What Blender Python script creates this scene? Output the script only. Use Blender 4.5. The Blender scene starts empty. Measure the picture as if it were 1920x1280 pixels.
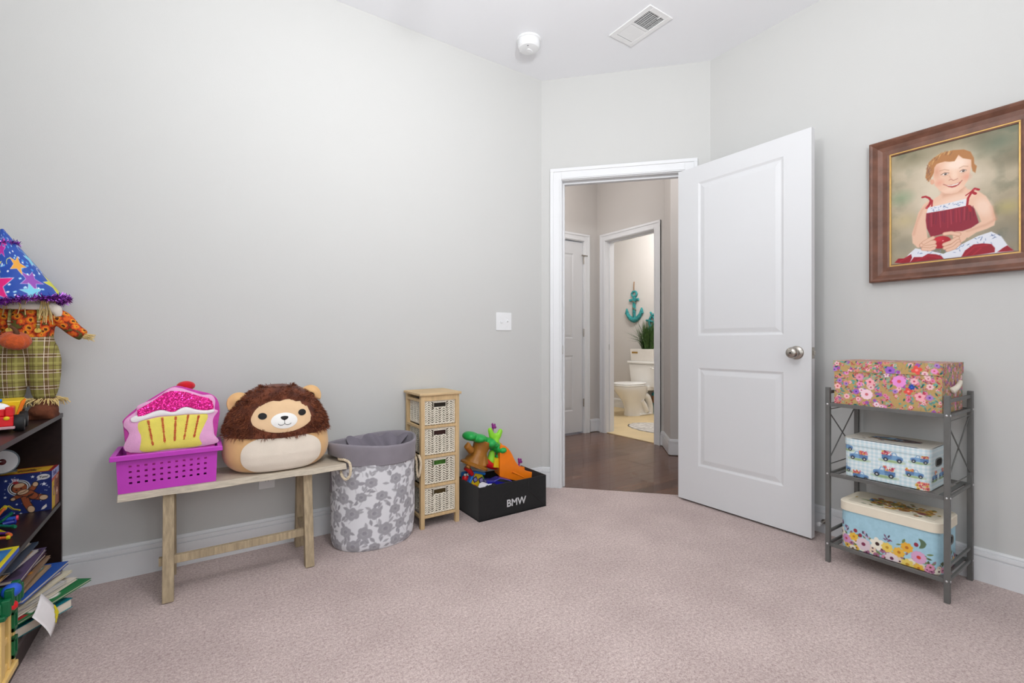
import bpy, bmesh, math, random
import numpy as np
from mathutils import Vector, Matrix

# ------------------------------------------------------------------ camera, world, lights, exposure
scene = bpy.context.scene
COL = scene.collection
FPX = 876.0                      # focal length in pixels of the 1920 wide frame
CAM_H = 0.98
YAW = math.radians(56.13)        # camera heading measured from the +X axis
US, UC = math.sin(YAW), math.cos(YAW)

cam_data = bpy.data.cameras.new('camera')
cam_data.sensor_width = 36.0
cam_data.lens = 36.0 * FPX / 1920.0
cam_data.clip_start = 0.02
cam = bpy.data.objects.new('camera', cam_data)
cam.location = (0, 0, CAM_H)
cam.rotation_euler = (math.pi / 2, 0, YAW - math.pi / 2)
COL.objects.link(cam)
scene.camera = cam

world = bpy.data.worlds.new('world')
scene.world = world
world.use_nodes = True
world.node_tree.nodes['Background'].inputs[0].default_value = (0.75, 0.85, 1.0, 1)
world.node_tree.nodes['Background'].inputs[1].default_value = 0.6

scene.view_settings.view_transform = 'Standard'
scene.view_settings.look = 'None'
scene.view_settings.gamma = 1.0
scene.view_settings.use_curve_mapping = False
scene.view_settings.exposure = 0.0


def area_light(name, loc, rot, sx, sy, power, color=(1, 1, 1), spread=math.pi):
    d = bpy.data.lights.new(name, 'AREA')
    d.shape = 'RECTANGLE'
    d.size, d.size_y = sx, sy
    d.energy = power
    d.color = color
    d.spread = spread
    o = bpy.data.objects.new(name, d)
    o.location = loc
    o.rotation_euler = rot
    COL.objects.link(o)
    return o


def point_light(name, loc, power, radius, color=(1, 1, 1)):
    d = bpy.data.lights.new(name, 'POINT')
    d.energy = power
    d.shadow_soft_size = radius
    d.color = color
    o = bpy.data.objects.new(name, d)
    o.location = loc
    COL.objects.link(o)
    return o


FILL_SPOT = 200
# daylight entering by the two windows behind the camera
area_light('daylight_south', (0.25, -0.90, 1.55), (math.radians(90), 0, 0), 1.5, 1.3, 18, (0.95, 0.98, 1.0))
area_light('daylight_west', (-0.70, 0.25, 1.5), (math.radians(90), 0, math.radians(-90)), 1.1, 1.3, 8, (0.95, 0.98, 1.0))
# the bedroom's pendant and an added fill spot, the hall lamp with an added fill, the bathroom lamp
point_light('bedroom_bulb', (0.55, 0.90, 2.13), 25, 0.10, (0.985, 0.99, 1.0))
sd = bpy.data.lights.new('added_fill_spot', 'SPOT')  # no known lamp of the room: added to brighten ceiling and upper walls
sd.energy, sd.spot_size, sd.spot_blend, sd.shadow_soft_size, sd.color = FILL_SPOT, math.radians(130), 1.0, 0.10, (0.985, 0.995, 1.0)
so_ = bpy.data.objects.new('added_fill_spot', sd)
so_.location = (0.15, -0.60, 1.72)
so_.rotation_euler = Vector((0.85, 1.55, 1.75)).to_track_quat('-Z', 'Y').to_euler()
COL.objects.link(so_)
point_light('hall_bulb', (2.55, 3.2, 2.50), 13, 0.12, (1.0, 0.94, 0.9))
point_light('hall_fill', (3.05, 2.05, 2.40), 7, 0.12, (1.0, 0.97, 0.97))  # added without a fixture to brighten the right side of the hall
point_light('bath_bulb', (4.45, 3.6, 2.45), 48, 0.15, (1.0, 0.975, 0.95))

# ------------------------------------------------------------------ helpers
PI = math.pi
rnd = random.Random(7)


def at(px, py, Y):
    """point of the vertical plane y = Y that lies on the line of sight of a pixel of the 1920 x 1280 frame"""
    r = (px - 960) / FPX
    X = Y * (US * r + UC) / (US - UC * r)
    Z = UC * X + US * Y
    return Vector((X, Y, CAM_H - (py - 640) / FPX * Z))


def at_x(px, py, X):
    r = (px - 960) / FPX
    Y = X * (US - UC * r) / (US * r + UC)
    Z = UC * X + US * Y
    return Vector((X, Y, CAM_H - (py - 640) / FPX * Z))


def s2l(c):
    return c / 12.92 if c <= 0.04045 else ((c + 0.055) / 1.055) ** 2.4


def lin(c):
    return tuple(s2l(x / 255.0) for x in c)


def s2l_arr(a):
    return np.where(a <= 0.04045, a / 12.92, ((np.maximum(a, 0) + 0.055) / 1.055) ** 2.4)


MATS = {}


def mk(name, col, rough=0.6, metal=0.0, var=0.0, vscale=25.0, bump=0.0, bscale=150.0, stretch=(1, 1, 1), col2=None,
       coat=0.0, sheen=0.0, spec=0.4, detail=4.0, transmission=0.0):
    m = bpy.data.materials.new(name)
    m.use_nodes = True
    nt = m.node_tree
    b = nt.nodes['Principled BSDF']
    c = lin(col) + (1,)
    b.inputs['Base Color'].default_value = c
    b.inputs['Roughness'].default_value = rough
    b.inputs['Metallic'].default_value = metal
    b.inputs['Specular IOR Level'].default_value = spec
    b.inputs['Coat Weight'].default_value = coat
    b.inputs['Sheen Weight'].default_value = sheen
    b.inputs['Transmission Weight'].default_value = transmission
    tc = mp = None
    if var or col2 or bump:
        tc = nt.nodes.new('ShaderNodeTexCoord')
        mp = nt.nodes.new('ShaderNodeMapping')
        mp.inputs['Scale'].default_value = stretch
        nt.links.new(tc.outputs['Object'], mp.inputs['Vector'])
    if var or col2:
        nz = nt.nodes.new('ShaderNodeTexNoise')
        nz.inputs['Scale'].default_value = vscale
        nz.inputs['Detail'].default_value = detail
        nt.links.new(mp.outputs[0], nz.inputs['Vector'])
        rp = nt.nodes.new('ShaderNodeValToRGB')
        lo = lin(col2) if col2 else tuple(x * (1 - var) for x in c[:3])
        hi = c[:3] if col2 else tuple(min(1, x * (1 + var)) for x in c[:3])
        rp.color_ramp.elements[0].position = 0.32
        rp.color_ramp.elements[1].position = 0.68
        rp.color_ramp.elements[0].color = lo + (1,)
        rp.color_ramp.elements[1].color = hi + (1,)
        nt.links.new(nz.outputs['Fac'], rp.inputs['Fac'])
        nt.links.new(rp.outputs['Color'], b.inputs['Base Color'])
    if bump:
        nb = nt.nodes.new('ShaderNodeTexNoise')
        nb.inputs['Scale'].default_value = bscale
        nb.inputs['Detail'].default_value = 3
        nt.links.new(mp.outputs[0], nb.inputs['Vector'])
        bp = nt.nodes.new('ShaderNodeBump')
        bp.inputs['Strength'].default_value = bump
        bp.inputs['Distance'].default_value = 0.01
        nt.links.new(nb.outputs['Fac'], bp.inputs['Height'])
        nt.links.new(bp.outputs['Normal'], b.inputs['Normal'])
    MATS[name] = m
    return m


def mk_print(name, rough=0.6, bump=0.0, bscale=300, sheen=0.0, coat=0.0):
    """material of a printed or dyed surface: colour comes from the colour attribute of the mesh"""
    m = mk(name, (200, 200, 200), rough, bump=bump, bscale=bscale, sheen=sheen, coat=coat)
    nt = m.node_tree
    a = nt.nodes.new('ShaderNodeVertexColor')
    a.layer_name = 'Col'
    nt.links.new(a.outputs['Color'], nt.nodes['Principled BSDF'].inputs['Base Color'])
    return m


def setp(o, label=None, cat=None, group=None, kind=None):
    if label: o['label'] = label
    if cat: o['category'] = cat
    if group: o['group'] = group
    if kind: o['kind'] = kind
    return o


def thing(name, label, cat, loc=(0, 0, 0), rz=0.0, group=None):
    o = bpy.data.objects.new(name, None)
    o.empty_display_size = 0.05
    COL.objects.link(o)
    o.location = loc
    o.rotation_euler = (0, 0, rz)
    return setp(o, label, cat, group)


class MB:
    """collects shapes and links them as ONE mesh object"""

    def __init__(s):
        s.v, s.f = [], []

    def add(s, vs, fs, M=None):
        o = len(s.v)
        if M is not None:
            vs = [M @ Vector(p) for p in vs]
        s.v.extend([tuple(p) for p in vs])
        s.f.extend([tuple(i + o for i in f) for f in fs])
        return s

    def box(s, x0, y0, z0, x1, y1, z1, M=None):
        vs = [(x0, y0, z0), (x1, y0, z0), (x1, y1, z0), (x0, y1, z0), (x0, y0, z1), (x1, y0, z1), (x1, y1, z1), (x0, y1, z1)]
        return s.add(vs, [(3, 2, 1, 0), (4, 5, 6, 7), (0, 1, 5, 4), (1, 2, 6, 5), (2, 3, 7, 6), (3, 0, 4, 7)], M)

    def frustum(s, a, b, M=None):
        """two rectangles (x0,y0,x1,y1,z) joined"""
        vs = [(a[0], a[1], a[4]), (a[2], a[1], a[4]), (a[2], a[3], a[4]), (a[0], a[3], a[4]),
              (b[0], b[1], b[4]), (b[2], b[1], b[4]), (b[2], b[3], b[4]), (b[0], b[3], b[4])]
        return s.add(vs, [(3, 2, 1, 0), (4, 5, 6, 7), (0, 1, 5, 4), (1, 2, 6, 5), (2, 3, 7, 6), (3, 0, 4, 7)], M)

    def beam(s, p0, p1, w, t, up=(0, 0, 1)):
        p0, p1 = Vector(p0), Vector(p1)
        d = (p1 - p0).normalized()
        u = Vector(up)
        if abs(d.dot(u)) > 0.98:
            u = Vector((1, 0, 0))
        sx = d.cross(u).normalized()
        sy = sx.cross(d).normalized()
        vs = []
        for p in (p0, p1):
            for a, b in ((-1, -1), (1, -1), (1, 1), (-1, 1)):
                vs.append(p + sx * (a * w / 2) + sy * (b * t / 2))
        return s.add(vs, [(0, 1, 2, 3), (7, 6, 5, 4), (0, 4, 5, 1), (1, 5, 6, 2), (2, 6, 7, 3), (3, 7, 4, 0)])

    def tube(s, pts, r, n=8, closed=False, caps=True, flat=1.0):
        pts = [Vector(p) for p in pts]
        m = len(pts)
        rs = r if isinstance(r, (list, tuple)) else [r] * m
        vs, prev = [], None
        for i, p in enumerate(pts):
            a = pts[(i - 1) % m] if (closed or i > 0) else p
            b = pts[(i + 1) % m] if (closed or i < m - 1) else p
            d = (b - a)
            d = d.normalized() if d.length > 1e-9 else Vector((0, 0, 1))
            if prev is None:
                u = Vector((0, 0, 1)) if abs(d.z) < 0.9 else Vector((1, 0, 0))
                sx = d.cross(u).normalized()
            else:
                sx = (prev - d * prev.dot(d))
                sx = sx.normalized() if sx.length > 1e-6 else d.cross(Vector((0.3, 1, 0.2))).normalized()
            prev = sx
            sy = d.cross(sx)
            for k in range(n):
                t = 2 * PI * k / n
                vs.append(p + (sx * math.cos(t) + sy * math.sin(t) * flat) * rs[i])
        fs = []
        for i in range(m if closed else m - 1):
            j = (i + 1) % m
            for k in range(n):
                l = (k + 1) % n
                fs.append((i * n + k, i * n + l, j * n + l, j * n + k))
        if caps and not closed:
            fs.append(tuple(reversed(range(n))))
            fs.append(tuple((m - 1) * n + k for k in range(n)))
        return s.add(vs, fs)

    def lathe(s, prof, n=24, c=(0, 0, 0), sx=1.0, sy=1.0, M=None, caps=True):
        vs, fs = [], []
        for r, z in prof:
            for k in range(n):
                t = 2 * PI * k / n
                vs.append((c[0] + r * sx * math.cos(t), c[1] + r * sy * math.sin(t), c[2] + z))
        for i in range(len(prof) - 1):
            for k in range(n):
                l = (k + 1) % n
                fs.append((i * n + k, i * n + l, (i + 1) * n + l, (i + 1) * n + k))
        if caps:
            fs.append(tuple(reversed(range(n))))
            fs.append(tuple((len(prof) - 1) * n + k for k in range(n)))
        return s.add(vs, fs, M)

    def sphere(s, c, r, nu=16, nv=10, M=None):
        if not isinstance(r, (list, tuple)):
            r = (r, r, r)
        vs, fs = [(0, 0, -1)], []
        for j in range(1, nv):
            a = -PI / 2 + PI * j / nv
            for k in range(nu):
                t = 2 * PI * k / nu
                vs.append((math.cos(a) * math.cos(t), math.cos(a) * math.sin(t), math.sin(a)))
        vs.append((0, 0, 1))
        for k in range(nu):
            l = (k + 1) % nu
            fs.append((0, 1 + l, 1 + k))
            for j in range(nv - 2):
                fs.append((1 + j * nu + k, 1 + j * nu + l, 1 + (j + 1) * nu + l, 1 + (j + 1) * nu + k))
            fs.append((1 + (nv - 2) * nu + k, 1 + (nv - 2) * nu + l, len(vs) - 1))
        R = M or Matrix.Identity(4)
        vs = [R @ Vector((p[0] * r[0], p[1] * r[1], p[2] * r[2])) + Vector(c) for p in vs]
        return s.add(vs, fs)

    def prism(s, poly, d0, d1, axis='z', M=None):
        """polygon extruded along an axis: z -> poly is (x,y); y -> (x,z); x -> (y,z)"""
        def P(a, b, d):
            return {'z': (a, b, d), 'y': (a, d, b), 'x': (d, a, b)}[axis]
        n = len(poly)
        vs = [P(a, b, d0) for a, b in poly] + [P(a, b, d1) for a, b in poly]
        fs = [tuple(reversed(range(n))), tuple(range(n, 2 * n))]
        for i in range(n):
            j = (i + 1) % n
            fs.append((i, j, n + j, n + i))
        return s.add(vs, fs, M)

    def build(s, name, mat, parent=None, loc=None, rot=None, smooth=False, bevel=0.0, seg=2, subsurf=0, angle=None):
        me = bpy.data.meshes.new(name)
        me.from_pydata(s.v, [], s.f)
        bm = bmesh.new()
        bm.from_mesh(me)
        bmesh.ops.recalc_face_normals(bm, faces=bm.faces)
        bm.to_mesh(me)
        bm.free()
        if smooth:
            me.polygons.foreach_set('use_smooth', [True] * len(me.polygons))
            if angle:
                me.set_sharp_from_angle(angle=math.radians(angle))
        me.materials.append(mat)
        o = bpy.data.objects.new(name, me)
        COL.objects.link(o)
        if parent: o.parent = parent
        if loc is not None: o.location = loc
        if rot is not None: o.rotation_euler = rot
        if bevel:
            b = o.modifiers.new('bevel', 'BEVEL')
            b.width, b.segments, b.limit_method = bevel, seg, 'ANGLE'
            b.angle_limit = math.radians(35)
        if subsurf:
            b = o.modifiers.new('sub', 'SUBSURF')
            b.levels = b.render_levels = subsurf
        return o


def remesh(o, voxel, smooth_it=6):
    r = o.modifiers.new('remesh', 'REMESH')
    r.mode, r.voxel_size, r.use_smooth_shade = 'VOXEL', voxel, True
    if smooth_it:
        s = o.modifiers.new('smooth', 'SMOOTH')
        s.iterations, s.factor = smooth_it, 0.5
    return o


def pgrid(name, X, Y, Z, C, mat, parent=None, closed=False, smooth=True, mask=None):
    """grid surface with a printed colour per vertex (C in sRGB 0..255)"""
    nv, nu = X.shape
    co = np.stack([X, Y, Z], -1).reshape(-1, 3).astype(np.float32)
    idx = np.arange(nv * nu).reshape(nv, nu)
    a, b = idx[:-1, :-1], idx[:-1, 1:]
    c, d = idx[1:, 1:], idx[1:, :-1]
    q = np.stack([a, b, c, d], -1).reshape(-1, 4)
    if closed:
        q2 = np.stack([idx[:-1, -1], idx[:-1, 0], idx[1:, 0], idx[1:, -1]], -1)
        q = np.concatenate([q, q2])
    me = bpy.data.meshes.new(name)
    me.vertices.add(len(co))
    me.vertices.foreach_set('co', co.ravel())
    me.loops.add(q.size)
    me.loops.foreach_set('vertex_index', q.ravel().astype(np.int32))
    me.polygons.add(len(q))
    me.polygons.foreach_set('loop_start', np.arange(0, q.size, 4, dtype=np.int32))
    me.polygons.foreach_set('use_smooth', np.full(len(q), smooth))
    me.update(calc_edges=True)
    at_ = me.color_attributes.new('Col', 'FLOAT_COLOR', 'POINT')
    rgba = np.ones((nv * nu, 4), np.float32)
    rgba[:, :3] = s2l_arr(np.clip(C.reshape(-1, 3) / 255.0, 0, 1))
    at_.data.foreach_set('color', rgba.ravel())
    me.materials.append(mat)
    o = bpy.data.objects.new(name, me)
    COL.objects.link(o)
    if parent: o.parent = parent
    return o


class Canvas:
    """flat print, drawn in plane units (u right, v up) on a regular grid"""

    def __init__(s, w, h, step, base):
        s.nu, s.nv = max(2, int(round(w / step)) + 1), max(2, int(round(h / step)) + 1)
        s.u, s.v = np.linspace(0, w, s.nu), np.linspace(0, h, s.nv)
        s.w, s.h, s.step = w, h, step
        s.C = np.empty((s.nv, s.nu, 3))
        s.C[:] = base
        s.U, s.V = np.meshgrid(s.u, s.v)

    def win(s, x0, y0, x1, y1):
        i0, i1 = np.searchsorted(s.u, x0), np.searchsorted(s.u, x1)
        j0, j1 = np.searchsorted(s.v, y0), np.searchsorted(s.v, y1)
        return slice(max(0, j0 - 1), j1 + 1), slice(max(0, i0 - 1), i1 + 1)

    def put(s, w, m, col):
        s.C[w] = s.C[w] * (1 - m[..., None]) + np.array(col, float) * m[..., None]

    def ell(s, cx, cy, rx, ry, col, rot=0.0, soft=None, alpha=1.0):
        soft = soft or s.step * 1.2
        R = max(rx, ry) + soft
        w = s.win(cx - R, cy - R, cx + R, cy + R)
        x, y = s.U[w] - cx, s.V[w] - cy
        if x.size == 0: return
        c, n = math.cos(rot), math.sin(rot)
        d = (np.sqrt(((x * c + y * n) / rx) ** 2 + ((-x * n + y * c) / ry) ** 2) - 1) * min(rx, ry)
        s.put(w, np.clip(0.5 - d / soft, 0, 1) * alpha, col)

    def dist_line(s, w, pts):
        x, y = s.U[w], s.V[w]
        best = np.full(x.shape, 1e9)
        for (ax, ay), (bx, by) in zip(pts[:-1], pts[1:]):
            dx, dy = bx - ax, by - ay
            L = dx * dx + dy * dy + 1e-12
            t = np.clip(((x - ax) * dx + (y - ay) * dy) / L, 0, 1)
            best = np.minimum(best, (x - ax - t * dx) ** 2 + (y - ay - t * dy) ** 2)
        return np.sqrt(best)

    def line(s, pts, wd, col, soft=None, alpha=1.0):
        soft = soft or s.step * 1.2
        xs, ys = [p[0] for p in pts], [p[1] for p in pts]
        R = wd + soft
        w = s.win(min(xs) - R, min(ys) - R, max(xs) + R, max(ys) + R)
        if s.U[w].size == 0: return
        d = s.dist_line(w, pts) - wd / 2
        s.put(w, np.clip(0.5 - d / soft, 0, 1) * alpha, col)

    def poly(s, pts, col, soft=None, alpha=1.0):
        soft = soft or s.step * 1.2
        xs, ys = [p[0] for p in pts], [p[1] for p in pts]
        w = s.win(min(xs) - soft, min(ys) - soft, max(xs) + soft, max(ys) + soft)
        x, y = s.U[w], s.V[w]
        if x.size == 0: return
        ins = np.zeros(x.shape, bool)
        n = len(pts)
        for i in range(n):
            (ax, ay), (bx, by) = pts[i], pts[(i + 1) % n]
            if ay == by: continue
            ins ^= ((ay > y) != (by > y)) & (x < (bx - ax) * (y - ay) / (by - ay) + ax)
        d = s.dist_line(w, list(pts) + [pts[0]])
        d = np.where(ins, -d, d)
        s.put(w, np.clip(0.5 - d / soft, 0, 1) * alpha, col)

    def flower(s, cx, cy, r, n, col, cc, rot=0.0, col2=None, wide=0.42):
        for k in range(n):
            t = rot + 2 * PI * k / n
            s.ell(cx + math.cos(t) * r * 0.55, cy + math.sin(t) * r * 0.55, r * 0.46, r * wide, col2 if (col2 and k % 2) else col, t)
        s.ell(cx, cy, r * 0.27, r * 0.27, cc)

    def leaf(s, cx, cy, l, wd, rot, col, vein=None):
        pts = []
        for k in range(9):
            t = k / 8
            pts.append((t - 0.5, math.sin(PI * t) ** 0.8 * 0.5))
        for k in range(7, 0, -1):
            t = k / 8
            pts.append((t - 0.5, -math.sin(PI * t) ** 0.8 * 0.5))
        c, n = math.cos(rot), math.sin(rot)
        s.poly([(cx + a * l * c - b * wd * n, cy + a * l * n + b * wd * c) for a, b in pts], col)
        if vein:
            s.line([(cx - l / 2 * c, cy - l / 2 * n), (cx + l / 2 * c, cy + l / 2 * n)], s.step * 0.8, vein)

    def star(s, cx, cy, r, col, rot=0.0, inner=0.42, n=5):
        s.poly([(cx + math.cos(rot + PI * k / n) * (r if k % 2 == 0 else r * inner),
                 cy + math.sin(rot + PI * k / n) * (r if k % 2 == 0 else r * inner)) for k in range(2 * n)], col)

    def fbm(s, scale, seed, octaves=4):
        g = np.random.RandomState(seed)
        out, amp, tot = np.zeros(s.U.shape), 1.0, 0.0
        for o in range(octaves):
            n = 64
            lat = g.rand(n, n)
            x, y = s.U * scale * 2 ** o + 7.3, s.V * scale * 2 ** o + 3.1
            ix, iy = np.floor(x).astype(int), np.floor(y).astype(int)
            fx, fy = x - ix, y - iy
            fx, fy = fx * fx * (3 - 2 * fx), fy * fy * (3 - 2 * fy)
            a, b = lat[iy % n, ix % n], lat[iy % n, (ix + 1) % n]
            c, d = lat[(iy + 1) % n, ix % n], lat[(iy + 1) % n, (ix + 1) % n]
            out += amp * (a * (1 - fx) * (1 - fy) + b * fx * (1 - fy) + c * (1 - fx) * fy + d * fx * fy)
            tot += amp
            amp *= 0.5
        return out / tot


def homography(quad, w, h):
    """quad: pixel corners (top-left, top-right, bottom-right, bottom-left) -> function pixel -> plane (u, v up)"""
    dst = [(0, h), (w, h), (w, 0), (0, 0)]
    A, B = [], []
    for (x, y), (u, v) in zip(quad, dst):
        A.append([x, y, 1, 0, 0, 0, -u * x, -u * y]); B.append(u)
        A.append([0, 0, 0, x, y, 1, -v * x, -v * y]); B.append(v)
    H = np.append(np.linalg.solve(np.array(A, float), np.array(B, float)), 1).reshape(3, 3)

    def f(x, y):
        q = H @ np.array([x, y, 1.0])
        return (q[0] / q[2], q[1] / q[2])
    return f


def text_mesh(name, body, size, mat, parent, M, depth=0.0006, bold=0.0, shear=0.0, align='CENTER'):
    c = bpy.data.curves.new('tmp_text', 'FONT')
    c.body, c.size, c.extrude, c.offset, c.shear = body, size, depth, bold, shear
    c.align_x, c.align_y = align, 'CENTER'
    t = bpy.data.objects.new('tmp_text', c)
    COL.objects.link(t)
    dg = bpy.context.evaluated_depsgraph_get()
    me = bpy.data.meshes.new_from_object(t.evaluated_get(dg))
    bpy.data.objects.remove(t)
    bpy.data.curves.remove(c)
    me.name = name
    me.transform(M)
    me.materials.clear()
    me.materials.append(mat)
    o = bpy.data.objects.new(name, me)
    COL.objects.link(o)
    if parent: o.parent = parent
    return o


def basis(right, up, origin):
    r, u = Vector(right).normalized(), Vector(up).normalized()
    n = r.cross(u)
    M = Matrix(((r.x, u.x, n.x, origin[0]), (r.y, u.y, n.y, origin[1]), (r.z, u.z, n.z, origin[2]), (0, 0, 0, 1)))
    return M


def text_meshes_update():
    bpy.context.view_layer.update()

# ------------------------------------------------------------------ materials of the shell
def carpet_material():
    m = bpy.data.materials.new('carpet')
    m.use_nodes = True
    nt = m.node_tree
    b = nt.nodes['Principled BSDF']
    b.inputs['Roughness'].default_value = 1.0
    b.inputs['Specular IOR Level'].default_value = 0.05
    b.inputs['Sheen Weight'].default_value = 0.15
    tc = nt.nodes.new('ShaderNodeTexCoord')

    def noise(scale, detail, rough=0.6):
        n = nt.nodes.new('ShaderNodeTexNoise')
        n.inputs['Scale'].default_value = scale
        n.inputs['Detail'].default_value = detail
        n.inputs['Roughness'].default_value = rough
        nt.links.new(tc.outputs['Object'], n.inputs['Vector'])
        return n
    fine, tuft, wide = noise(210, 2), noise(95, 3, 0.7), noise(3.2, 3)
    r1 = nt.nodes.new('ShaderNodeValToRGB')
    r1.color_ramp.elements[0].position, r1.color_ramp.elements[1].position = 0.36, 0.62
    r1.color_ramp.elements[0].color = lin((168, 146, 142)) + (1,)
    r1.color_ramp.elements[1].color = lin((222, 205, 200)) + (1,)
    mx = nt.nodes.new('ShaderNodeMath'); mx.operation = 'ADD'
    h1 = nt.nodes.new('ShaderNodeMath'); h1.operation = 'MULTIPLY'; h1.inputs[1].default_value = 0.45
    h2 = nt.nodes.new('ShaderNodeMath'); h2.operation = 'MULTIPLY'; h2.inputs[1].default_value = 0.55
    nt.links.new(fine.outputs['Fac'], h1.inputs[0]); nt.links.new(tuft.outputs['Fac'], h2.inputs[0])
    nt.links.new(h1.outputs[0], mx.inputs[0]); nt.links.new(h2.outputs[0], mx.inputs[1])
    nt.links.new(mx.outputs[0], r1.inputs['Fac'])
    r2 = nt.nodes.new('ShaderNodeValToRGB')
    r2.color_ramp.elements[0].position, r2.color_ramp.elements[1].position = 0.35, 0.65
    r2.color_ramp.elements[0].color = (0.86, 0.85, 0.85, 1)
    r2.color_ramp.elements[1].color = (1, 1, 1, 1)
    nt.links.new(wide.outputs['Fac'], r2.inputs['Fac'])
    mul = nt.nodes.new('ShaderNodeMix'); mul.data_type = 'RGBA'; mul.blend_type = 'MULTIPLY'; mul.inputs[0].default_value = 1.0
    nt.links.new(r1.outputs['Color'], mul.inputs[6]); nt.links.new(r2.outputs['Color'], mul.inputs[7])
    nt.links.new(mul.outputs[2], b.inputs['Base Color'])
    bp = nt.nodes.new('ShaderNodeBump'); bp.inputs['Strength'].default_value = 0.55; bp.inputs['Distance'].default_value = 0.010
    nt.links.new(mx.outputs[0], bp.inputs['Height']); nt.links.new(bp.outputs['Normal'], b.inputs['Normal'])
    return m


M_CARPET = carpet_material()
M_WALL = mk('wall_paint', (206, 206, 204), 0.85, bump=0.04, bscale=260, spec=0.25)
M_CEIL = mk('ceiling_paint', (242, 243, 246), 0.9, bump=0.05, bscale=220, spec=0.2)
M_TRIM = mk('trim_paint', (230, 231, 233), 0.38, bump=0.015, bscale=60, spec=0.45)
M_DOOR = mk('door_paint', (222, 223, 225), 0.42, bump=0.02, bscale=90, stretch=(1, 1, 0.1), spec=0.45)
M_NICKEL = mk('brushed_nickel', (178, 172, 164), 0.28, 1.0, var=0.08, vscale=60)
M_DARKGAP = mk('dark_slot', (40, 38, 36), 0.8, var=0.05)
M_HALLWALL = mk('hall_wall_paint', (206, 202, 198), 0.85, bump=0.04, bscale=260, spec=0.25)
M_BATHFLOOR = mk('bath_tile', (214, 192, 150), 0.45, var=0.06, vscale=5, bump=0.02, bscale=12)
M_GLASS = mk('window_glass', (235, 245, 250), 0.03, transmission=1.0, bump=0.01, bscale=3)

H_CEIL = 2.743
X_W, X_E, Y_N, Y_S = -0.745, 2.67, 2.515, -0.95
A2, B2 = Vector((1.927, 2.515)), Vector((2.67, 1.742))
DD = (B2 - A2).normalized()                 # along the diagonal wall, towards the east wall
DN = Vector((-DD.y, DD.x))                  # its outward normal (towards the hall)
if DN.x < 0: DN = -DN
DLEN = (B2 - A2).length


def struct(o):
    o['kind'] = 'structure'
    return o


def dpt(s, n=0.0):
    p = A2 + DD * s + DN * n
    return (p.x, p.y)


# floor of the bedroom, shaped by the cut corner
mb = MB().prism([(X_W - 0.1, Y_S - 0.1), (X_E + 0.1, Y_S - 0.1), (X_E + 0.1, 1.65), dpt(DLEN + 0.02, 0.01), dpt(-0.02, 0.01),
                 (1.9, Y_N + 0.1), (X_W - 0.1, Y_N + 0.1)], -0.06, 0.0)
struct(mb.build('floor', M_CARPET))
# planks of the hall floor
HF = struct(MB().prism([(1.3, 1.7), (3.66, 1.7), (3.66, 3.9), (1.3, 3.9)], -0.08, -0.022).build('floor_hall', M_DARKGAP))
M_PLANK = [mk('dark_oak_%s' % n, c, 0.26, var=0.22, vscale=9, stretch=(0.5, 9, 1), bump=0.06, bscale=30, coat=0.25)
           for n, c in (('brown', (98, 66, 52)), ('deep', (86, 57, 46)), ('warm', (108, 74, 56)))]
pl_me = {}
y = 1.72
row = 0
while y < 3.86:
    x = 1.75 + (row * 0.37) % 0.9 - 0.9
    while x < 3.66:
        L = 0.9
        x0, x1 = max(x, 1.75), min(x + L, 3.655)
        if x1 - x0 > 0.05 and not (x1 < 2.0 and y < 2.5):
            # stay outside the bedroom
            mid = Vector(((x0 + x1) / 2, y + 0.05))
            ok = all((Vector((xx, yy)) - A2).dot(DN) > -0.16 for xx in (x0, x1) for yy in (y, y + 0.1)) or x0 > 2.9
            if not ok:
                # trim the plank at the diagonal wall
                while x0 < x1 - 0.05 and not all((Vector((x0, yy)) - A2).dot(DN) > -0.16 for yy in (y, y + 0.1)):
                    x0 += 0.02
                ok = x1 - x0 > 0.06
            if ok:
                key = (round(x1 - x0, 2), rnd.randrange(3))
                if key not in pl_me:
                    o = MB().box(0, 0.0006, -0.022, key[0] - 0.0012, 0.0994, -0.006).build('plank', M_PLANK[key[1]], HF)
                    pl_me[key] = o.data
                else:
                    o = bpy.data.objects.new('plank', pl_me[key])
                    COL.objects.link(o)
                    o.parent = HF
                o.location = (x0, y, 0)
        x += L
    y += 0.1
    row += 1
struct(MB().prism([(3.66, 2.0), (5.3, 2.0), (5.3, 5.9), (3.66, 5.9)], -0.06, 0.0).build('floor_bath', M_BATHFLOOR))

# walls
HC = H_CEIL
struct(MB().prism([(X_W - 0.1, Y_N), (A2.x, A2.y), dpt(0.0, 0.115), (A2.x - 0.02, Y_N + 0.115), (X_W - 0.1, Y_N + 0.115)], -0.05, HC).build('wall_north', M_WALL))
OP0, OP1, HEAD = 0.141, 0.915, 2.056
mb = MB()
for s0, s1, z0, z1 in ((0, OP0 - 0.012, -0.05, HC), (OP1 + 0.012, DLEN, -0.05, HC), (OP0 - 0.012, OP1 + 0.012, HEAD + 0.012, HC)):
    mb.prism([dpt(s0), dpt(s1), dpt(s1, 0.115), dpt(s0, 0.115)], z0, z1)
struct(mb.build('wall_diagonal', M_WALL))
struct(MB().prism([(X_E, Y_S - 0.1), (X_E + 0.1, Y_S - 0.1), (X_E + 0.1, B2.y + 0.02), (X_E, B2.y)], -0.05, HC).build('wall_east', M_WALL))


def wall_with_window(name, axis, c, t, a0, a1, w0, w1, z0, z1):
    mb = MB()
    for (p0, p1, q0, q1) in ((a0, w0, -0.05, HC), (w1, a1, -0.05, HC), (w0, w1, -0.05, z0), (w0, w1, z1, HC)):
        if axis == 'y':
            mb.box(p0, c, q0, p1, c + t, q1)
        else:
            mb.box(c, p0, q0, c + t, p1, q1)
    return struct(mb.build(name, M_WALL))


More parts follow.
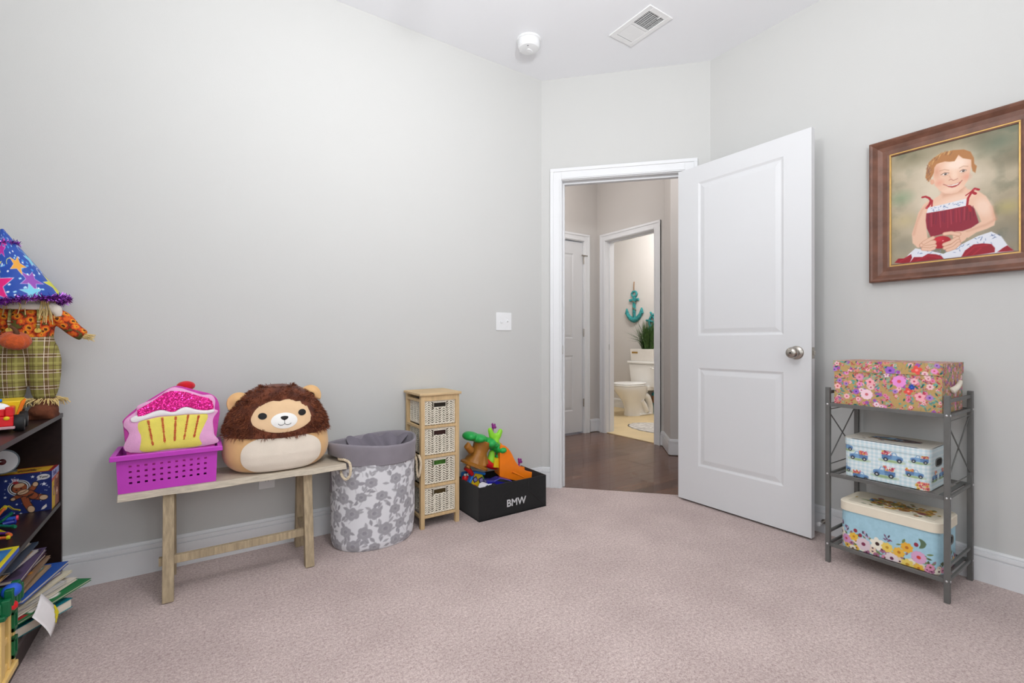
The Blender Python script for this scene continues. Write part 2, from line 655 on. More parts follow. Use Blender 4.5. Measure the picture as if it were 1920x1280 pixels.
wall_with_window('wall_south', 'y', Y_S - 0.1, 0.1, X_W - 0.1, X_E + 0.1, -0.5, 1.0, 0.9, 2.2)
wall_with_window('wall_west', 'x', X_W - 0.1, 0.1, Y_S, Y_N, -0.3, 0.8, 0.85, 2.15)
for n, (axis, c, a0, a1, z0, z1) in enumerate((('y', Y_S - 0.06, -0.5, 1.0, 0.9, 2.2), ('x', X_W - 0.06, -0.3, 0.8, 0.85, 2.15)), 1):
    root = struct(thing('window_%d' % n, 'white framed sash window in the %s wall' % ('south' if n == 1 else 'west'), 'window'))
    fr, pane = MB(), None
    zm = (z0 + z1) / 2
    bars = [(a0, a1, z0, z0 + 0.05), (a0, a1, z1 - 0.05, z1), (a0, a0 + 0.05, z0, z1), (a1 - 0.05, a1, z0, z1), (a0, a1, zm - 0.02, zm + 0.02)]
    for p0, p1, q0, q1 in bars:
        fr.box(p0, c - 0.02, q0, p1, c + 0.02, q1) if axis == 'y' else fr.box(c - 0.02, p0, q0, c + 0.02, p1, q1)
    fr.build('window_frame', M_TRIM, root)
    for q0, q1 in ((z0 + 0.05, zm - 0.02), (zm + 0.02, z1 - 0.05)):
        g = MB()
        g.box(a0 + 0.05, c - 0.003, q0, a1 - 0.05, c + 0.003, q1) if axis == 'y' else g.box(c - 0.003, a0 + 0.05, q0, c + 0.003, a1 - 0.05, q1)
        g.build('pane', M_GLASS, root)

# ceilings
struct(MB().prism([(X_W - 0.1, Y_S - 0.1), (X_E + 0.1, Y_S - 0.1), (X_E + 0.1, 1.73), dpt(DLEN + 0.1, 0.06), dpt(-0.02, 0.06), (1.9, Y_N + 0.06), (X_W - 0.1, Y_N + 0.06)],
                  HC, HC + 0.06).build('ceiling', M_CEIL))
struct(MB().box(1.2, 1.4, HC + 0.001, 5.4, 6.0, HC + 0.061).build('ceiling_hall', M_CEIL))

# hall and bathroom walls
Y_CL, X_B = 3.75, 3.646
BO0, BO1 = 2.972, 3.615
CD0, CD1 = 2.682, 3.444
mb = MB()
for x0, x1, z0, z1 in ((1.2, CD0 - 0.014, -0.05, HC), (CD1 + 0.014, X_B, -0.05, HC), (CD0 - 0.014, CD1 + 0.014, 2.064, HC)):
    mb.box(x0, Y_CL, z0, x1, Y_CL + 0.115, z1)
struct(mb.build('wall_hall_north', M_HALLWALL))
mb = MB()
for y0, y1, z0, z1 in ((2.86, BO0 - 0.012, -0.05, HC), (BO1 + 0.012, Y_CL + 0.115, -0.05, HC), (BO0 - 0.012, BO1 + 0.012, HEAD + 0.012, HC)):
    mb.box(X_B, y0, z0, X_B + 0.115, y1, z1)
struct(mb.build('wall_hall_east', M_HALLWALL))
struct(MB().prism([(3.646, 2.86), (3.40, 2.60), (3.95, 2.05), (4.05, 2.15), (3.762, 2.86)], -0.05, HC).build('wall_hall_corner', M_HALLWALL))
struct(MB().box(1.2, 2.63, -0.05, 1.3, 3.75, HC).build('wall_hall_west', M_HALLWALL))
struct(MB().box(2.77, 1.6, -0.05, 4.1, 1.7, HC).build('wall_hall_south', M_HALLWALL))
struct(MB().box(5.2, 2.0, -0.05, 5.3, 5.9, HC).build('wall_bath_east', M_HALLWALL))
struct(MB().box(3.66, 5.8, -0.05, 5.2, 5.9, HC).build('wall_bath_north', M_HALLWALL))
struct(MB().box(4.0, 2.0, -0.05, 5.2, 2.1, HC).build('wall_bath_south', M_HALLWALL))
struct(MB().box(3.66, 3.865, -0.05, 3.76, 5.8, HC).build('wall_bath_west', M_HALLWALL))

# baseboards: profile (depth from wall, height)
BB = [(0, 0), (0.0155, 0), (0.0155, 0.098), (0.0090, 0.0995), (0.0085, 0.1035), (0.0145, 0.105), (0.0135, 0.119), (0.0070, 0.1205), (0.0065, 0.1240), (0.0095, 0.1255), (0.006, 0.134), (0, 0.134)]


def baseboard(name, runs):
    """runs: (start, end, normal) of the wall face in plan"""
    mb = MB()
    for p0, p1, n in runs:
        p0, p1, n = Vector(p0), Vector(p1), Vector(n).normalized()
        vs = [(p0.x + n.x * d, p0.y + n.y * d, z) for d, z in BB] + [(p1.x + n.x * d, p1.y + n.y * d, z) for d, z in BB]
        k = len(BB)
        fs = [(i, (i + 1) % k, k + (i + 1) % k, k + i) for i in range(k)] + [tuple(reversed(range(k))), tuple(range(k, 2 * k))]
        mb.add(vs, fs)
    return struct(mb.build(name, M_TRIM))


baseboard('baseboard_north', [((X_W, Y_N), (A2.x + 0.006, Y_N), (0, -1))])
baseboard('baseboard_diagonal', [(dpt(-0.006), dpt(0.062), -DN), (dpt(0.996), dpt(DLEN), -DN)])
baseboard('baseboard_east', [((X_E, Y_S), (X_E, B2.y - 0.01), (-1, 0))])
baseboard('baseboard_west', [((X_W, Y_S), (X_W, Y_N), (1, 0))])
baseboard('baseboard_hall', [((X_B, 2.86), (X_B, BO0 - 0.083), (-1, 0)), ((3.646, 2.86), (3.40, 2.60), (-0.726, 0.687)), ((3.395, 2.605), (3.95, 2.05), (-1, -1)),
                             ((3.536, Y_CL), (X_B, Y_CL), (0, -1)), ((X_B, 3.70), (X_B, Y_CL), (-1, 0))])
baseboard('baseboard_bath', [((5.2, 2.1), (5.2, 4.98), (-1, 0))])


# door casings: flat jamb board inside the opening, stepped casing on the face, stop strip
def casing(name, o2, d2, n2, s0, s1, zh, depth, w=0.079, stop=True, both=False):
    """o2 + d2*s is the wall face in plan, n2 points into the room it faces"""
    d2, n2 = Vector(d2), Vector(n2)
    mb = MB()

    def P(s, n):
        q = Vector(o2) + d2 * s + n2 * n
        return (q.x, q.y)

    def bar(sa, sb, na, nb, za, zb):
        mb.prism([P(sa, na), P(sb, na), P(sb, nb), P(sa, nb)], za, zb)
    # jambs and head of the opening
    bar(s0 - 0.012, s0, -depth, 0, -0.02, zh + 0.012)
    bar(s1, s1 + 0.012, -depth, 0, -0.02, zh + 0.012)
    bar(s0, s1, -depth, 0, zh, zh + 0.012)
    if stop:
        bar(s0, s0 + 0.011, -depth * 0.72, -depth * 0.42, -0.02, zh)
        bar(s1 - 0.011, s1, -depth * 0.72, -depth * 0.42, -0.02, zh)
        bar(s0 + 0.011, s1 - 0.011, -depth * 0.72, -depth * 0.42, zh - 0.011, zh)
    for sgn, n0 in ((1, 0.0),) + (((-1, -depth),) if both else ()):
        for sa, sb, za, zb, head in ((s0 - w, s0 - 0.004, -0.02, zh + w, False), (s1 + 0.004, s1 + w, -0.02, zh + w, False), (s0 - 0.004, s1 + 0.004, zh + 0.004, zh + w, True)):
            bar(sa, sb, n0, n0 + sgn * 0.013, za, zb)
            # raised outer band and small inner bead
            if head:
                bar(s0 - w, s1 + w, n0, n0 + sgn * 0.019, zh + w - 0.022, zh + w)
                bar(sa, sb, n0, n0 + sgn * 0.0165, zh + 0.010, zh + 0.018)
            elif sb < (s0 + s1) / 2:
                bar(sa, sa + 0.022, n0, n0 + sgn * 0.019, za, zb - 0.022)
                bar(sb - 0.014, sb - 0.006, n0, n0 + sgn * 0.0165, za, zh + 0.01)
            else:
                bar(sb - 0.022, sb, n0, n0 + sgn * 0.019, za, zb - 0.022)
                bar(sa + 0.006, sa + 0.014, n0, n0 + sgn * 0.0165, za, zh + 0.01)
    return struct(mb.build(name, M_TRIM, bevel=0.0015, seg=1))


t1 = casing('trim_1', A2, DD, -DN, OP0, OP1, HEAD, 0.115)
# strike plate on the left jamb of the bedroom door
q = dpt(OP0 + 0.0008, 0.03)
MB().prism([dpt(OP0, 0.016), dpt(OP0 + 0.002, 0.016), dpt(OP0 + 0.002, 0.044), dpt(OP0, 0.044)], 0.895, 0.952).build('strike_plate', M_NICKEL, t1)
casing('trim_2', (0, Y_CL), (1, 0), (0, -1), CD0, CD1, 2.052, 0.115, stop=False)
t3 = casing('trim_3', (X_B, 0), (0, 1), (-1, 0), BO0, BO1, HEAD, 0.115, both=True)
MB().box(3.69, BO1 - 0.002, 0.89, 3.72, BO1 + 0.001, 0.95).build('strike_plate', M_NICKEL, t3)


# ------------------------------------------------------------------ doors: two moulded panels
def door_leaf(mb, W, H, T, panels, face=-1):
    """leaf from x 0..W, y 0..T (front at y 0), z 0..H, both faces with recessed moulded panels"""
    xs = sorted({0, W} | {p for pn in panels for p in (pn[0], pn[2])})
    zs = sorted({0, H} | {p for pn in panels for p in (pn[1], pn[3])})
    for yf, sg in ((0.0, 1), (T, -1)):
        for i in range(len(xs) - 1):
            for j in range(len(zs) - 1):
                x0, x1, z0, z1 = xs[i], xs[i + 1], zs[j], zs[j + 1]
                if (x0, z0, x1, z1) in panels:
                    steps = [(0, 0), (0.012, 0.006), (0.017, 0.006), (0.038, 0.0015), (0.042, 0.001)]
                    for (i0, d0), (i1, d1) in zip(steps[:-1], steps[1:]):
                        a = [(x0 + i0, yf + sg * d0, z0 + i0), (x1 - i0, yf + sg * d0, z0 + i0), (x1 - i0, yf + sg * d0, z1 - i0), (x0 + i0, yf + sg * d0, z1 - i0)]
                        b = [(x0 + i1, yf + sg * d1, z0 + i1), (x1 - i1, yf + sg * d1, z0 + i1), (x1 - i1, yf + sg * d1, z1 - i1), (x0 + i1, yf + sg * d1, z1 - i1)]
                        mb.add(a + b, [(k, (k + 1) % 4, 4 + (k + 1) % 4, 4 + k) for k in range(4)])
                    i1, d1 = steps[-1]
                    mb.add([(x0 + i1, yf + sg * d1, z0 + i1), (x1 - i1, yf + sg * d1, z0 + i1), (x1 - i1, yf + sg * d1, z1 - i1), (x0 + i1, yf + sg * d1, z1 - i1)], [(0, 1, 2, 3)])
                else:
                    mb.add([(x0, yf, z0), (x1, yf, z0), (x1, yf, z1), (x0, yf, z1)], [(0, 1, 2, 3)])
    mb.add([(0, 0, 0), (W, 0, 0), (W, T, 0), (0, T, 0), (0, 0, H), (W, 0, H), (W, T, H), (0, T, H)], [(3, 2, 1, 0), (4, 5, 6, 7), (1, 2, 6, 5), (3, 0, 4, 7)])


def weld(o):
    bm = bmesh.new()
    bm.from_mesh(o.data)
    bmesh.ops.remove_doubles(bm, verts=bm.verts, dist=0.0001)
    bmesh.ops.recalc_face_normals(bm, faces=bm.faces)
    bm.to_mesh(o.data)
    bm.free()
    return o


DW, DH, DT = 0.756, 2.022, 0.035
PAN = [(0.137, 0.222, 0.625, 0.811), (0.137, 1.003, 0.625, 1.921)]
# local +x runs from hinge to free edge, local +y into the leaf (towards the east wall)
dx = Vector((0.0205, -0.9998))
d1 = struct(thing('door_1', 'open white two-panel bedroom door with nickel knob', 'door', (2.486, 1.842, 0.012), math.atan2(dx.y, dx.x)))
mb = MB(); door_leaf(mb, DW, DH, DT, PAN)
weld(mb.build('door_leaf', M_DOOR, d1))
KZ, KX = 0.912, 0.688
for sg, y0 in ((-1, 0.0), (1, DT)):
    Mk = Matrix.Translation((KX, y0, KZ)) @ Matrix.Rotation(sg * -PI / 2, 4, 'X')
    k = MB().lathe([(0.034, 0), (0.034, 0.003), (0.030, 0.007), (0.017, 0.010), (0.0135, 0.018), (0.0135, 0.028), (0.020, 0.033), (0.0265, 0.041), (0.0285, 0.051),
                    (0.026, 0.060), (0.019, 0.066), (0.009, 0.0685), (0.0, 0.069)], 28, M=Mk, caps=False).build('door_knob', M_NICKEL, d1, smooth=True, angle=50)
    if sg == -1:
        MB().lathe([(0.004, 0.066), (0.004, 0.0705), (0.0, 0.0705)], 10, M=Mk, caps=False).build('privacy_pin', M_DARKGAP, k)
        MB().lathe([(0.0035, 0.0), (0.0035, 0.0045), (0, 0.0045)], 8, c=(0.024, 0.004, 0), M=Mk, caps=False).build('screw', M_DARKGAP, k)
lp = MB().box(DW - 0.0002, 0.005, KZ - 0.028, DW + 0.0016, 0.030, KZ + 0.028).build('latch_plate', M_NICKEL, d1)
MB().prism([(0.010, -0.011), (0.026, -0.011), (0.026, 0.011), (0.010, 0.011)], DW, DW + 0.009, 'x', Matrix.Translation((0, 0, KZ))).build('latch_bolt', M_NICKEL, lp, bevel=0.002)
for hz in (0.18, 1.0, 1.80):
    MB().tube([(-0.008, 0.040, hz), (-0.008, 0.040, hz + 0.09)], 0.007, 10).box(-0.004, 0.033, hz, 0.03, 0.0365, hz + 0.09).build('hinge', M_NICKEL, d1)

# hall closet door
d2 = struct(thing('door_2', 'closed white two-panel closet door in the hall', 'door', (CD0 + 0.003, Y_CL + 0.012, 0.012)))
cw = CD1 - CD0 - 0.006
mb = MB(); door_leaf(mb, cw, 2.03, 0.035, [(0.13, 0.23, cw - 0.13, 0.82), (0.13, 1.0, cw - 0.13, 1.90)])
weld(mb.build('door_leaf', M_DOOR, d2))
for hz in (0.27, 1.02, 1.80):
    h = MB().tube([(cw + 0.003, -0.016, hz), (cw + 0.003, -0.016, hz + 0.085)], 0.008, 10)
    if hz > 1.5:
        h.tube([(cw - 0.03, -0.03, hz + 0.09), (cw + 0.045, -0.03, hz + 0.09)], 0.006, 8).sphere((cw - 0.03, -0.03, hz + 0.09), 0.009, 8, 6).tube([(cw + 0.003, -0.016, hz + 0.08), (cw + 0.003, -0.03, hz + 0.09)], 0.006, 8)
    h.build('hinge', M_NICKEL, d2, smooth=True, angle=40)
# dark gap under the closet door stays open: the hall floor runs on below it

# ceiling lamps out of the frame
M_LAMPGLASS = mk('lamp_glass', (245, 243, 238), 0.5, var=0.02)
for nm, lab, loc in (('ceiling_lamp', 'pendant lamp with bare round bulb hanging from the bedroom ceiling', (0.55, 0.90)), ('ceiling_lamp', 'white glass dome lamp on the hall ceiling', (2.55, 3.2)),
                     ('ceiling_lamp', 'white glass dome lamp on the bathroom ceiling', (4.45, 3.6))):
    t = thing(nm, lab, 'lamp', (loc[0], loc[1], HC), group='ceiling lamps')
    dz = 0.45 if loc[0] < 2 else 0.0
    MB().lathe([(0.07, 0.0), (0.07, -0.02), (0.012, -0.03), (0.012, -0.03 - dz)], 24).build('canopy', M_NICKEL, t, smooth=True, angle=40)
    if dz:
        MB().lathe([(0.012, -0.03 - dz), (0.03, -0.06 - dz), (0.012, -0.08 - dz)], 20).build('socket', M_NICKEL, t, smooth=True)
    else:
        MB().lathe([(0.14, -0.03), (0.135, -0.06), (0.11, -0.09), (0.06, -0.11), (0.0, -0.115)], 28, caps=False).build('lamp_shade', M_LAMPGLASS, t, smooth=True)

# smoke alarm
M_PLASTIC = mk('white_plastic', (236, 237, 238), 0.45, var=0.01, vscale=10)
t = thing('smoke_alarm', 'round white smoke alarm on the ceiling', 'smoke alarm', (1.605, 2.215, HC), 0.4)
MB().lathe([(0.071, 0), (0.072, -0.010), (0.069, -0.012)], 40).build('base', M_PLASTIC, t, smooth=True, angle=40)
MB().lathe([(0.064, -0.012), (0.064, -0.020), (0.0655, -0.022), (0.063, -0.046), (0.056, -0.054), (0.04, -0.057), (0.0, -0.058)], 40, caps=False).build('body', M_PLASTIC, t, smooth=True, angle=35)
MB().lathe([(0.020, -0.0565), (0.019, -0.061), (0.0, -0.0615)], 24, c=(0.012, 0, 0), sx=1.25, sy=0.7, caps=False).build('test_button', M_PLASTIC, t, smooth=True, angle=40)
MB().sphere((-0.036, -0.016, -0.0555), (0.005, 0.005, 0.003), 10, 6).build('indicator', mk('indicator_grey', (120, 120, 128), 0.4, var=0.02), t)

# air vent in the ceiling
M_VENT = mk('vent_enamel', (238, 238, 238), 0.4, var=0.01)
M_VOID = mk('duct_dark', (96, 96, 98), 0.9, var=0.1)
t = thing('air_vent', 'white rectangular air register with angled louvres in the ceiling', 'vent', (2.053, 1.772, HC))
mb = MB()
a, b, a2, b2 = 0.0925, 0.148, 0.062, 0.116
for x0, y0, x1, y1 in ((-a, -b, -a2, b), (a2, -b, a, b), (-a2, -b, a2, -b2), (-a2, b2, a2, b)):
    mb.box(x0, y0, -0.007, x1, y1, 0)
mb.build('frame', M_VENT, t, bevel=0.0025)
MB().box(-a2, -b2, -0.0006, a2, b2, -0.0001).build('duct', M_VOID, t)
MB().box(-a2, -0.006, -0.0065, a2, 0.006, -0.001).build('cross_bar', M_VENT, t)
# far half: cross slats; near half: lengthwise vanes with cross blades behind
for k in range(11):
    yy = 0.014 + k * 0.0093
    MB().beam((-a2, yy, -0.0045), (a2, yy, -0.0045), 0.0011, 0.0085, up=(0, 0.9, -0.45)).build('slat', M_VENT, t)
for k in range(4):
    xx = -0.045 + k * 0.031
    MB().beam((xx, -b2, -0.0045), (xx, -0.006, -0.0045), 0.0012, 0.0075, up=(0.75, 0, 0.65)).build('slat', M_VENT, t)
for k in range(11):
    yy = -0.110 + k * 0.0096
    MB().beam((-a2, yy, -0.0022), (a2, yy, -0.0022), 0.001, 0.003).build('slat', M_VENT, t)
MB().box(0.02, -0.126, -0.0085, 0.027, -0.100, -0.006).build('lever', M_VENT, t)

# double switch on the north wall
t = thing('light_switch', 'white double toggle light switch plate on the grey wall', 'switch', (1.623, Y_N, 1.107))
MB().box(-0.058, -0.006, -0.0575, 0.058, 0, 0.0575).build('plate', M_PLASTIC, t, bevel=0.004)
for sx, up in ((-0.023, -1), (0.023, 1)):
    MB().beam((sx, -0.004, 0), (sx, -0.017, up * 0.008), 0.009, 0.011).build('toggle', M_PLASTIC, t, bevel=0.0015)
    for zz in (-0.03, 0.03):
        MB().sphere((sx, -0.006, zz), (0.003, 0.0012, 0.003), 8, 6).build('screw', M_PLASTIC, t)
# outlet under the bench
t = thing('wall_outlet', 'white wall outlet behind the wooden bench', 'outlet', (0.272, Y_N, 0.334))
MB().box(-0.035, -0.006, -0.0575, 0.035, 0, 0.0575).build('plate', M_PLASTIC, t, bevel=0.004)
for zz in (-0.02, 0.02):
    so = MB().prism([(math.cos(k * PI / 8) * 0.0165, zz + math.sin(k * PI / 8) * 0.014) for k in range(16)], -0.0075, -0.004, 'y').build('socket', M_PLASTIC, t)
    for sx in (-0.006, 0.006):
        MB().box(sx - 0.001, -0.0079, zz - 0.002, sx + 0.001, -0.007, zz + 0.006).build('slot', M_DARKGAP, so)
# door stop screwed to the east baseboard
t = thing('door_stop', 'metal door stop with white tip on the baseboard behind the door', 'door stop', (X_E - 0.0155, 1.092, 0.062))
MB().tube([(0, 0, 0), (-0.006, 0, 0)], 0.012, 14).tube([(-0.006, 0, 0), (-0.055, 0, 0)], 0.005, 12).build('rod', M_NICKEL, t, smooth=True, angle=40)
MB().tube([(-0.053, 0, 0), (-0.068, 0, 0)], [0.009, 0.0095], 14).build('tip', M_PLASTIC, t, smooth=True, angle=40)

# ------------------------------------------------------------------ framed portrait on the east wall
M_PAINTING = mk_print('painted_canvas', 0.5, bump=0.05, bscale=500)
M_FRAMEWOOD = mk('walnut_frame', (112, 74, 58), 0.35, var=0.28, vscale=18, stretch=(1, 1, 1), bump=0.04, bscale=90, coat=0.2)
M_GOLD = mk('gilded_fillet', (206, 166, 96), 0.35, 0.35, var=0.1, vscale=40)
PW, PH = 0.404, 0.505


def portrait():
    t = thing('framed_portrait', 'brown framed portrait of a smiling toddler in a red sundress', 'picture', (X_E, 0.6125, 1.5825))
    # local: y runs to the north (left in the picture), z up, -x towards the room
    FW, FH, w = 0.562, 0.652, 0.078
    prof = [(0.0, 0.0), (0.0, 0.036), (0.006, 0.040), (0.014, 0.037), (0.030, 0.024), (0.048, 0.020), (0.066, 0.021), (w, 0.018), (w, 0.0)]
    for side in range(4):
        mb = MB()
        if side % 2 == 0:
            L, off = FW, FH / 2
        else:
            L, off = FH, FW / 2
        vs = []
        for e in (-1, 1):
            for a, d in prof:
                vs.append((e * (L / 2 - a), off - a, d))
        k = len(prof)
        fs = [(i, (i + 1) % k, k + (i + 1) % k, k + i) for i in range(k)] + [tuple(range(k)), tuple(reversed(range(k, 2 * k)))]
        # map (along, out, depth) to the wall
        rot = side * PI / 2
        c, n = math.cos(rot), math.sin(rot)
        vs = [(-d, a * c - o * n, a * n + o * c) for a, o, d in vs]
        mb.add(vs, fs)
        mb.build('frame_rail', M_FRAMEWOOD, t)
    mb = MB()
    fw = 0.006
    for y0, z0, y1, z1 in ((-PW / 2 - fw, PH / 2, PW / 2 + fw, PH / 2 + fw), (-PW / 2 - fw, -PH / 2 - fw, PW / 2 + fw, -PH / 2), (-PW / 2 - fw, -PH / 2, -PW / 2, PH / 2), (PW / 2, -PH / 2, PW / 2 + fw, PH / 2)):
        mb.box(-0.021, y0, z0, -0.010, y1, z1)
    mb.build('fillet', M_GOLD, t, bevel=0.0015)
    # the painting
    cv = Canvas(PW, PH, 0.0013, (196, 182, 158))
    s1 = 3.557
    quad = [(1620 + 190 / s1, 180 + 412 / s1), (1620 + 1018 / s1, 180 + 207 / s1), (1620 + 1008 / s1, 180 + 1058 / s1), (1620 + 186 / s1, 180 + 1130 / s1)]
    hm = homography(quad, PW, PH)
    a_ = lambda x, y: hm(1620 + x / s1, 180 + y / s1)             # coordinates read off the first close look
    b_ = lambda x, y: hm(1690 + x / 9.847, 270 + y / 9.847)       # and off the closer look at the face
    A = lambda *p: [a_(*q) for q in p]
    Bq = lambda *p: [b_(*q) for q in p]
    mm = lambda px: px / s1 * 0.00175                             # rough size of a pixel on the canvas
    n1, n2 = cv.fbm(9, 1), cv.fbm(22, 2)
    ctr = np.exp(-(((cv.U / PW - 0.45) / 0.42) ** 2 + ((cv.V / PH - 0.62) / 0.36) ** 2))
    base = np.array((150, 138, 112.0)) + (np.array((214, 200, 178.0)) - np.array((150, 138, 112.0))) * np.clip(ctr * 1.15 + (n1 - 0.5) * 0.9, 0, 1)[..., None]
    g = np.clip((n2 - 0.52) * 4, 0, 1) * np.clip(1.1 - ctr * 1.6, 0, 1)
    base = base * (1 - 0.55 * g[..., None]) + np.array((96, 104, 84.0)) * 0.55 * g[..., None]
    cv.C[:] = base
    for (x, y, r, col, al) in ((250, 690, 70, (120, 150, 116), 0.55), (880, 330, 110, (92, 110, 92), 0.6), (960, 440, 80, (98, 96, 76), 0.5), (330, 420, 110, (110, 106, 78), 0.6),
                               (940, 760, 60, (190, 176, 100), 0.45), (270, 840, 70, (196, 176, 120), 0.4), (920, 960, 120, (132, 128, 118), 0.6), (260, 1010, 90, (140, 136, 120), 0.6),
                               (760, 300, 90, (104, 100, 78), 0.55), (560, 330, 90, (134, 124, 96), 0.5)):
        c = a_(x, y)
        cv.ell(c[0], c[1], mm(r), mm(r) * 0.75, col, soft=mm(r) * 1.2, alpha=al)
    SK, SKD, SKL = (232, 190, 164), (196, 138, 112), (244, 214, 194)
    so = 0.004
    # arms, chest and neck
    cv.poly(A((445, 700), (395, 735), (360, 790), (340, 860), (318, 925), (322, 985), (352, 1015), (392, 1020), (420, 960), (412, 900), (420, 820), (425, 760)), SK, so)
    cv.poly(A((430, 720), (500, 675), (520, 640), (650, 610), (680, 640), (750, 655), (800, 690), (840, 760), (860, 840), (850, 882), (800, 905), (735, 925), (680, 960), (640, 945), (650, 915), (720, 885), (765, 855), (740, 790), (720, 760), (415, 800)), SK, so)
    cv.poly(A((500, 640), (520, 690), (640, 660), (668, 625), (600, 640)), SKD, 0.012, 0.5)
    cv.line(A((440, 720), (385, 770), (350, 850), (330, 930)), 0.006, SKD, 0.012, 0.5)
    cv.line(A((855, 845), (800, 875), (740, 895), (650, 925)), 0.006, SKD, 0.012, 0.5)
    cv.line(A((835, 760), (858, 840)), 0.008, (208, 140, 112), 0.012, 0.5)
    c = a_(780, 760); cv.ell(c[0], c[1], 0.022, 0.035, SKL, 0.3, 0.02, 0.7)
    c = a_(590, 710); cv.ell(c[0], c[1], 0.05, 0.014, SKL, 0.15, 0.015, 0.6)
    # dress
    cv.poly(A((412, 792), (560, 770), (695, 745), (722, 768), (750, 862), (700, 895), (640, 915), (540, 925), (440, 948), (414, 890), (408, 840)), (140, 26, 48), 0.003)
    for k in range(17):
        x = 425 + k * 18
        y0 = 800 - (x - 412) * 0.16
        cv.line(A((x, y0), (x + rnd.uniform(-8, 8), y0 + rnd.uniform(60, 115))), 0.0022, rnd.choice([(176, 48, 66), (100, 12, 34), (190, 70, 84), (112, 20, 60)]), 0.003, 0.75)
    cv.poly(A((424, 756), (560, 728), (668, 702), (684, 746), (560, 770), (414, 792)), (226, 226, 232), 0.002)
    for k in range(26):
        x = 430 + rnd.random() * 240
        c = a_(x, 776 - (x - 424) * 0.19 + rnd.uniform(-16, 14))
        cv.ell(c[0], c[1], 0.003, 0.0012, rnd.choice([(112, 138, 176), (150, 160, 190), (92, 110, 150)]), rnd.random() * 3, 0.002)
    # skirt
    cv.poly(A((340, 1020), (420, 1035), (520, 1060), (620, 1010), (740, 950), (830, 922), (895, 955), (935, 1015), (975, 1052), (860, 1066), (640, 1090), (530, 1102), (300, 1125), (250, 1110), (300, 1055)), (224, 226, 234), 0.003)
    for k in range(60):
        x = 350 + rnd.random() * 540
        y = 1040 - max(0, x - 520) * 0.24 + rnd.uniform(-30, 34)
        c = a_(x, y)
        cv.ell(c[0], c[1], 0.0042, 0.0014, rnd.choice([(92, 116, 160), (130, 146, 184), (70, 88, 130)]), rnd.random() * 3, 0.002, 0.8)
    RD = (150, 18, 38)
    for pts in (((205, 1112), (230, 1085), (265, 1085), (312, 1058), (318, 1080), (300, 1120)), ((300, 1118), (330, 1078), (385, 1078), (420, 1058), (470, 1062), (505, 1072), (528, 1100), (400, 1112)),
                ((632, 1088), (660, 1042), (715, 1004), (775, 998), (830, 1004), (852, 1030), (850, 1058)), ((866, 1058), (905, 1030), (932, 1015), (975, 1050), (920, 1055))):
        cv.poly(A(*pts), RD, 0.003)
    for pts in (((660, 1075), (720, 1020), (800, 1010)), ((350, 1100), (420, 1070), (500, 1085)), ((700, 1080), (760, 1030)), ((240, 1105), (300, 1072))):
        cv.line(A(*pts), 0.004, (190, 40, 58), 0.006, 0.7)
    # ball
    c = a_(505, 985); cv.ell(c[0], c[1], mm(66), mm(54), (170, 16, 34), 0, 0.003)
    c = a_(490, 965); cv.ell(c[0], c[1], mm(34), mm(24), (206, 40, 56), 0, 0.012, 0.8)
    c = a_(518, 975); cv.ell(c[0], c[1], 0.0025, 0.0018, (240, 180, 180), 0, 0.003)
    # hands: palm and fingers
    for pts, wd in ((((385, 1000), (430, 990), (455, 985)), 0.018), (((395, 1015), (440, 1012), (462, 1008)), 0.014), (((390, 1025), (435, 1030), (458, 1022)), 0.012), (((395, 985), (430, 965), (452, 955)), 0.013)):
        cv.line(A(*pts), wd * 1.25, SKD, 0.003); cv.line(A(*pts), wd, SK, 0.004)
    cv.poly(A((600, 915), (660, 915), (690, 935), (660, 975), (620, 1000), (590, 985), (580, 945)), SK, 0.004)
    for pts, wd in ((((620, 935), (570, 925), (530, 930)), 0.012), (((610, 960), (570, 985), (528, 1000)), 0.013), (((615, 980), (575, 1010), (532, 1022)), 0.013), (((620, 995), (590, 1022), (548, 1036)), 0.012)):
        cv.line(A(*pts), wd * 1.3, SKD, 0.003); cv.line(A(*pts), wd, SK, 0.004)
    # straps tied in bows
    for pts, wd in ((((1180, 1190), (1200, 1050), (1260, 950)), 0.007), (((1210, 1190), (1240, 1280)), 0.008), (((1260, 940), (1320, 880), (1390, 900)), 0.008), (((1270, 940), (1330, 970)), 0.010), (((1260, 930), (1160, 1000)), 0.004),
                    (((540, 1080), (500, 1030), (440, 1005), (385, 1015)), 0.008), (((540, 1080), (510, 1150), (460, 1210)), 0.009), (((560, 1080), (550, 1180)), 0.005)):
        cv.line(Bq(*pts), wd, (168, 24, 40), 0.002)
    for pts in (((470, 1195), (455, 1215)), ((1300, 900), (1345, 890))):
        cv.line(Bq(*pts), 0.003, (226, 110, 118), 0.003, 0.8)
    # head
    cv.poly(Bq((600, 430), (600, 560), (580, 660), (605, 800), (690, 900), (790, 952), (900, 966), (1010, 940), (1110, 860), (1190, 740), (1225, 620), (1260, 500), (1285, 420), (1270, 320), (1100, 240), (900, 280), (700, 370)), SK, 0.003)
    c = b_(560, 740); cv.ell(c[0], c[1], 0.007, 0.012, (222, 168, 140), 0.2, 0.003)
    c = b_(1000, 420); cv.ell(c[0], c[1], 0.034, 0.026, (246, 222, 204), 0, 0.024, 0.9)
    c = b_(900, 880); cv.ell(c[0], c[1], 0.026, 0.012, (242, 208, 186), 0.1, 0.014, 0.8)
    for x, y in ((690, 760), (1180, 660)):
        c = b_(x, y); cv.ell(c[0], c[1], 0.012, 0.012, (224, 140, 118), 0, 0.018, 0.5)
    c = b_(640, 560); cv.ell(c[0], c[1], 0.010, 0.022, (206, 140, 112), 0.1, 0.016, 0.6)
    c = b_(960, 620); cv.ell(c[0], c[1], 0.010, 0.018, (244, 214, 192), 0.1, 0.012, 0.7)
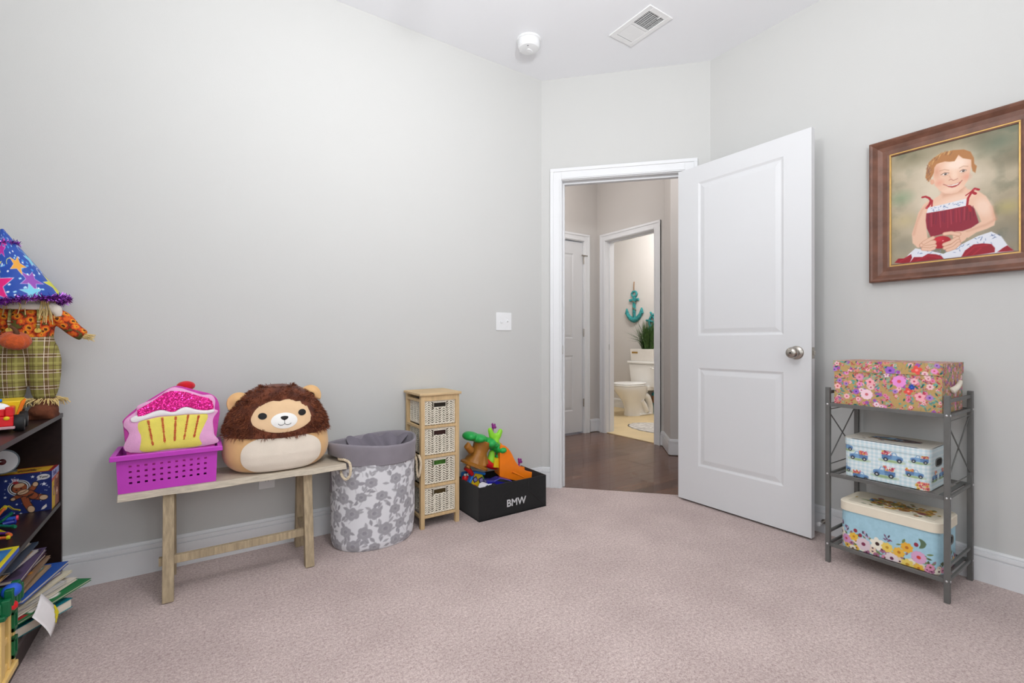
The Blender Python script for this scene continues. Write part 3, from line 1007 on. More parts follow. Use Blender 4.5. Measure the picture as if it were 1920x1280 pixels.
    cv.line(Bq((700, 545), (780, 520), (860, 535)), 0.0022, (176, 122, 92), 0.004, 0.7)
    cv.line(Bq((1050, 500), (1120, 465), (1200, 470)), 0.0022, (176, 122, 92), 0.004, 0.7)
    for x, y in ((795, 605), (1115, 555)):
        c = b_(x, y)
        cv.ell(c[0], c[1], 0.0095, 0.0040, (236, 222, 214), 0.12, 0.002)
        cv.ell(c[0] + 0.001, c[1], 0.0042, 0.0040, (58, 46, 42), 0, 0.0015)
        cv.ell(c[0] + 0.0022, c[1] + 0.0014, 0.001, 0.001, (240, 236, 230), 0, 0.001)
    cv.line(Bq((720, 615), (780, 580), (860, 585)), 0.0020, (84, 58, 50), 0.002)
    cv.line(Bq((1060, 560), (1110, 528), (1175, 540)), 0.0020, (84, 58, 50), 0.002)
    cv.line(Bq((740, 630), (800, 636), (850, 615)), 0.0010, (150, 98, 82), 0.002, 0.7)
    cv.line(Bq((1080, 585), (1120, 590), (1170, 560)), 0.0010, (150, 98, 82), 0.002, 0.7)
    cv.line(Bq((862, 715), (900, 700), (940, 722), (985, 705), (1015, 690)), 0.0020, (170, 88, 74), 0.003, 0.8)
    cv.line(Bq((870, 640), (895, 690)), 0.0015, (206, 150, 126), 0.005, 0.8)
    cv.poly(Bq((775, 796), (840, 806), (930, 796), (1010, 770), (1085, 742), (1040, 800), (980, 838), (915, 852), (850, 838)), (176, 70, 66), 0.002)
    cv.poly(Bq((810, 806), (900, 806), (990, 780), (1050, 760), (1010, 800), (920, 822), (850, 820)), (236, 226, 216), 0.0015)
    cv.line(Bq((760, 790), (790, 800)), 0.002, (150, 70, 60), 0.003)
    cv.line(Bq((1075, 745), (1095, 725)), 0.002, (150, 70, 60), 0.003)
    # hair
    HR = (176, 120, 70)
    cv.poly(Bq((440, 660), (462, 510), (500, 385), (590, 300), (740, 215), (940, 170), (1130, 160), (1250, 205), (1312, 320), (1316, 425), (1362, 470), (1335, 595), (1285, 560), (1265, 470), (1262, 350), (1110, 320), (1035, 258), (965, 372), (870, 380), (790, 372),
                (700, 395), (640, 420), (600, 480), (592, 570), (560, 640), (520, 700), (500, 740), (465, 700)), HR, 0.003)
    for k in range(90):
        t_ = rnd.random()
        x = 480 + t_ * 800
        if 0.56 < t_ < 0.74: continue
        if t_ > 0.74: continue
        y = 420 - 250 * math.sin(PI * min(1, t_ * 1.05)) ** 0.8 + rnd.uniform(14, 80) * (0.45 if t_ > 0.3 else 1)
        cv.line(Bq((x, y), (x - 20 + rnd.uniform(-30, 10), y + rnd.uniform(25, 70))), 0.0016, rnd.choice([(214, 170, 104), (140, 88, 56), (196, 146, 84), (120, 84, 66), (226, 190, 130)]), 0.003, 0.6)
    for k in range(26):
        y = 420 + rnd.random() * 280
        cv.line(Bq((470 + rnd.random() * 90, y), (455 + rnd.random() * 80, y + 60)), 0.0016, rnd.choice([(200, 160, 110), (120, 84, 76), (170, 116, 78)]), 0.003, 0.6)
    Yl = PW / 2 - cv.U
    Zl = cv.V - PH / 2
    pgrid('painting', np.full_like(cv.U, -0.012), Yl, Zl, cv.C, M_PAINTING, t, smooth=False)
    return t


portrait()

# ------------------------------------------------------------------ wooden bench
M_BENCH = mk('weathered_wood', (194, 182, 164), 0.75, var=0.16, vscale=14, stretch=(1.2, 12, 12), bump=0.25, bscale=35, detail=8)
M_BENCHLEG = mk('weathered_wood_leg', (172, 154, 126), 0.75, var=0.2, vscale=12, stretch=(9, 9, 1.1), bump=0.2, bscale=35, detail=8)
bench = thing('bench', 'narrow weathered wooden bench along the grey wall', 'bench', (0.16, 2.335, 0))
# seat with a live front edge
mb = MB()
N = 40
xa, xb = -0.405, 0.405
top, zt, zb = [], 0.42, 0.392
for k in range(N + 1):
    x = xa + (xb - xa) * k / N
    f = -0.137 + 0.006 * math.sin(x * 17) + 0.008 * math.exp(-((x + 0.02) / 0.05) ** 2) - 0.005 * math.exp(-((x - 0.05) / 0.04) ** 2) + 0.003 * math.sin(x * 43)
    top.append((x, f))
vs, fs = [], []
for x, f in top:
    vs += [(x, 0.112, zt), (x, f + 0.012, zt), (x, f, zb + 0.004), (x, 0.112, zb)]
for k in range(N):
    for j in range(4):
        fs.append((4 * k + j, 4 * k + (j + 1) % 4, 4 * k + 4 + (j + 1) % 4, 4 * k + 4 + j))
fs += [(0, 1, 2, 3), (4 * N + 3, 4 * N + 2, 4 * N + 1, 4 * N)]
mb.add(vs, fs).build('seat', M_BENCH, bench, bevel=0.002)
for sx in (-0.255, 0.242):
    for sy, yb, yt in ((-1, -0.148, -0.092), (1, 0.105, 0.062)):
        MB().beam((sx, yb, 0.0), (sx, yt, 0.392), 0.036, 0.040, up=(0, 1, 0)).build('leg', M_BENCHLEG, bench, bevel=0.002)
    MB().box(sx - 0.016, -0.105, 0.366, sx + 0.016, 0.085, 0.392).build('cleat', M_BENCHLEG, bench, bevel=0.0015)
    MB().box(sx - 0.012, -0.118, 0.118, sx + 0.012, 0.085, 0.148).build('side_stretcher', M_BENCHLEG, bench, bevel=0.0015)
MB().box(-0.285, -0.125, 0.128, 0.24, -0.103, 0.158).build('long_stretcher', M_BENCHLEG, bench, bevel=0.0015)

# ------------------------------------------------------------------ magenta plastic basket
M_MAGENTA = mk('magenta_plastic', (196, 62, 190), 0.38, var=0.03, vscale=8, bump=0.02, bscale=200)


def basket():
    t = thing('storage_basket', 'magenta plastic storage basket with rows of square holes on the bench', 'basket', (-0.093, 2.305, 0.4205))
    W, D, H = 0.157, 0.088, 0.138      # half sizes at the top of the body

    def wall(u, v, side):
        """u -1..1 along the wall, v height"""
        k = 0.965 + 0.035 * v / H
        if side == 'f': return (u * W * k, -D * k, v)
        if side == 'b': return (u * W * k, D * k, v)
        if side == 'l': return (-W * k, u * D * k, v)
        return (W * k, u * D * k, v)
    mb = MB()
    th = 0.0022

    def panel(side, cols, rows, x0, x1, z0, z1, hw, hh):
        half = W if side in 'fb' else D
        xs = [-half]
        holes_x = []
        for i in range(cols):
            c = x0 + (x1 - x0) * i / max(1, cols - 1)
            xs += [c - hw, c + hw]; holes_x.append(len(xs) - 2)
        xs.append(half)
        zs = [0.0]
        holes_z = []
        for j in range(rows):
            c = z0 + (z1 - z0) * j / max(1, rows - 1)
            zs += [c - hh, c + hh]; holes_z.append(len(zs) - 2)
        zs.append(H)
        inn = {'f': (0, th), 'b': (0, -th), 'l': (th, 0), 'r': (-th, 0)}[side]

        def quad(i, j, off):
            out = []
            for a, b in ((i, j), (i + 1, j), (i + 1, j + 1), (i, j + 1)):
                p = wall(xs[a] / half, zs[b], side)
                out.append((p[0] + inn[0] * off, p[1] + inn[1] * off, p[2]))
            return out
        for i in range(len(xs) - 1):
            for j in range(len(zs) - 1):
                if i in holes_x and j in holes_z:
                    a, b = quad(i, j, 0), quad(i, j, 1)
                    mb.add(a + b, [(k, (k + 1) % 4, 4 + (k + 1) % 4, 4 + k) for k in range(4)])
                else:
                    mb.add(quad(i, j, 0), [(0, 1, 2, 3)])
                    mb.add(quad(i, j, 1), [(3, 2, 1, 0)])
    for s in 'fb':
        panel(s, 11, 4, -0.118, 0.118, 0.036, 0.098, 0.0046, 0.0036)
    for s in 'lr':
        panel(s, 5, 4, -0.05, 0.05, 0.036, 0.098, 0.0046, 0.0036)
    mb.box(-W * 0.965 + 0.012, -D * 0.965 + 0.01, -0.0005, W * 0.965 - 0.012, D * 0.965 - 0.01, 0.003)
    # step at the foot corners
    mb.build('body', M_MAGENTA, t)
    # rim: outward lip with a turned down edge
    mb = MB()
    prof = [(0.0, 0.136), (0.0, 0.142), (0.014, 0.143), (0.0165, 0.140), (0.0165, 0.124), (0.0145, 0.124), (0.0135, 0.138), (0.002, 0.137)]
    k = len(prof)
    cs = [(-1, -1), (1, -1), (1, 1), (-1, 1)]
    vs = []
    for a, b in cs:
        for d, z in prof:
            vs.append((a * (W + d), b * (D + d), z))
    fs = []
    for i in range(4):
        j = (i + 1) % 4
        for q in range(k):
            r = (q + 1) % k
            fs.append((i * k + q, i * k + r, j * k + r, j * k + q))
    mb.add(vs, fs).build('rim', M_MAGENTA, t, bevel=0.002)
    return t


basket()


# ------------------------------------------------------------------ plush shapes from outlines
def smooth_outline(pts, n):
    """closed Catmull-Rom outline through the points"""
    out = []
    m = len(pts)
    per = max(2, n // m)
    for i in range(m):
        p0, p1, p2, p3 = (Vector(pts[(i + k - 1) % m]) for k in range(4))
        for s in range(per):
            t = s / per
            out.append(0.5 * ((2 * p1) + (-p0 + p2) * t + (2 * p0 - 5 * p1 + 4 * p2 - p3) * t * t + (-p0 + 3 * p1 - 3 * p2 + p3) * t ** 3))
    return out


def rings(mb, outline, ctr, fn, n=10, rev=False):
    """surface filling an outline (x,z), depth from fn(x,z,t)"""
    m = len(outline)
    vs = []
    for k in range(n, 0, -1):
        t = math.sin(PI / 2 * k / n)
        for p in outline:
            x, z = ctr[0] + (p[0] - ctr[0]) * t, ctr[1] + (p[1] - ctr[1]) * t
            vs.append((x, fn(x, z, t), z))
    vs.append((ctr[0], fn(ctr[0], ctr[1], 0), ctr[1]))
    fs = []
    for k in range(n - 1):
        for i in range(m):
            j = (i + 1) % m
            fs.append((k * m + i, k * m + j, (k + 1) * m + j, (k + 1) * m + i))
    for i in range(m):
        fs.append(((n - 1) * m + i, (n - 1) * m + (i + 1) % m, n * m))
    return mb.add(vs, fs)


M_PINKPLUSH = mk('magenta_plush', (206, 66, 168), 0.95, var=0.08, vscale=60, bump=0.3, bscale=400, sheen=0.4)
M_LIGHTPINK = mk('pale_pink_plush', (240, 176, 218), 0.95, var=0.04, vscale=40, bump=0.25, bscale=400, sheen=0.3)
M_CUPYELLOW = mk('yellow_felt', (240, 226, 104), 0.95, var=0.04, vscale=40, bump=0.2, bscale=400, sheen=0.2)
M_ICINGWHITE = mk('white_felt', (244, 240, 240), 0.95, var=0.02, vscale=40, bump=0.2, bscale=400, sheen=0.2)
M_SEQBASE = mk('hot_pink_satin', (216, 30, 132), 0.5, var=0.12, vscale=120, bump=0.2, bscale=300)
M_SEQUIN = mk('hot_pink_sequin', (236, 44, 150), 0.22, 0.55, var=0.15, vscale=90)
M_REDTHREAD = mk('red_thread', (200, 30, 44), 0.8, var=0.15, vscale=200)
M_CHERRY = mk('red_velvet', (206, 14, 34), 0.95, var=0.1, vscale=60, bump=0.2, bscale=300, sheen=0.3)


def cupcake():
    t = thing('cupcake_pillow', 'plush cupcake pillow with pink sequin frosting and red cherry in the basket', 'pillow', (-0.082, 2.318, 0.548), 0.0)
    t.rotation_euler = (math.radians(-6), 0, 0)
    k = 0.314 / 1000.0     # outline read off a close look, 1000 units wide

    def O(*p): return [((x - 720) * k, (860 - y) * k * 1.14) for x, y in p]
    # backing body with side gusset
    back = smooth_outline(O((330, 1130), (262, 850), (228, 560), (225, 500), (300, 420), (420, 330), (560, 240), (700, 168), (800, 165), (960, 220), (1110, 268), (1190, 340), (1215, 470), (1200, 600), (1160, 850), (1080, 1130)), 112)
    cz = O((720, 560))[0]
    mb = MB()
    m = len(back)
    rings(mb, back, cz, lambda x, z, tt: -0.038 - 0.012 * (1 - tt ** 6), 8)
    rings(mb, [p * 0.985 for p in back], cz, lambda x, z, tt: 0.048 + 0.02 * (1 - tt ** 4), 8)
    vs = [(p[0], -0.038, p[1]) for p in back] + [((p[0]) * 1.012, 0.0, p[1] * 1.006) for p in back] + [(p[0] * 0.985, 0.048, p[1] * 0.985) for p in back]
    fs = []
    for a in range(2):
        for i in range(m):
            j = (i + 1) % m
            fs.append((a * m + i, a * m + j, (a + 1) * m + j, (a + 1) * m + i))
    mb.add(vs, fs)
    weld(mb.build('body', M_PINKPLUSH, t, smooth=True))
    dep = lambda off: (lambda x, z, tt: -0.052 - off + 0.010 * min(1, (abs(x) / 0.155)) ** 3 - 0.006 * (1 - tt ** 8))
    front = smooth_outline(O((300, 840), (285, 640), (235, 560), (250, 490), (350, 410), (370, 350), (520, 290), (690, 180), (790, 185), (900, 225), (1020, 270), (1120, 280), (1165, 340), (1160, 440), (1195, 470), (1140, 560), (1150, 720), (1140, 840)), 108)
    weld(rings(MB(), front, cz, dep(0.002), 8).build('front_panel', M_LIGHTPINK, t, smooth=True))
    cup = smooth_outline(O((352, 530), (480, 490), (580, 474), (720, 474), (860, 470), (1000, 478), (1098, 490), (1060, 620), (1010, 750), (995, 840), (700, 842), (410, 838), (380, 680)), 78)
    weld(rings(MB(), cup, O((720, 640))[0], dep(0.0052), 8).build('cup', M_CUPYELLOW, t, smooth=True))
    icing = smooth_outline(O((300, 500), (380, 440), (420, 470), (560, 420), (620, 425), (720, 465), (830, 400), (900, 420), (960, 445), (1080, 458), (1150, 440), (1160, 480), (1050, 492), (860, 478), (720, 482), (580, 480), (460, 498), (340, 530)), 108)
    # a long wavy band: strip between its upper and lower edge
    up = [(300, 480), (370, 440), (390, 475), (470, 448), (560, 415), (620, 415), (690, 448), (740, 448), (800, 405), (860, 395), (920, 425), (1000, 448), (1090, 455), (1150, 440)]
    lo = [(310, 520), (350, 530), (420, 508), (490, 490), (560, 476), (620, 474), (690, 480), (740, 482), (800, 478), (860, 474), (920, 478), (1000, 484), (1090, 494), (1160, 478)]
    mb = MB()
    vs = []
    for (a, b) in zip(O(*up), O(*lo)):
        for q in range(4):
            w = q / 3
            x, z = a[0] + (b[0] - a[0]) * w, a[1] + (b[1] - a[1]) * w
            vs.append((x, dep(0.0075)(x, z, 0.9) - 0.003 * math.sin(PI * w), z))
    fs = [(4 * i + q, 4 * i + q + 1, 4 * i + q + 5, 4 * i + q + 4) for i in range(len(up) - 1) for q in range(3)]
    mb.add(vs, fs).build('icing_edge', M_ICINGWHITE, t, smooth=True, subsurf=1)
    fup = [(362, 400), (420, 365), (480, 335), (540, 295), (620, 235), (690, 212), (760, 215), (850, 230), (930, 262), (1020, 295), (1090, 312), (1130, 350), (1148, 420)]
    flo = [(372, 470), (430, 460), (480, 440), (550, 412), (620, 408), (690, 442), (740, 440), (800, 398), (860, 390), (930, 420), (1000, 442), (1080, 450), (1140, 440)]
    fr = O(*fup) + list(reversed(O(*flo)))
    mb = MB()
    vs = []
    nq = 6
    for (a, b) in zip(O(*fup), O(*flo)):
        for q in range(nq):
            w = q / (nq - 1)
            x, z = a[0] + (b[0] - a[0]) * w, a[1] + (b[1] - a[1]) * w
            vs.append((x, dep(0.0058)(x, z, 0.9) - 0.006 * math.sin(PI * w), z))
    fs = [(nq * i + q, nq * i + q + 1, nq * i + q + nq + 1, nq * i + q + nq) for i in range(len(fup) - 1) for q in range(nq - 1)]
    fo = mb.add(vs, fs).build('frosting', M_SEQBASE, t, smooth=True, subsurf=1)
    # sequins
    mb = MB()
    ups, los = O(*fup), O(*flo)
    for i in range(76):
        s = (i + 0.5) / 76 * (len(ups) - 1)
        a = int(s); f = s - a
        U = Vector(ups[a]).lerp(Vector(ups[a + 1]), f)
        L = Vector(los[a]).lerp(Vector(los[a + 1]), f)
        n = max(2, int((U - L).length / 0.0036))
        for j in range(n):
            w = (j + 0.5) / n
            p = U.lerp(L, w)
            y = dep(0.0068)(p.x, p.y, 0.9) - 0.006 * math.sin(PI * w)
            ax, az = rnd.uniform(-0.35, 0.35), rnd.uniform(-0.35, 0.35)
            e = 0.0016
            mb.add([(p.x - e, y - 0.0006 + ax * e + az * e, p.y - e), (p.x + e, y - 0.0006 - ax * e + az * e, p.y - e), (p.x + e, y - 0.0006 - ax * e - az * e, p.y + e), (p.x - e, y - 0.0006 + ax * e - az * e, p.y + e)], [(0, 1, 2, 3)])
    setp(mb.build('sequins', M_SEQUIN, fo), kind='stuff')
    # stitched red stripes
    for x0, y0, x1, y1 in ((470, 515, 520, 785), (608, 495, 637, 770), (745, 495, 735, 760), (875, 485, 830, 755), (985, 500, 935, 740)):
        mb = MB()
        n = 22
        for q in range(n):
            w = (q + 0.5) / n
            wd = (0.0038 if (q // 3) % 2 == 0 else 0.0028) * (1.0 if rnd.random() > 0.12 else 0.5)
            p = O((x0 + (x1 - x0) * w, y0 + (y1 - y0) * w))[0]
            y = dep(0.0064)(p[0], p[1], 0.7)
            mb.box(p[0] - wd, y - 0.0012, p[1] - 0.0013, p[0] + wd, y + 0.0012, p[1] + 0.0013)
        mb.build('stitched_stripe', M_REDTHREAD, t)
    c = O((846, 160))[0]
    MB().sphere((c[0], -0.012, c[1]), (0.032, 0.028, 0.020), 20, 12).build('cherry', M_CHERRY, t, smooth=True)


cupcake()

# ------------------------------------------------------------------ lion plush
M_TAN = mk('tan_plush', (232, 186, 130), 0.95, var=0.05, vscale=14, bump=0.15, bscale=500, sheen=0.35)
M_CREAM = mk('cream_plush', (236, 224, 208), 0.95, var=0.03, vscale=14, bump=0.15, bscale=500, sheen=0.3)
M_FACE = mk('light_tan_plush', (236, 200, 158), 0.95, var=0.04, vscale=14, bump=0.15, bscale=500, sheen=0.3)
M_MUZZLE = mk('white_plush', (246, 244, 240), 0.95, var=0.02, vscale=14, bump=0.1, bscale=500)
M_BLACKTHREAD = mk('black_embroidery', (20, 17, 17), 0.6, var=0.1, vscale=80, bump=0.2, bscale=600)
M_MANE = mk('brown_fur', (124, 66, 42), 0.9, col2=(74, 36, 24), vscale=30, sheen=0.2)
M_FUR = mk('brown_fur_strand', (150, 84, 52), 0.8, col2=(84, 42, 28), vscale=55)


def lion():
    t = thing('lion_plush', 'round lion plush toy with brown furry mane sitting on the bench', 'plush toy', (0.296, 2.335, 0.4205))
    prof = [(0.0, 0.150), (0.012, 0.180), (0.04, 0.205), (0.08, 0.217), (0.12, 0.214), (0.16, 0.204), (0.20, 0.190), (0.24, 0.172), (0.28, 0.147), (0.31, 0.120), (0.335, 0.088), (0.352, 0.05), (0.358, 0.0)]
    zs = [p[0] for p in prof]
    ws = [p[1] for p in prof]

    def w_(z): return float(np.interp(z, zs, ws))
    def d_(z): return 0.135 * (w_(z) / 0.217) ** 0.8
    P = 2.3

    def front(x, z, off):
        w, d = w_(z), d_(z)
        q = min(0.999, abs(x) / max(w, 1e-4))
        return -(d * (1 - q ** P) ** (1 / P)) - off
    # body
    n = 48
    vs, fs = [], []
    zz = [0, 0.006, 0.02, 0.045, 0.075, 0.105, 0.135, 0.165, 0.195, 0.225, 0.255, 0.28, 0.30, 0.32, 0.335, 0.346, 0.353, 0.357]
    for z in zz:
        w, d = w_(z), d_(z)
        for k in range(n):
            a = 2 * PI * k / n
            c, s = math.cos(a), math.sin(a)
            r = (abs(c) ** P + abs(s) ** P) ** (-1 / P)
            vs.append((w * r * c, d * r * s, z))
    for i in range(len(zz) - 1):
        for k in range(n):
            l = (k + 1) % n
            fs.append((i * n + k, i * n + l, (i + 1) * n + l, (i + 1) * n + k))
    fs += [tuple(reversed(range(n))), tuple((len(zz) - 1) * n + k for k in range(n))]
    MB().add(vs, fs).build('body', M_TAN, t, smooth=True, subsurf=1)
    fz = 0.243

    def face_r(a):
        """half sizes of the face oval with the notch of mane at the top and bottom"""
        return 1.0 - 0.13 * math.exp(-((((a - PI / 2 - 0.1) + PI) % (2 * PI) - PI) / 0.16) ** 2)
    FX, FZ = 0.128, 0.072
    # belly and face patches following the body
    bel = [(math.copysign(abs(math.cos(a)) ** 0.8, math.cos(a)) * 0.158 + 0.006, max(0.006, 0.080 + math.copysign(abs(math.sin(a)) ** 0.8, math.sin(a)) * 0.082)) for a in np.linspace(0, 2 * PI, 64, endpoint=False)]
    rings(MB(), bel, (0.006, 0.08), lambda x, z, tt: front(x, z, 0.004), 10).build('belly', M_CREAM, t, smooth=True)
    fac = [(math.cos(a) * FX * face_r(a) + 0.006, fz + math.sin(a) * FZ * face_r(a)) for a in np.linspace(0, 2 * PI, 64, endpoint=False)]
    rings(MB(), fac, (0.006, fz), lambda x, z, tt: front(x, z, 0.0135 - 0.005 * tt ** 6), 10).build('face', M_FACE, t, smooth=True)
    mz = [(math.cos(a) * 0.052 + 0.010, fz - 0.022 + math.sin(a) * 0.033) for a in np.linspace(0, 2 * PI, 40, endpoint=False)]
    mu = rings(MB(), mz, (0.010, fz - 0.022), lambda x, z, tt: front(x, z, 0.0145 + 0.006 * (1 - tt ** 2)), 6).build('muzzle', M_MUZZLE, t, smooth=True)
    ns = [(x * 0.0155 + 0.010, fz - 0.011 + z * 0.0095) for x, z in ((-1, 0.3), (-0.8, 0.8), (0, 1), (0.8, 0.8), (1, 0.3), (0.7, -0.4), (0, -1), (-0.7, -0.4))]
    rings(MB(), ns, (0.010, fz - 0.011), lambda x, z, tt: front(x, z, 0.0205 + 0.002 * (1 - tt)), 4).build('nose', M_BLACKTHREAD, mu, smooth=True)

    def lineon(pts, r=0.0009): return [(x, front(x, z, 0.0208), z) for x, z in pts]
    mb = MB().tube(lineon([(0.010, fz - 0.018), (0.010, fz - 0.031)]), 0.0009, 6)
    for s in (-1, 1):
        mb.tube(lineon([(0.010 + s * 0.024 * (1 - math.cos(a)) / 2 * 1.05, fz - 0.031 - 0.0075 * math.sin(a)) for a in np.linspace(0, PI * 0.95, 9)]), 0.0009, 6)
    mb.build('mouth', M_BLACKTHREAD, mu)
    for ex, ez in ((-0.072, fz + 0.002), (0.083, fz + 0.006)):
        e = [(ex + math.cos(a) * 0.0165, ez + math.sin(a) * 0.0135) for a in np.linspace(0, 2 * PI, 24, endpoint=False)]
        rings(MB(), e, (ex, ez), lambda x, z, tt: front(x, z, 0.0146 + 0.001 * (1 - tt)), 4).build('eye', M_BLACKTHREAD, t, smooth=True)
    # mane: skin of fur with strands, open at the face
    def in_face(x, z, k=1.0):
        a = math.atan2((z - fz) / FZ, (x - 0.006) / FX)
        return ((x - 0.006) / FX) ** 2 + ((z - fz) / FZ) ** 2 < (face_r(a) * k) ** 2
    def low(a): return 0.158 - 0.012 * math.cos(2 * a) * 0 - (0.010 if math.sin(a) < 0 else 0.0) + 0.012 * abs(math.cos(a))
    vs, fs = [], []
    rows = 18
    for j in range(rows + 1):
        for k in range(n):
            a = 2 * PI * k / n
            c, s = math.cos(a), math.sin(a)
            z = low(a) + (0.356 - low(a)) * j / rows
            w, d = w_(z) + 0.004 + 0.010 * (z > 0.2), d_(z) + 0.006
            r = (abs(c) ** P + abs(s) ** P) ** (-1 / P)
            vs.append((w * r * c, d * r * s, z + 0.012 * j / rows))
    for j in range(rows):
        for k in range(n):
            l = (k + 1) % n
            q = (j * n + k, j * n + l, (j + 1) * n + l, (j + 1) * n + k)
            cx = sum(vs[i][0] for i in q) / 4; cyy = sum(vs[i][1] for i in q) / 4; cz_ = sum(vs[i][2] for i in q) / 4
            if cyy < 0 and in_face(cx, cz_, 0.85): continue
            fs.append(q)
    fs.append(tuple(rows * n + k for k in range(n)))
    mo = MB().add(vs, fs).build('mane', M_MANE, t, smooth=True)
    mb = MB()
    g = random.Random(3)
    cnt = 0
    while cnt < 11000:
        a = g.uniform(0, 2 * PI)
        if math.sin(a) > 0.45 and g.random() < 0.7: continue
        f = g.random() ** 0.85
        z = low(a) - 0.004 + (0.362 - low(a)) * f
        zc = min(z, 0.352)
        c, s = math.cos(a), math.sin(a)
        w, d = w_(zc) + 0.002 + 0.010 * min(1, max(0, (zc - 0.17) / 0.05)), d_(zc) + 0.003
        r = (abs(c) ** P + abs(s) ** P) ** (-1 / P)
        p = Vector((w * r * c, d * r * s, z))
        if p.y < 0 and in_face(p.x, p.z, 0.98): continue
        cnt += 1
        nrm = Vector((c, s * 1.4, 0.25 + 0.9 * max(0, (z - 0.27) / 0.08))).normalized()
        clump = Vector((math.sin(p.x * 70 + p.z * 40), math.sin(p.z * 90 + p.y * 60), math.cos(p.x * 55 - p.z * 80))) * 0.5
        dr = (nrm * 0.8 + clump * 0.7 + Vector((g.uniform(-.4, .4), g.uniform(-.4, .4), g.uniform(-.55, .2)))).normalized()
        L = g.uniform(0.012, 0.026)
        sd = dr.cross(Vector((g.uniform(-1, 1), g.uniform(-1, 1), g.uniform(-1, 1)))).normalized() * 0.0012
        mid = p + dr * L * 0.6
        tip = p + dr * L + Vector((0, 0, -0.004))
        mb.add([p - sd, p + sd, mid + sd * 0.8, mid - sd * 0.8, tip], [(0, 1, 2, 3), (3, 2, 4)])
    setp(mb.build('fur', M_FUR, mo), kind='stuff')
    # ears
    for ex, ez, ry in ((-0.155, 0.300, -0.6), (0.142, 0.318, 0.45)):
        M = Matrix.Translation((ex, -0.005, ez)) @ Matrix.Rotation(ry, 4, 'Y')
        mb = MB()
        vs, fs = [], []
        for j in range(7):
            v = j / 6
            for k in range(17):
                a = PI * k / 16
                rr = 0.047 * (0.35 + 0.65 * v)
                vs.append(M @ Vector((math.cos(a) * rr, -0.010 * math.cos(PI * v) * math.sin(a) * (1 if True else 0), math.sin(a) * rr * 1.05 - 0.012)))
        for j in range(6):
            for k in range(16):
                fs.append((j * 17 + k, j * 17 + k + 1, (j + 1) * 17 + k + 1, (j + 1) * 17 + k))
        mb.add(vs, fs)
        # back of the ear
        vs2 = []
        for j in range(7):
            v = j / 6
            for k in range(17):
                a = PI * k / 16
                rr = 0.047 * v
                vs2.append(M @ Vector((math.cos(a) * rr, 0.012 * (1 - v * v) + 0.010 * v, math.sin(a) * rr * 1.05 - 0.012)))
        mb.add(vs2, fs)
        so = mb.build('ear', M_TAN, t, smooth=True)
        sm = so.modifiers.new('thick', 'SOLIDIFY'); sm.thickness = 0.006; sm.offset = 0


lion()

# ------------------------------------------------------------------ fabric hamper
M_HAMPER = mk_print('floral_canvas', 0.9, bump=0.12, bscale=700, sheen=0.1)
M_GREYCLOTH = mk('grey_cotton', (140, 134, 142), 0.95, var=0.08, vscale=10, bump=0.2, bscale=500, sheen=0.2)
M_GREYLINER = mk('grey_liner', (126, 120, 130), 0.95, var=0.1, vscale=9, bump=0.2, bscale=300)
M_ROPE = mk('cream_rope', (222, 206, 180), 0.9, var=0.12, vscale=120, bump=0.3, bscale=300)


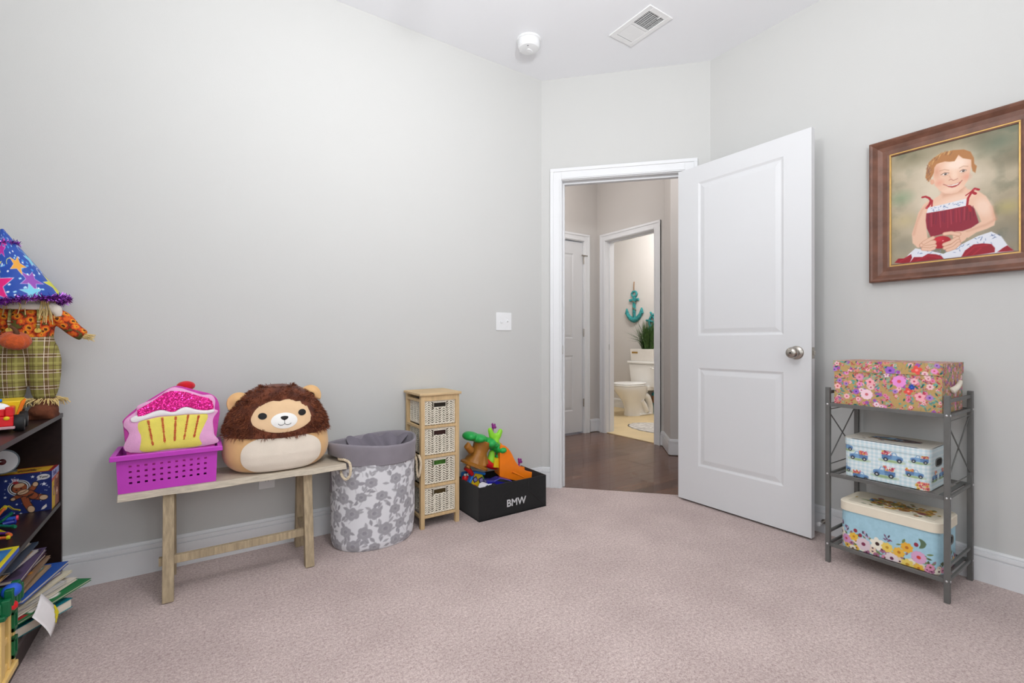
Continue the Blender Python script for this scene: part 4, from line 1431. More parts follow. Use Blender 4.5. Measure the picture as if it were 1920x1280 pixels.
def hamper():
    t = thing('laundry_hamper', 'oval fabric laundry hamper with grey flower print and folded grey cuff', 'hamper', (0.728, 2.326, 0))
    A_, B_ = 0.205, 0.160
    H = 0.404

    def shape(a, z):
        """radius factors of the soft bag"""
        k = 0.975 + 0.05 * z / 0.49 + 0.02 * math.sin(3 * a + 1) * (z / 0.49) + 0.012 * math.sin(2 * a + z * 14) + 0.006 * math.sin(5 * a - z * 22)
        if z < 0.03: k *= 0.94 + 0.06 * (z / 0.03) ** 0.5
        return k

    def press(x, z):
        """the bench end presses the soft bag in at seat height"""
        w = math.exp(-((z - 0.405) / 0.035) ** 4)
        lim = -0.157 * w - 0.30 * (1 - w)
        return max(x, lim)
    per = 2 * PI * 0.185
    cv = Canvas(per, H, 0.0026, (226, 226, 230))
    g = random.Random(11)
    C1, C2, C3 = (166, 164, 170), (146, 144, 150), (188, 187, 192)
    rows = 6
    for r in range(rows):
        ncol = 13
        for c in range(ncol):
            cx = (c + (0.5 if r % 2 else 0)) * per / ncol + g.uniform(-.012, .012)
            cy = 0.02 + r * 0.077 + g.uniform(-.012, .012)
            sc = g.uniform(0.85, 1.2)
            # stems and leaves
            tx, ty = cx + g.uniform(-.02, .03), cy - 0.045
            cv.line([(cx, cy - 0.01), ((cx + tx) / 2 + 0.005, cy - 0.03), (tx, ty)], 0.0022, C3)
            for q in range(6):
                a = g.uniform(0, 2 * PI)
                d = g.uniform(0.032, 0.048)
                cv.leaf(cx + math.cos(a) * d, cy + math.sin(a) * d, 0.027 * sc, 0.014 * sc, a + g.uniform(-.6, .6), g.choice((C1, C3)), C2)
            # blossom of overlapping petals
            for q in range(6):
                a = q * PI / 3 + g.uniform(-.2, .2) + 0.4
                cv.ell(cx + math.cos(a) * 0.015 * sc, cy + math.sin(a) * 0.012 * sc, 0.0150 * sc, 0.0135 * sc, C1, a)
            for q in range(5):
                a = q * 1.256 + g.random()
                cv.line([(cx + math.cos(a + k * .25) * 0.013 * sc, cy + math.sin(a + k * .25) * 0.011 * sc) for k in range(4)], 0.0016, C3)
            for q in range(5):
                a = g.uniform(0, 6.28)
                cv.line([(cx + math.cos(a + k * .3) * 0.006 * sc, cy + math.sin(a + k * .3) * 0.005 * sc) for k in range(5)], 0.0018, C2)
            cv.ell(cx, cy + 0.003, 0.007 * sc, 0.006 * sc, C2, 0, 0.003, 0.6)
    X, Y, Z = np.empty_like(cv.U), np.empty_like(cv.U), cv.V.copy()
    for j in range(cv.nv):
        for i in range(cv.nu):
            a = 2 * PI * i / (cv.nu - 1) + PI / 2
            k = shape(a, cv.v[j])
            X[j, i], Y[j, i] = press(A_ * k * math.cos(a), cv.v[j]), B_ * k * math.sin(a)
    pgrid('bag', X, Y, Z, cv.C, M_HAMPER, t)
    n = 72
    MB().add([(A_ * shape(2 * PI * k / n, 0) * math.cos(2 * PI * k / n), B_ * shape(2 * PI * k / n, 0) * math.sin(2 * PI * k / n), 0.002) for k in range(n)], [tuple(range(n))]).build('base', M_GREYLINER, t)
    # cuff turned over the rim, then the liner going down inside
    prof = [(1.012, 0.400), (1.030, 0.398), (1.034, 0.402), (1.031, 0.412), (1.034, 0.414), (1.034, 0.44), (1.045, 0.47), (1.052, 0.486), (1.040, 0.494), (1.015, 0.494), (1.0, 0.485), (0.985, 0.46), (0.97, 0.42), (0.95, 0.36), (0.95, 0.26)]
    vs, fs = [], []
    for q, (k, z) in enumerate(prof):
        for i in range(n):
            a = 2 * PI * i / n
            wob = 1 + 0.010 * math.sin(3 * a + 1) + 0.006 * math.sin(7 * a)
            inner = max(0, q - 9)
            sag = 0.010 * math.sin(2 * a + 0.5) * (1 if z > 0.44 else 0.5)
            fold = inner * 0.018 * (math.sin(6 * a + inner * 0.5) * 0.6 + math.sin(11 * a - inner * .3) * 0.4)
            kk = k * wob * (1 + fold)
            vs.append((press(A_ * kk * math.cos(a), z) - (0.003 if q < 8 and math.cos(a) < 0 else 0), B_ * kk * math.sin(a), z + sag))
    for q in range(len(prof) - 1):
        for i in range(n):
            l = (i + 1) % n
            fs.append((q * n + i, q * n + l, (q + 1) * n + l, (q + 1) * n + i))
    fs.append(tuple((len(prof) - 1) * n + i for i in range(n)))
    MB().add(vs, fs).build('cuff', M_GREYCLOTH, t, smooth=True)
    # loose fold of lining drooping inside
    vs, fs = [], []
    for i in range(25):
        a = math.radians(15 + 105 * i / 24)
        for j in range(6):
            v = j / 5
            k = 0.975 - 0.33 * v + 0.03 * math.sin(i * 1.1 + j)
            vs.append((A_ * k * math.cos(a), B_ * k * math.sin(a), 0.484 - 0.075 * v + 0.012 * math.sin(i * 0.9 + j * 0.7)))
    for i in range(24):
        for j in range(5):
            fs.append((i * 6 + j, i * 6 + j + 1, i * 6 + j + 7, i * 6 + j + 6))
    MB().add(vs, fs).build('liner_fold', M_GREYLINER, t, smooth=True, subsurf=1)
    # twisted rope handles
    for sx, ang, lo in ((-1, 2.62, 0.30), (1, -0.30, 0.27)):
        p0 = Vector((A_ * math.cos(ang) * 1.05, B_ * math.sin(ang) * 1.05 - 0.03, 0.40))
        p1 = Vector((A_ * math.cos(ang) * 1.05, B_ * math.sin(ang) * 1.05 + 0.05, 0.40))
        if sx < 0:
            # hangs over the corner of the bench
            off = Vector((0.728, 2.326, 0))
            ctl = [Vector(p) - off for p in ((0.560, 2.300, 0.455), (0.545, 2.262, 0.433), (0.560, 2.222, 0.434), (0.5745, 2.192, 0.424), (0.577, 2.182, 0.395), (0.572, 2.182, 0.366), (0.556, 2.190, 0.352), (0.545, 2.21, 0.368), (0.548, 2.235, 0.382))]
        else:
            ctl = [p0 + Vector((0.0, 0, 0.0)), p0 + Vector((0.012, 0.0, -0.04)), p0 + Vector((0.012, 0.012, -0.095)), p0 + Vector((0.010, 0.03, -0.118)), p0 + Vector((0.012, 0.05, -0.095)), p0 + Vector((0.012, 0.06, -0.04)), p0 + Vector((0.0, 0.065, 0.0))]
        pts = []
        for i in range(len(ctl) - 1):
            q0, q1, q2, q3 = ctl[max(0, i - 1)], ctl[i], ctl[i + 1], ctl[min(len(ctl) - 1, i + 2)]
            for s_ in range(8):
                u = s_ / 8
                pts.append(0.5 * ((2 * q1) + (-q0 + q2) * u + (2 * q0 - 5 * q1 + 4 * q2 - q3) * u * u + (-q0 + 3 * q1 - 3 * q2 + q3) * u ** 3))
        mb = MB()
        for st in range(3):
            w = []
            for i, p in enumerate(pts):
                d = (pts[min(i + 1, len(pts) - 1)] - pts[max(i - 1, 0)]).normalized()
                e1 = d.cross(Vector((0, 0, 1)) if abs(d.z) < 0.9 else Vector((1, 0, 0))).normalized()
                e2 = d.cross(e1)
                th = i * 0.75 + st * 2 * PI / 3
                w.append(p + (e1 * math.cos(th) + e2 * math.sin(th)) * 0.0032)
            mb.tube(w, 0.0036, 6)
        mb.build('rope_handle', M_ROPE, t, smooth=True)


hamper()

# ------------------------------------------------------------------ wooden tower with wicker drawers
M_PAUL = mk('pale_paulownia', (206, 176, 132), 0.6, var=0.12, vscale=10, stretch=(7, 7, 1), bump=0.08, bscale=40, detail=6)
M_PAULTOP = mk('pale_paulownia_top', (208, 180, 138), 0.6, var=0.13, vscale=10, stretch=(1, 7, 7), bump=0.08, bscale=40, detail=6)
M_WICKER = mk('white_paper_rope', (234, 226, 210), 0.85, var=0.12, vscale=160, bump=0.3, bscale=260)
M_INSIDE = mk('drawer_inside', (60, 52, 44), 0.9, var=0.2)
M_GREENBIT = mk('green_toy_plastic', (70, 120, 40), 0.5, var=0.3, vscale=60)


def wicker_tower():
    t = thing('drawer_tower', 'slim wooden drawer tower holding four white wicker baskets', 'drawer unit', (1.0705, 2.385, 0))
    W, D, H, p = 0.1115, 0.108, 0.695, 0.022
    for sx in (-1, 1):
        for sy in (-1, 1):
            MB().box(sx * W - (p if sx > 0 else 0), sy * D - (p if sy > 0 else 0), 0, sx * W + (0 if sx > 0 else p), sy * D + (0 if sy > 0 else p), H).build('post', M_PAUL, t, bevel=0.0015)
    MB().box(-W - 0.010, -D - 0.010, H, W + 0.010, D + 0.006, H + 0.014).build('top', M_PAULTOP, t, bevel=0.0035)
    zs = [0.068, 0.226, 0.380, 0.537, 0.677]
    for k, z in enumerate(zs):
        for sy in (-1, 1):
            MB().box(-W + p, sy * D - (0.016 if sy > 0 else 0), z - 0.014 + (0.004 if k == 4 else 0), W - p, sy * D + (0 if sy > 0 else 0.016), z + (0.018 if k == 4 else 0)).build('rail', M_PAUL, t, bevel=0.001)
        for sx in (-1, 1):
            MB().box(sx * W - (0.013 if sx > 0 else 0), -D + p, z - 0.014, sx * W + (0 if sx > 0 else 0.013), D - p, z).build('rail', M_PAUL, t, bevel=0.001)
    return t


wicker_tower()


def wicker_drawer(z, h, label, inside):
    t = thing('wicker_basket', label, 'basket', (1.0705, 2.385, z), group='wicker baskets in the drawer tower')
    W, D = 0.086, 0.098
    g = random.Random(int(z * 1000))
    slot = (-0.040, 0.036, h * 0.70, h * 0.92)        # hand hole
    # panels closing the basket behind the weave; their dark colour puts shade in the gaps
    mb = MB()
    for (x0, y0, x1, y1) in ((-W, -D + 0.003, -slot[1] - 0.004, -D + 0.006), (slot[1] + 0.004, -D + 0.003, W, -D + 0.006)):
        mb.box(x0, y0, 0.004, x1, y1, h - 0.004)
    mb.box(-slot[1] - 0.004, -D + 0.003, 0.004, slot[1] + 0.004, -D + 0.006, slot[2])
    mb.box(-slot[1] - 0.004, -D + 0.003, slot[3], slot[1] + 0.004, -D + 0.006, h - 0.004)
    mb.box(-W, D - 0.006, 0.004, W, D - 0.003, h - 0.004)
    mb.box(-W, -D + 0.006, 0.004, -W + 0.003, D - 0.006, h - 0.004)
    mb.box(W - 0.003, -D + 0.006, 0.004, W, D - 0.006, h - 0.004)
    mb.box(-W, -D + 0.006, 0.0035, W, D - 0.006, 0.006)
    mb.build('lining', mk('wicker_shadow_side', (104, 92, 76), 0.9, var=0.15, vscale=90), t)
    # weave: slanting stitches in upright columns on front and sides, plaited rims
    mb = MB()

    def face(n_cols, width, P, hole=None):
        cw = width / n_cols
        nr = int(h / 0.0125)
        for c in range(n_cols):
            x = -width / 2 + cw * (c + 0.5)
            for r in range(nr):
                zz = 0.006 + (h - 0.012) * (r + 0.5) / nr
                if hole and hole[0] - 0.004 < x < hole[1] + 0.004 and hole[2] - 0.004 < zz < hole[3] + 0.004: continue
                sl = (0.0078 if c % 2 == 0 else -0.0078) + g.uniform(-.001, .001)
                e = cw * 0.5
                pts = [P(x - e, zz - sl, 0.0005), P(x - e * 0.3, zz - sl * 0.35, 0.0048), P(x + e * 0.3, zz + sl * 0.35, 0.0048), P(x + e, zz + sl, 0.0005)]
                mb.tube(pts, [0.0028, 0.0043, 0.0043, 0.0028], 6, caps=False)
        for zr in (0.004, h - 0.004):
            m = int(width / 0.006)
            for st in range(2):
                mb.tube([P(-width / 2 + width * i / m, zr + 0.0025 * math.cos(i * 1.25 + st * PI), 0.003 + 0.0025 * math.sin(i * 1.25 + st * PI)) for i in range(m + 1)], 0.0036, 6, caps=False)
        for sx in (-1, 1):
            mb.tube([P(sx * width / 2, h * i / 12, 0.001 + 0.0015 * (i % 2)) for i in range(13)], 0.0038, 6)
    face(8, 2 * W, lambda x, zz, d: (x, -D + 0.003 - d, zz), (-0.036, 0.036, slot[2], slot[3]))
    face(9, 2 * D - 0.01, lambda x, zz, d: (-W - d, x, zz))
    face(9, 2 * D - 0.01, lambda x, zz, d: (W + d, x, zz))
    # band around the hand hole
    a, b, c, d = -0.036, 0.036, slot[2], slot[3]
    mb.tube([(a, -D, c), (b, -D, c), (b, -D, d), (a, -D, d)], 0.0036, 6, closed=True)
    setp(mb.build('weave', M_WICKER, t, smooth=True), kind='stuff')
    MB().box(-W + 0.006, -D + 0.012, 0.008, W - 0.006, D - 0.01, h * 0.93).build('contents', inside, t)


wicker_drawer(0.5395, 0.128, 'white wicker basket in the top compartment of the wooden tower', M_INSIDE)
wicker_drawer(0.3825, 0.138, 'white wicker basket in the second compartment of the wooden tower', mk('brown_contents', (70, 44, 40), 0.9, var=0.2))
wicker_drawer(0.2285, 0.134, 'white wicker basket with green contents in the third compartment', M_GREENBIT)
wicker_drawer(0.0705, 0.138, 'white wicker basket in the lowest compartment of the wooden tower', mk('olive_contents', (92, 74, 40), 0.9, var=0.3))

# ------------------------------------------------------------------ black fabric box and its toys
M_BLACK = mk('black_felt', (24, 23, 24), 0.92, var=0.15, vscale=60, bump=0.15, bscale=500, sheen=0.15)
M_SILVER = mk('silver_print', (206, 206, 208), 0.5, var=0.03)
bx = thing('storage_box', 'black folding fabric storage box holding toys beside the door', 'storage box', (1.263, 2.20, 0))
BWd, BDp, BHt, th = 0.459, 0.255, 0.186, 0.006
mb = MB()
mb.box(0, 0, 0.0, BWd, BDp, 0.006)
mb.build('base', M_BLACK, bx)
for nm, b in (('front_panel', (0, 0, 0.0, BWd, th, BHt)), ('back_panel', (0, BDp - th, 0, BWd, BDp, BHt)), ('side_panel', (0, th, 0, th, BDp - th, BHt)), ('side_panel', (BWd - th, th, 0, BWd, BDp - th, BHt))):
    MB().box(*b).build(nm, M_BLACK, bx, bevel=0.002)
# fold ridges stitched into the front
for (x0, z0, x1, z1) in ((0.055, 0.012, 0.185, 0.125), (BWd - 0.012, 0.010, BWd - 0.13, 0.118)):
    MB().tube([(x0, -0.0005, z0), (x1, -0.0005, z1)], 0.0018, 6).build('fold_seam', M_BLACK, bx)
MB().tube([(BWd - 0.13, -0.0005, 0.118), (BWd - 0.13, -0.0005, 0.18)], 0.0018, 6).build('fold_seam', M_BLACK, bx)
text_mesh('lettering', 'BMW', 0.056, M_SILVER, bx, basis((1, 0, 0), (0, 0, 1), (0.243, -0.0012, 0.066)), bold=0.0011)

M_GREEN = mk('green_plastic', (34, 168, 76), 0.35, var=0.05)
M_LIME = mk('lime_plastic', (150, 224, 60), 0.35, var=0.05)
M_ORANGE = mk('orange_plastic', (250, 130, 22), 0.3, var=0.03)
M_TREEBROWN = mk('brown_plastic', (158, 102, 34), 0.4, var=0.12, vscale=20)
M_YELLOW = mk('yellow_plastic', (232, 196, 30), 0.35, var=0.05)
M_RED = mk('red_plastic', (214, 26, 34), 0.3, var=0.05)
M_PURPLE = mk('purple_plastic', (140, 40, 130), 0.35, var=0.05)
M_BLUE = mk('blue_plastic', (22, 116, 204), 0.32, var=0.05)
M_NAVY = mk('navy_plastic', (32, 28, 140), 0.25, var=0.05)
M_BLACKRUB = mk('black_rubber', (22, 22, 24), 0.6, var=0.1)


def ctube(mb, pts, r, n=10):
    out = []
    P = [Vector(p) for p in pts]
    for i in range(len(P) - 1):
        q0, q1, q2, q3 = P[max(0, i - 1)], P[i], P[i + 1], P[min(len(P) - 1, i + 2)]
        for s in range(5):
            u = s / 5
            out.append(0.5 * ((2 * q1) + (-q0 + q2) * u + (2 * q0 - 5 * q1 + 4 * q2 - q3) * u * u + (-q0 + 3 * q1 - 3 * q2 + q3) * u ** 3))
    out.append(P[-1])
    rs = r
    if isinstance(r, (list, tuple)):
        rs = [float(np.interp(i / (len(out) - 1), np.linspace(0, 1, len(r)), r)) for i in range(len(out))]
    return mb.tube(out, rs, n)


def treehouse():
    Yc = 2.36
    o = at(915, 905, Yc)
    t = thing('treehouse_toy', 'plastic treehouse toy with orange slide tipped into the black box', 'toy', o, group='toys in the black box')
    L = lambda px, py, y=Yc: at(px, py, y) - o
    # trunk: waisted, with knot and root flare
    b0, b1, b2, b3 = L(889, 872), L(893, 858), L(899, 842), L(906, 826)
    d = (b3 - b0).normalized()
    rs = [0.072, 0.062, 0.050, 0.046, 0.050, 0.058]
    pts = [b0 + (b3 - b0) * (k / 5) for k in range(6)]
    mb = MB().tube(pts, rs, 18)
    for k in range(7):
        a = -2.6 + k * 0.75
        e = Vector((math.cos(a), math.sin(a) * 0.9, 0))
        mb.tube([b0 + e * 0.072, b0 + e * 0.060 + d * 0.03, b0 + e * 0.045 + d * 0.07], [0.016, 0.012, 0.005], 8)
    mb.tube([L(884, 845, Yc - 0.03), L(876, 836, Yc - 0.04), L(880, 830, Yc - 0.045)], [0.022, 0.020, 0.012], 10)
    remesh(mb.build('trunk', M_TREEBROWN, t), 0.0045, 3)
    MB().lathe([(0.082, -0.006), (0.084, 0.004), (0.07, 0.014)], 24, M=Matrix.Translation(b0) @ d.to_track_quat('Z', 'Y').to_matrix().to_4x4()).build('base_plate', M_TREEBROWN, t, smooth=True, angle=40)
    # canopy: lumpy flat crown
    c0, c1 = L(880, 817), L(935, 841)
    mb = MB()
    for k in range(9):
        u = k / 8
        p = c0.lerp(c1, u) + Vector((0, 0.02 * math.sin(k * 2.1), 0.012 * math.sin(PI * u)))
        mb.sphere(p, (0.038 - 0.006 * u, 0.055, 0.026 + 0.004 * math.sin(k * 3)), 14, 8)
    mb.tube([L(933, 842), L(938, 852), L(930, 858)], [0.024, 0.022, 0.016], 10)
    remesh(mb.build('canopy', M_GREEN, t), 0.005, 3)
    # lime leaf bunch with a purple flower
    mb = MB()
    for (a, b, r) in ((L(926, 828), L(919, 806), 0.019), (L(930, 826), L(938, 808), 0.019), (L(928, 836), L(929, 818), 0.026), (L(938, 846), L(934, 832), 0.018)):
        mb.tube([a, a.lerp(b, 0.5), b], [r * 0.7, r, r * 0.75], 10)
        mb.sphere(b, r * 0.8, 10, 6)
    remesh(mb.build('leaf_bunch', M_LIME, t), 0.005, 2)
    for px, py, y in ((925, 800, Yc), (974, 865, Yc + 0.02)):
        p = L(px, py, y)
        MB().tube([p + Vector((-0.006, 0, -0.045)), p + Vector((-0.004, 0, -0.012))], 0.006, 8).sphere(p, (0.010, 0.010, 0.013), 10, 8).sphere(p + Vector((0.014, 0, -0.004)), (0.008, 0.006, 0.008), 8, 6).sphere(p + Vector((-0.006, 0, 0.014)), (0.007, 0.006, 0.010), 8, 6).sphere(p + Vector((0.010, 0, 0.010)), (0.006, 0.005, 0.009), 8, 6).build('flower', M_PURPLE, t, smooth=True)
    # yellow landing, green and red pieces below the crown
    MB().box(-0.033, -0.03, -0.028, 0.033, 0.03, 0.028).build('landing', M_YELLOW, t, L(931, 866), rot=(0, 0.18, 0), bevel=0.004)
    mb = MB().tube([L(922, 852), L(920, 862), L(922, 872)], [0.020, 0.024, 0.014], 10)
    mb.sphere(L(922, 850), 0.02, 10, 8)
    remesh(mb.build('vine', M_LIME, t), 0.005, 2)
    ctube(MB(), [L(906, 866), L(914, 868), L(922, 872), L(930, 876)], [0.020, 0.026, 0.022, 0.014], 12).build('red_arm', M_RED, t, smooth=True)
    ctube(MB(), [L(874, 876), L(880, 882), L(886, 890)], [0.018, 0.014, 0.012], 10).build('red_arm', M_RED, t, smooth=True)
    # slide: curved trough with raised sides
    path = [L(932, 840), L(940, 842), L(948, 852), L(956, 868), L(966, 880), L(977, 886), L(989, 889)]
    P = []
    for i in range(len(path) - 1):
        q0, q1, q2, q3 = path[max(0, i - 1)], path[i], path[i + 1], path[min(len(path) - 1, i + 2)]
        for s in range(6):
            u = s / 6
            P.append(0.5 * ((2 * q1) + (-q0 + q2) * u + (2 * q0 - 5 * q1 + 4 * q2 - q3) * u * u + (-q0 + 3 * q1 - 3 * q2 + q3) * u ** 3))
    P.append(path[-1])
    sec = [(-1.0, 0.52), (-0.96, 0.60), (-0.86, 0.56), (-0.72, 0.18), (-0.4, 0.0), (0, -0.05), (0.4, 0.0), (0.72, 0.18), (0.86, 0.56), (0.96, 0.60), (1.0, 0.52), (0.96, -0.9), (0, -0.9), (-0.96, -0.9)]
    mb = MB()
    vs, fs = [], []
    for i, p in enumerate(P):
        u = i / (len(P) - 1)
        wdt = 0.050 + 0.016 * u
        dirn = (P[min(i + 1, len(P) - 1)] - P[max(0, i - 1)]).normalized()
        side = Vector((0.25, 1, 0)).normalized()
        up = side.cross(dirn)
        up = up if up.z > 0 else -up
        up = (up + Vector((0, 0, 1.2))).normalized()
        for a, b in sec:
            q = p + side * (a * wdt) + up * (max(b, 0) * 0.052 + min(b, 0) * 0.004)
            if b < -0.5: q = Vector((q.x, q.y, min(p.z - 0.012, L(936, 888).lerp(L(988, 899), u).z)))
            vs.append(q)
    k = len(sec)
    for i in range(len(P) - 1):
        for j in range(k):
            fs.append((i * k + j, i * k + (j + 1) % k, (i + 1) * k + (j + 1) % k, (i + 1) * k + j))
    fs += [tuple(range(k)), tuple(reversed(range((len(P) - 1) * k, len(P) * k)))]
    mb.add(vs, fs).build('slide', M_ORANGE, t, smooth=True, angle=50, bevel=0.002)
    MB().tube([L(960, 884, Yc - 0.055), L(985, 896, Yc - 0.055)], 0.006, 8).build('slide_rib', M_ORANGE, t)


treehouse()


def toy_house():
    p = at(890, 901, 2.385)
    t = thing('toy_house', 'small yellow toy house with blue gable roof in the black box', 'toy', (p.x + 0.004, p.y, p.z - 0.002), 0.1, group='toys in the black box')
    t.rotation_euler = (math.radians(-10), math.radians(-18), 0.1)
    w, h = 0.042, 0.036
    MB().prism([(-w, -0.03), (w, -0.03), (w, h * 0.6), (0, h * 1.5), (-w, h * 0.6)], -0.028, 0.03, 'y').build('walls', M_YELLOW, t, bevel=0.002)
    for s in (-1, 1):
        MB().beam((0, 0, h * 1.55 + 0.004), (s * (w + 0.018), 0, h * 0.42), 0.076, 0.014, up=(0, 0, 1)).build('roof_side', M_BLUE, t, bevel=0.004)
    for (x, z, s) in ((-0.012, 0.018, 0.012), (0.022, -0.004, 0.013)):
        wf = MB().box(x - s - 0.002, -0.031, z - s - 0.002, x + s + 0.002, -0.027, z + s + 0.002).build('window', mk('navy_frame', (40, 36, 80), 0.5, var=0.1), t)
        MB().box(x - s + 0.003, -0.0325, z - s + 0.003, x + s - 0.003, -0.030, z + s - 0.003).build('pane', mk('lilac_print', (190, 180, 220), 0.5, col2=(110, 100, 190), vscale=120), wf)
    MB().box(w - 0.001, -0.028, -0.03, w + 0.004, 0.03, h * 0.55).build('side_wall', M_GREEN, t, bevel=0.001)
    q = at(872, 892, 2.425)
    t2 = thing('toy_boat', 'blue toy piece with rounded corners behind the toy house', 'toy', (q.x, q.y, q.z + 0.002), group='toys in the black box')
    MB().box(-0.022, -0.02, -0.035, 0.056, 0.02, 0.024).build('hull', M_BLUE, t2, bevel=0.012, seg=3)
    MB().tube([(-0.01, -0.022, 0.0), (-0.01, -0.026, 0.0)], 0.010, 12).build('disc', M_YELLOW, t2)
    q = at(873, 896, 2.395)
    t3 = thing('toy_crab', 'small red toy figure with round white eyes at the left of the box', 'toy', (q.x, q.y, q.z - 0.002), group='toys in the black box')
    mb = MB().sphere((0, 0, 0), (0.022, 0.018, 0.024), 16, 10)
    mb.sphere((0.014, 0, -0.012), 0.014, 12, 8)
    remesh(mb.build('body', M_RED, t3), 0.003, 2)
    for dx_ in (-0.008, 0.010):
        e = MB().sphere((dx_, -0.010, 0.024), 0.0085, 12, 8).build('eye', M_PLASTIC, t3, smooth=True)
        MB().sphere((dx_ + 0.001, -0.0178, 0.025), 0.0028, 8, 6).build('pupil', M_BLACKRUB, e, smooth=True)
    q = at(889, 908, 2.325)
    t4 = thing('toy_ball', 'red and purple toy ball below the toy house', 'toy', (q.x, q.y, q.z - 0.02), group='toys in the black box')
    MB().sphere((0, 0, 0), 0.019, 16, 10).build('shell', M_RED, t4, smooth=True)
    MB().lathe([(0.0185, -0.006), (0.0197, 0.0), (0.0185, 0.006)], 18, caps=False, M=Matrix.Rotation(0.7, 4, 'X')).build('band', M_PURPLE, t4, smooth=True)


toy_house()


def toy_car(loc, rz, rx, body_mat, trim_mat, label, name='toy_car', ln=0.15, tilt=0.0):
    t = thing(name, label, 'toy car', loc, rz, group='toys in the black box')
    t.rotation_euler = (rx, tilt, rz)
    l, w = ln / 2, ln * 0.22
    prof = [(-l, 0.012), (-l, 0.032), (-l * 0.55, 0.038), (-l * 0.3, 0.060), (l * 0.35, 0.062), (l * 0.62, 0.042), (l, 0.036), (l, 0.012)]
    MB().prism(prof, -w, w, 'y').build('body', body_mat, t, bevel=0.006, seg=3)
    MB().prism([(-l * 0.42, 0.041), (-l * 0.26, 0.056), (l * 0.32, 0.058), (l * 0.5, 0.043)], -w - 0.0006, w + 0.0006, 'y').build('windows', M_BLACKRUB, t)
    g = MB()
    for k in range(4):
        g.box(l, -w * 0.7, 0.014 + k * 0.005, l + 0.0015, w * 0.7, 0.0165 + k * 0.005)
    g.build('grille', trim_mat, t)
    for sx in (-0.58, 0.6):
        for sy in (-1, 1):
            wh = MB().tube([(sx * l, sy * (w - 0.004), 0.014), (sx * l, sy * (w + 0.005), 0.014)], 0.0155, 16).build('wheel', M_BLACKRUB, t, smooth=True, angle=40)
            MB().tube([(sx * l, sy * (w + 0.004), 0.014), (sx * l, sy * (w + 0.0062), 0.014)], 0.008, 12).build('hub', trim_mat, wh)
    return t


q = at(941, 903, 2.285)
toy_car((q.x, q.y, q.z - 0.040), 2.8, math.radians(8), M_NAVY, mk('chrome_plastic', (200, 200, 210), 0.25, 0.8, var=0.05), 'dark blue toy car with silver grille under the orange slide', ln=0.22, tilt=math.radians(-14))
q = at(904, 909, 2.285)
toy_car((q.x, q.y, q.z - 0.05), 0.5, math.radians(10), mk('white_toy_plastic', (232, 230, 238), 0.3, var=0.03), M_BLACKRUB, 'white toy car at the front edge of the black box', ln=0.10)
q = at(922, 906, 2.27)
tt_ = thing('toy_propeller', 'flat white toy blade lying beside the white toy car', 'toy', (q.x, q.y, q.z - 0.004), 0.2, group='toys in the black box')
MB().prism([(-0.035, -0.006), (0.02, -0.008), (0.04, 0.0), (0.02, 0.006), (-0.035, 0.006)], 0, 0.004).build('blade', M_PLASTIC, tt_, bevel=0.001)
MB().tube([(-0.035, 0, 0.002), (-0.055, 0, 0.002)], 0.004, 8).build('stub', M_BLACKRUB, tt_)
# the layer of toys below, which carries what can be seen on top
tl = thing('toy_bin_filler', 'dark folded cloth under the toys in the black box', 'cloth', (1.4925, 2.3275, 0.0065))
vs, fs = [], []
for j in range(9):
    for i in range(15):
        u, v = i / 14, j / 8
        vs.append((-0.218 + 0.436 * u, -0.118 + 0.236 * v, 0.075 + 0.018 * math.sin(u * 9 + v * 4) * math.cos(v * 7)))
for j in range(8):
    for i in range(14):
        fs.append((j * 15 + i, j * 15 + i + 1, (j + 1) * 15 + i + 1, (j + 1) * 15 + i))
MB().add(vs, fs).box(-0.21, -0.112, 0, 0.21, 0.112, 0.05).build('folds', M_BLACK, tl, smooth=True)

# ------------------------------------------------------------------ metal rack
M_GREYMETAL = mk('grey_metal', (112, 112, 110), 0.45, 0.35, var=0.06, vscale=30)
M_BOLT = mk('bright_bolt', (214, 214, 216), 0.3, 0.9, var=0.05)


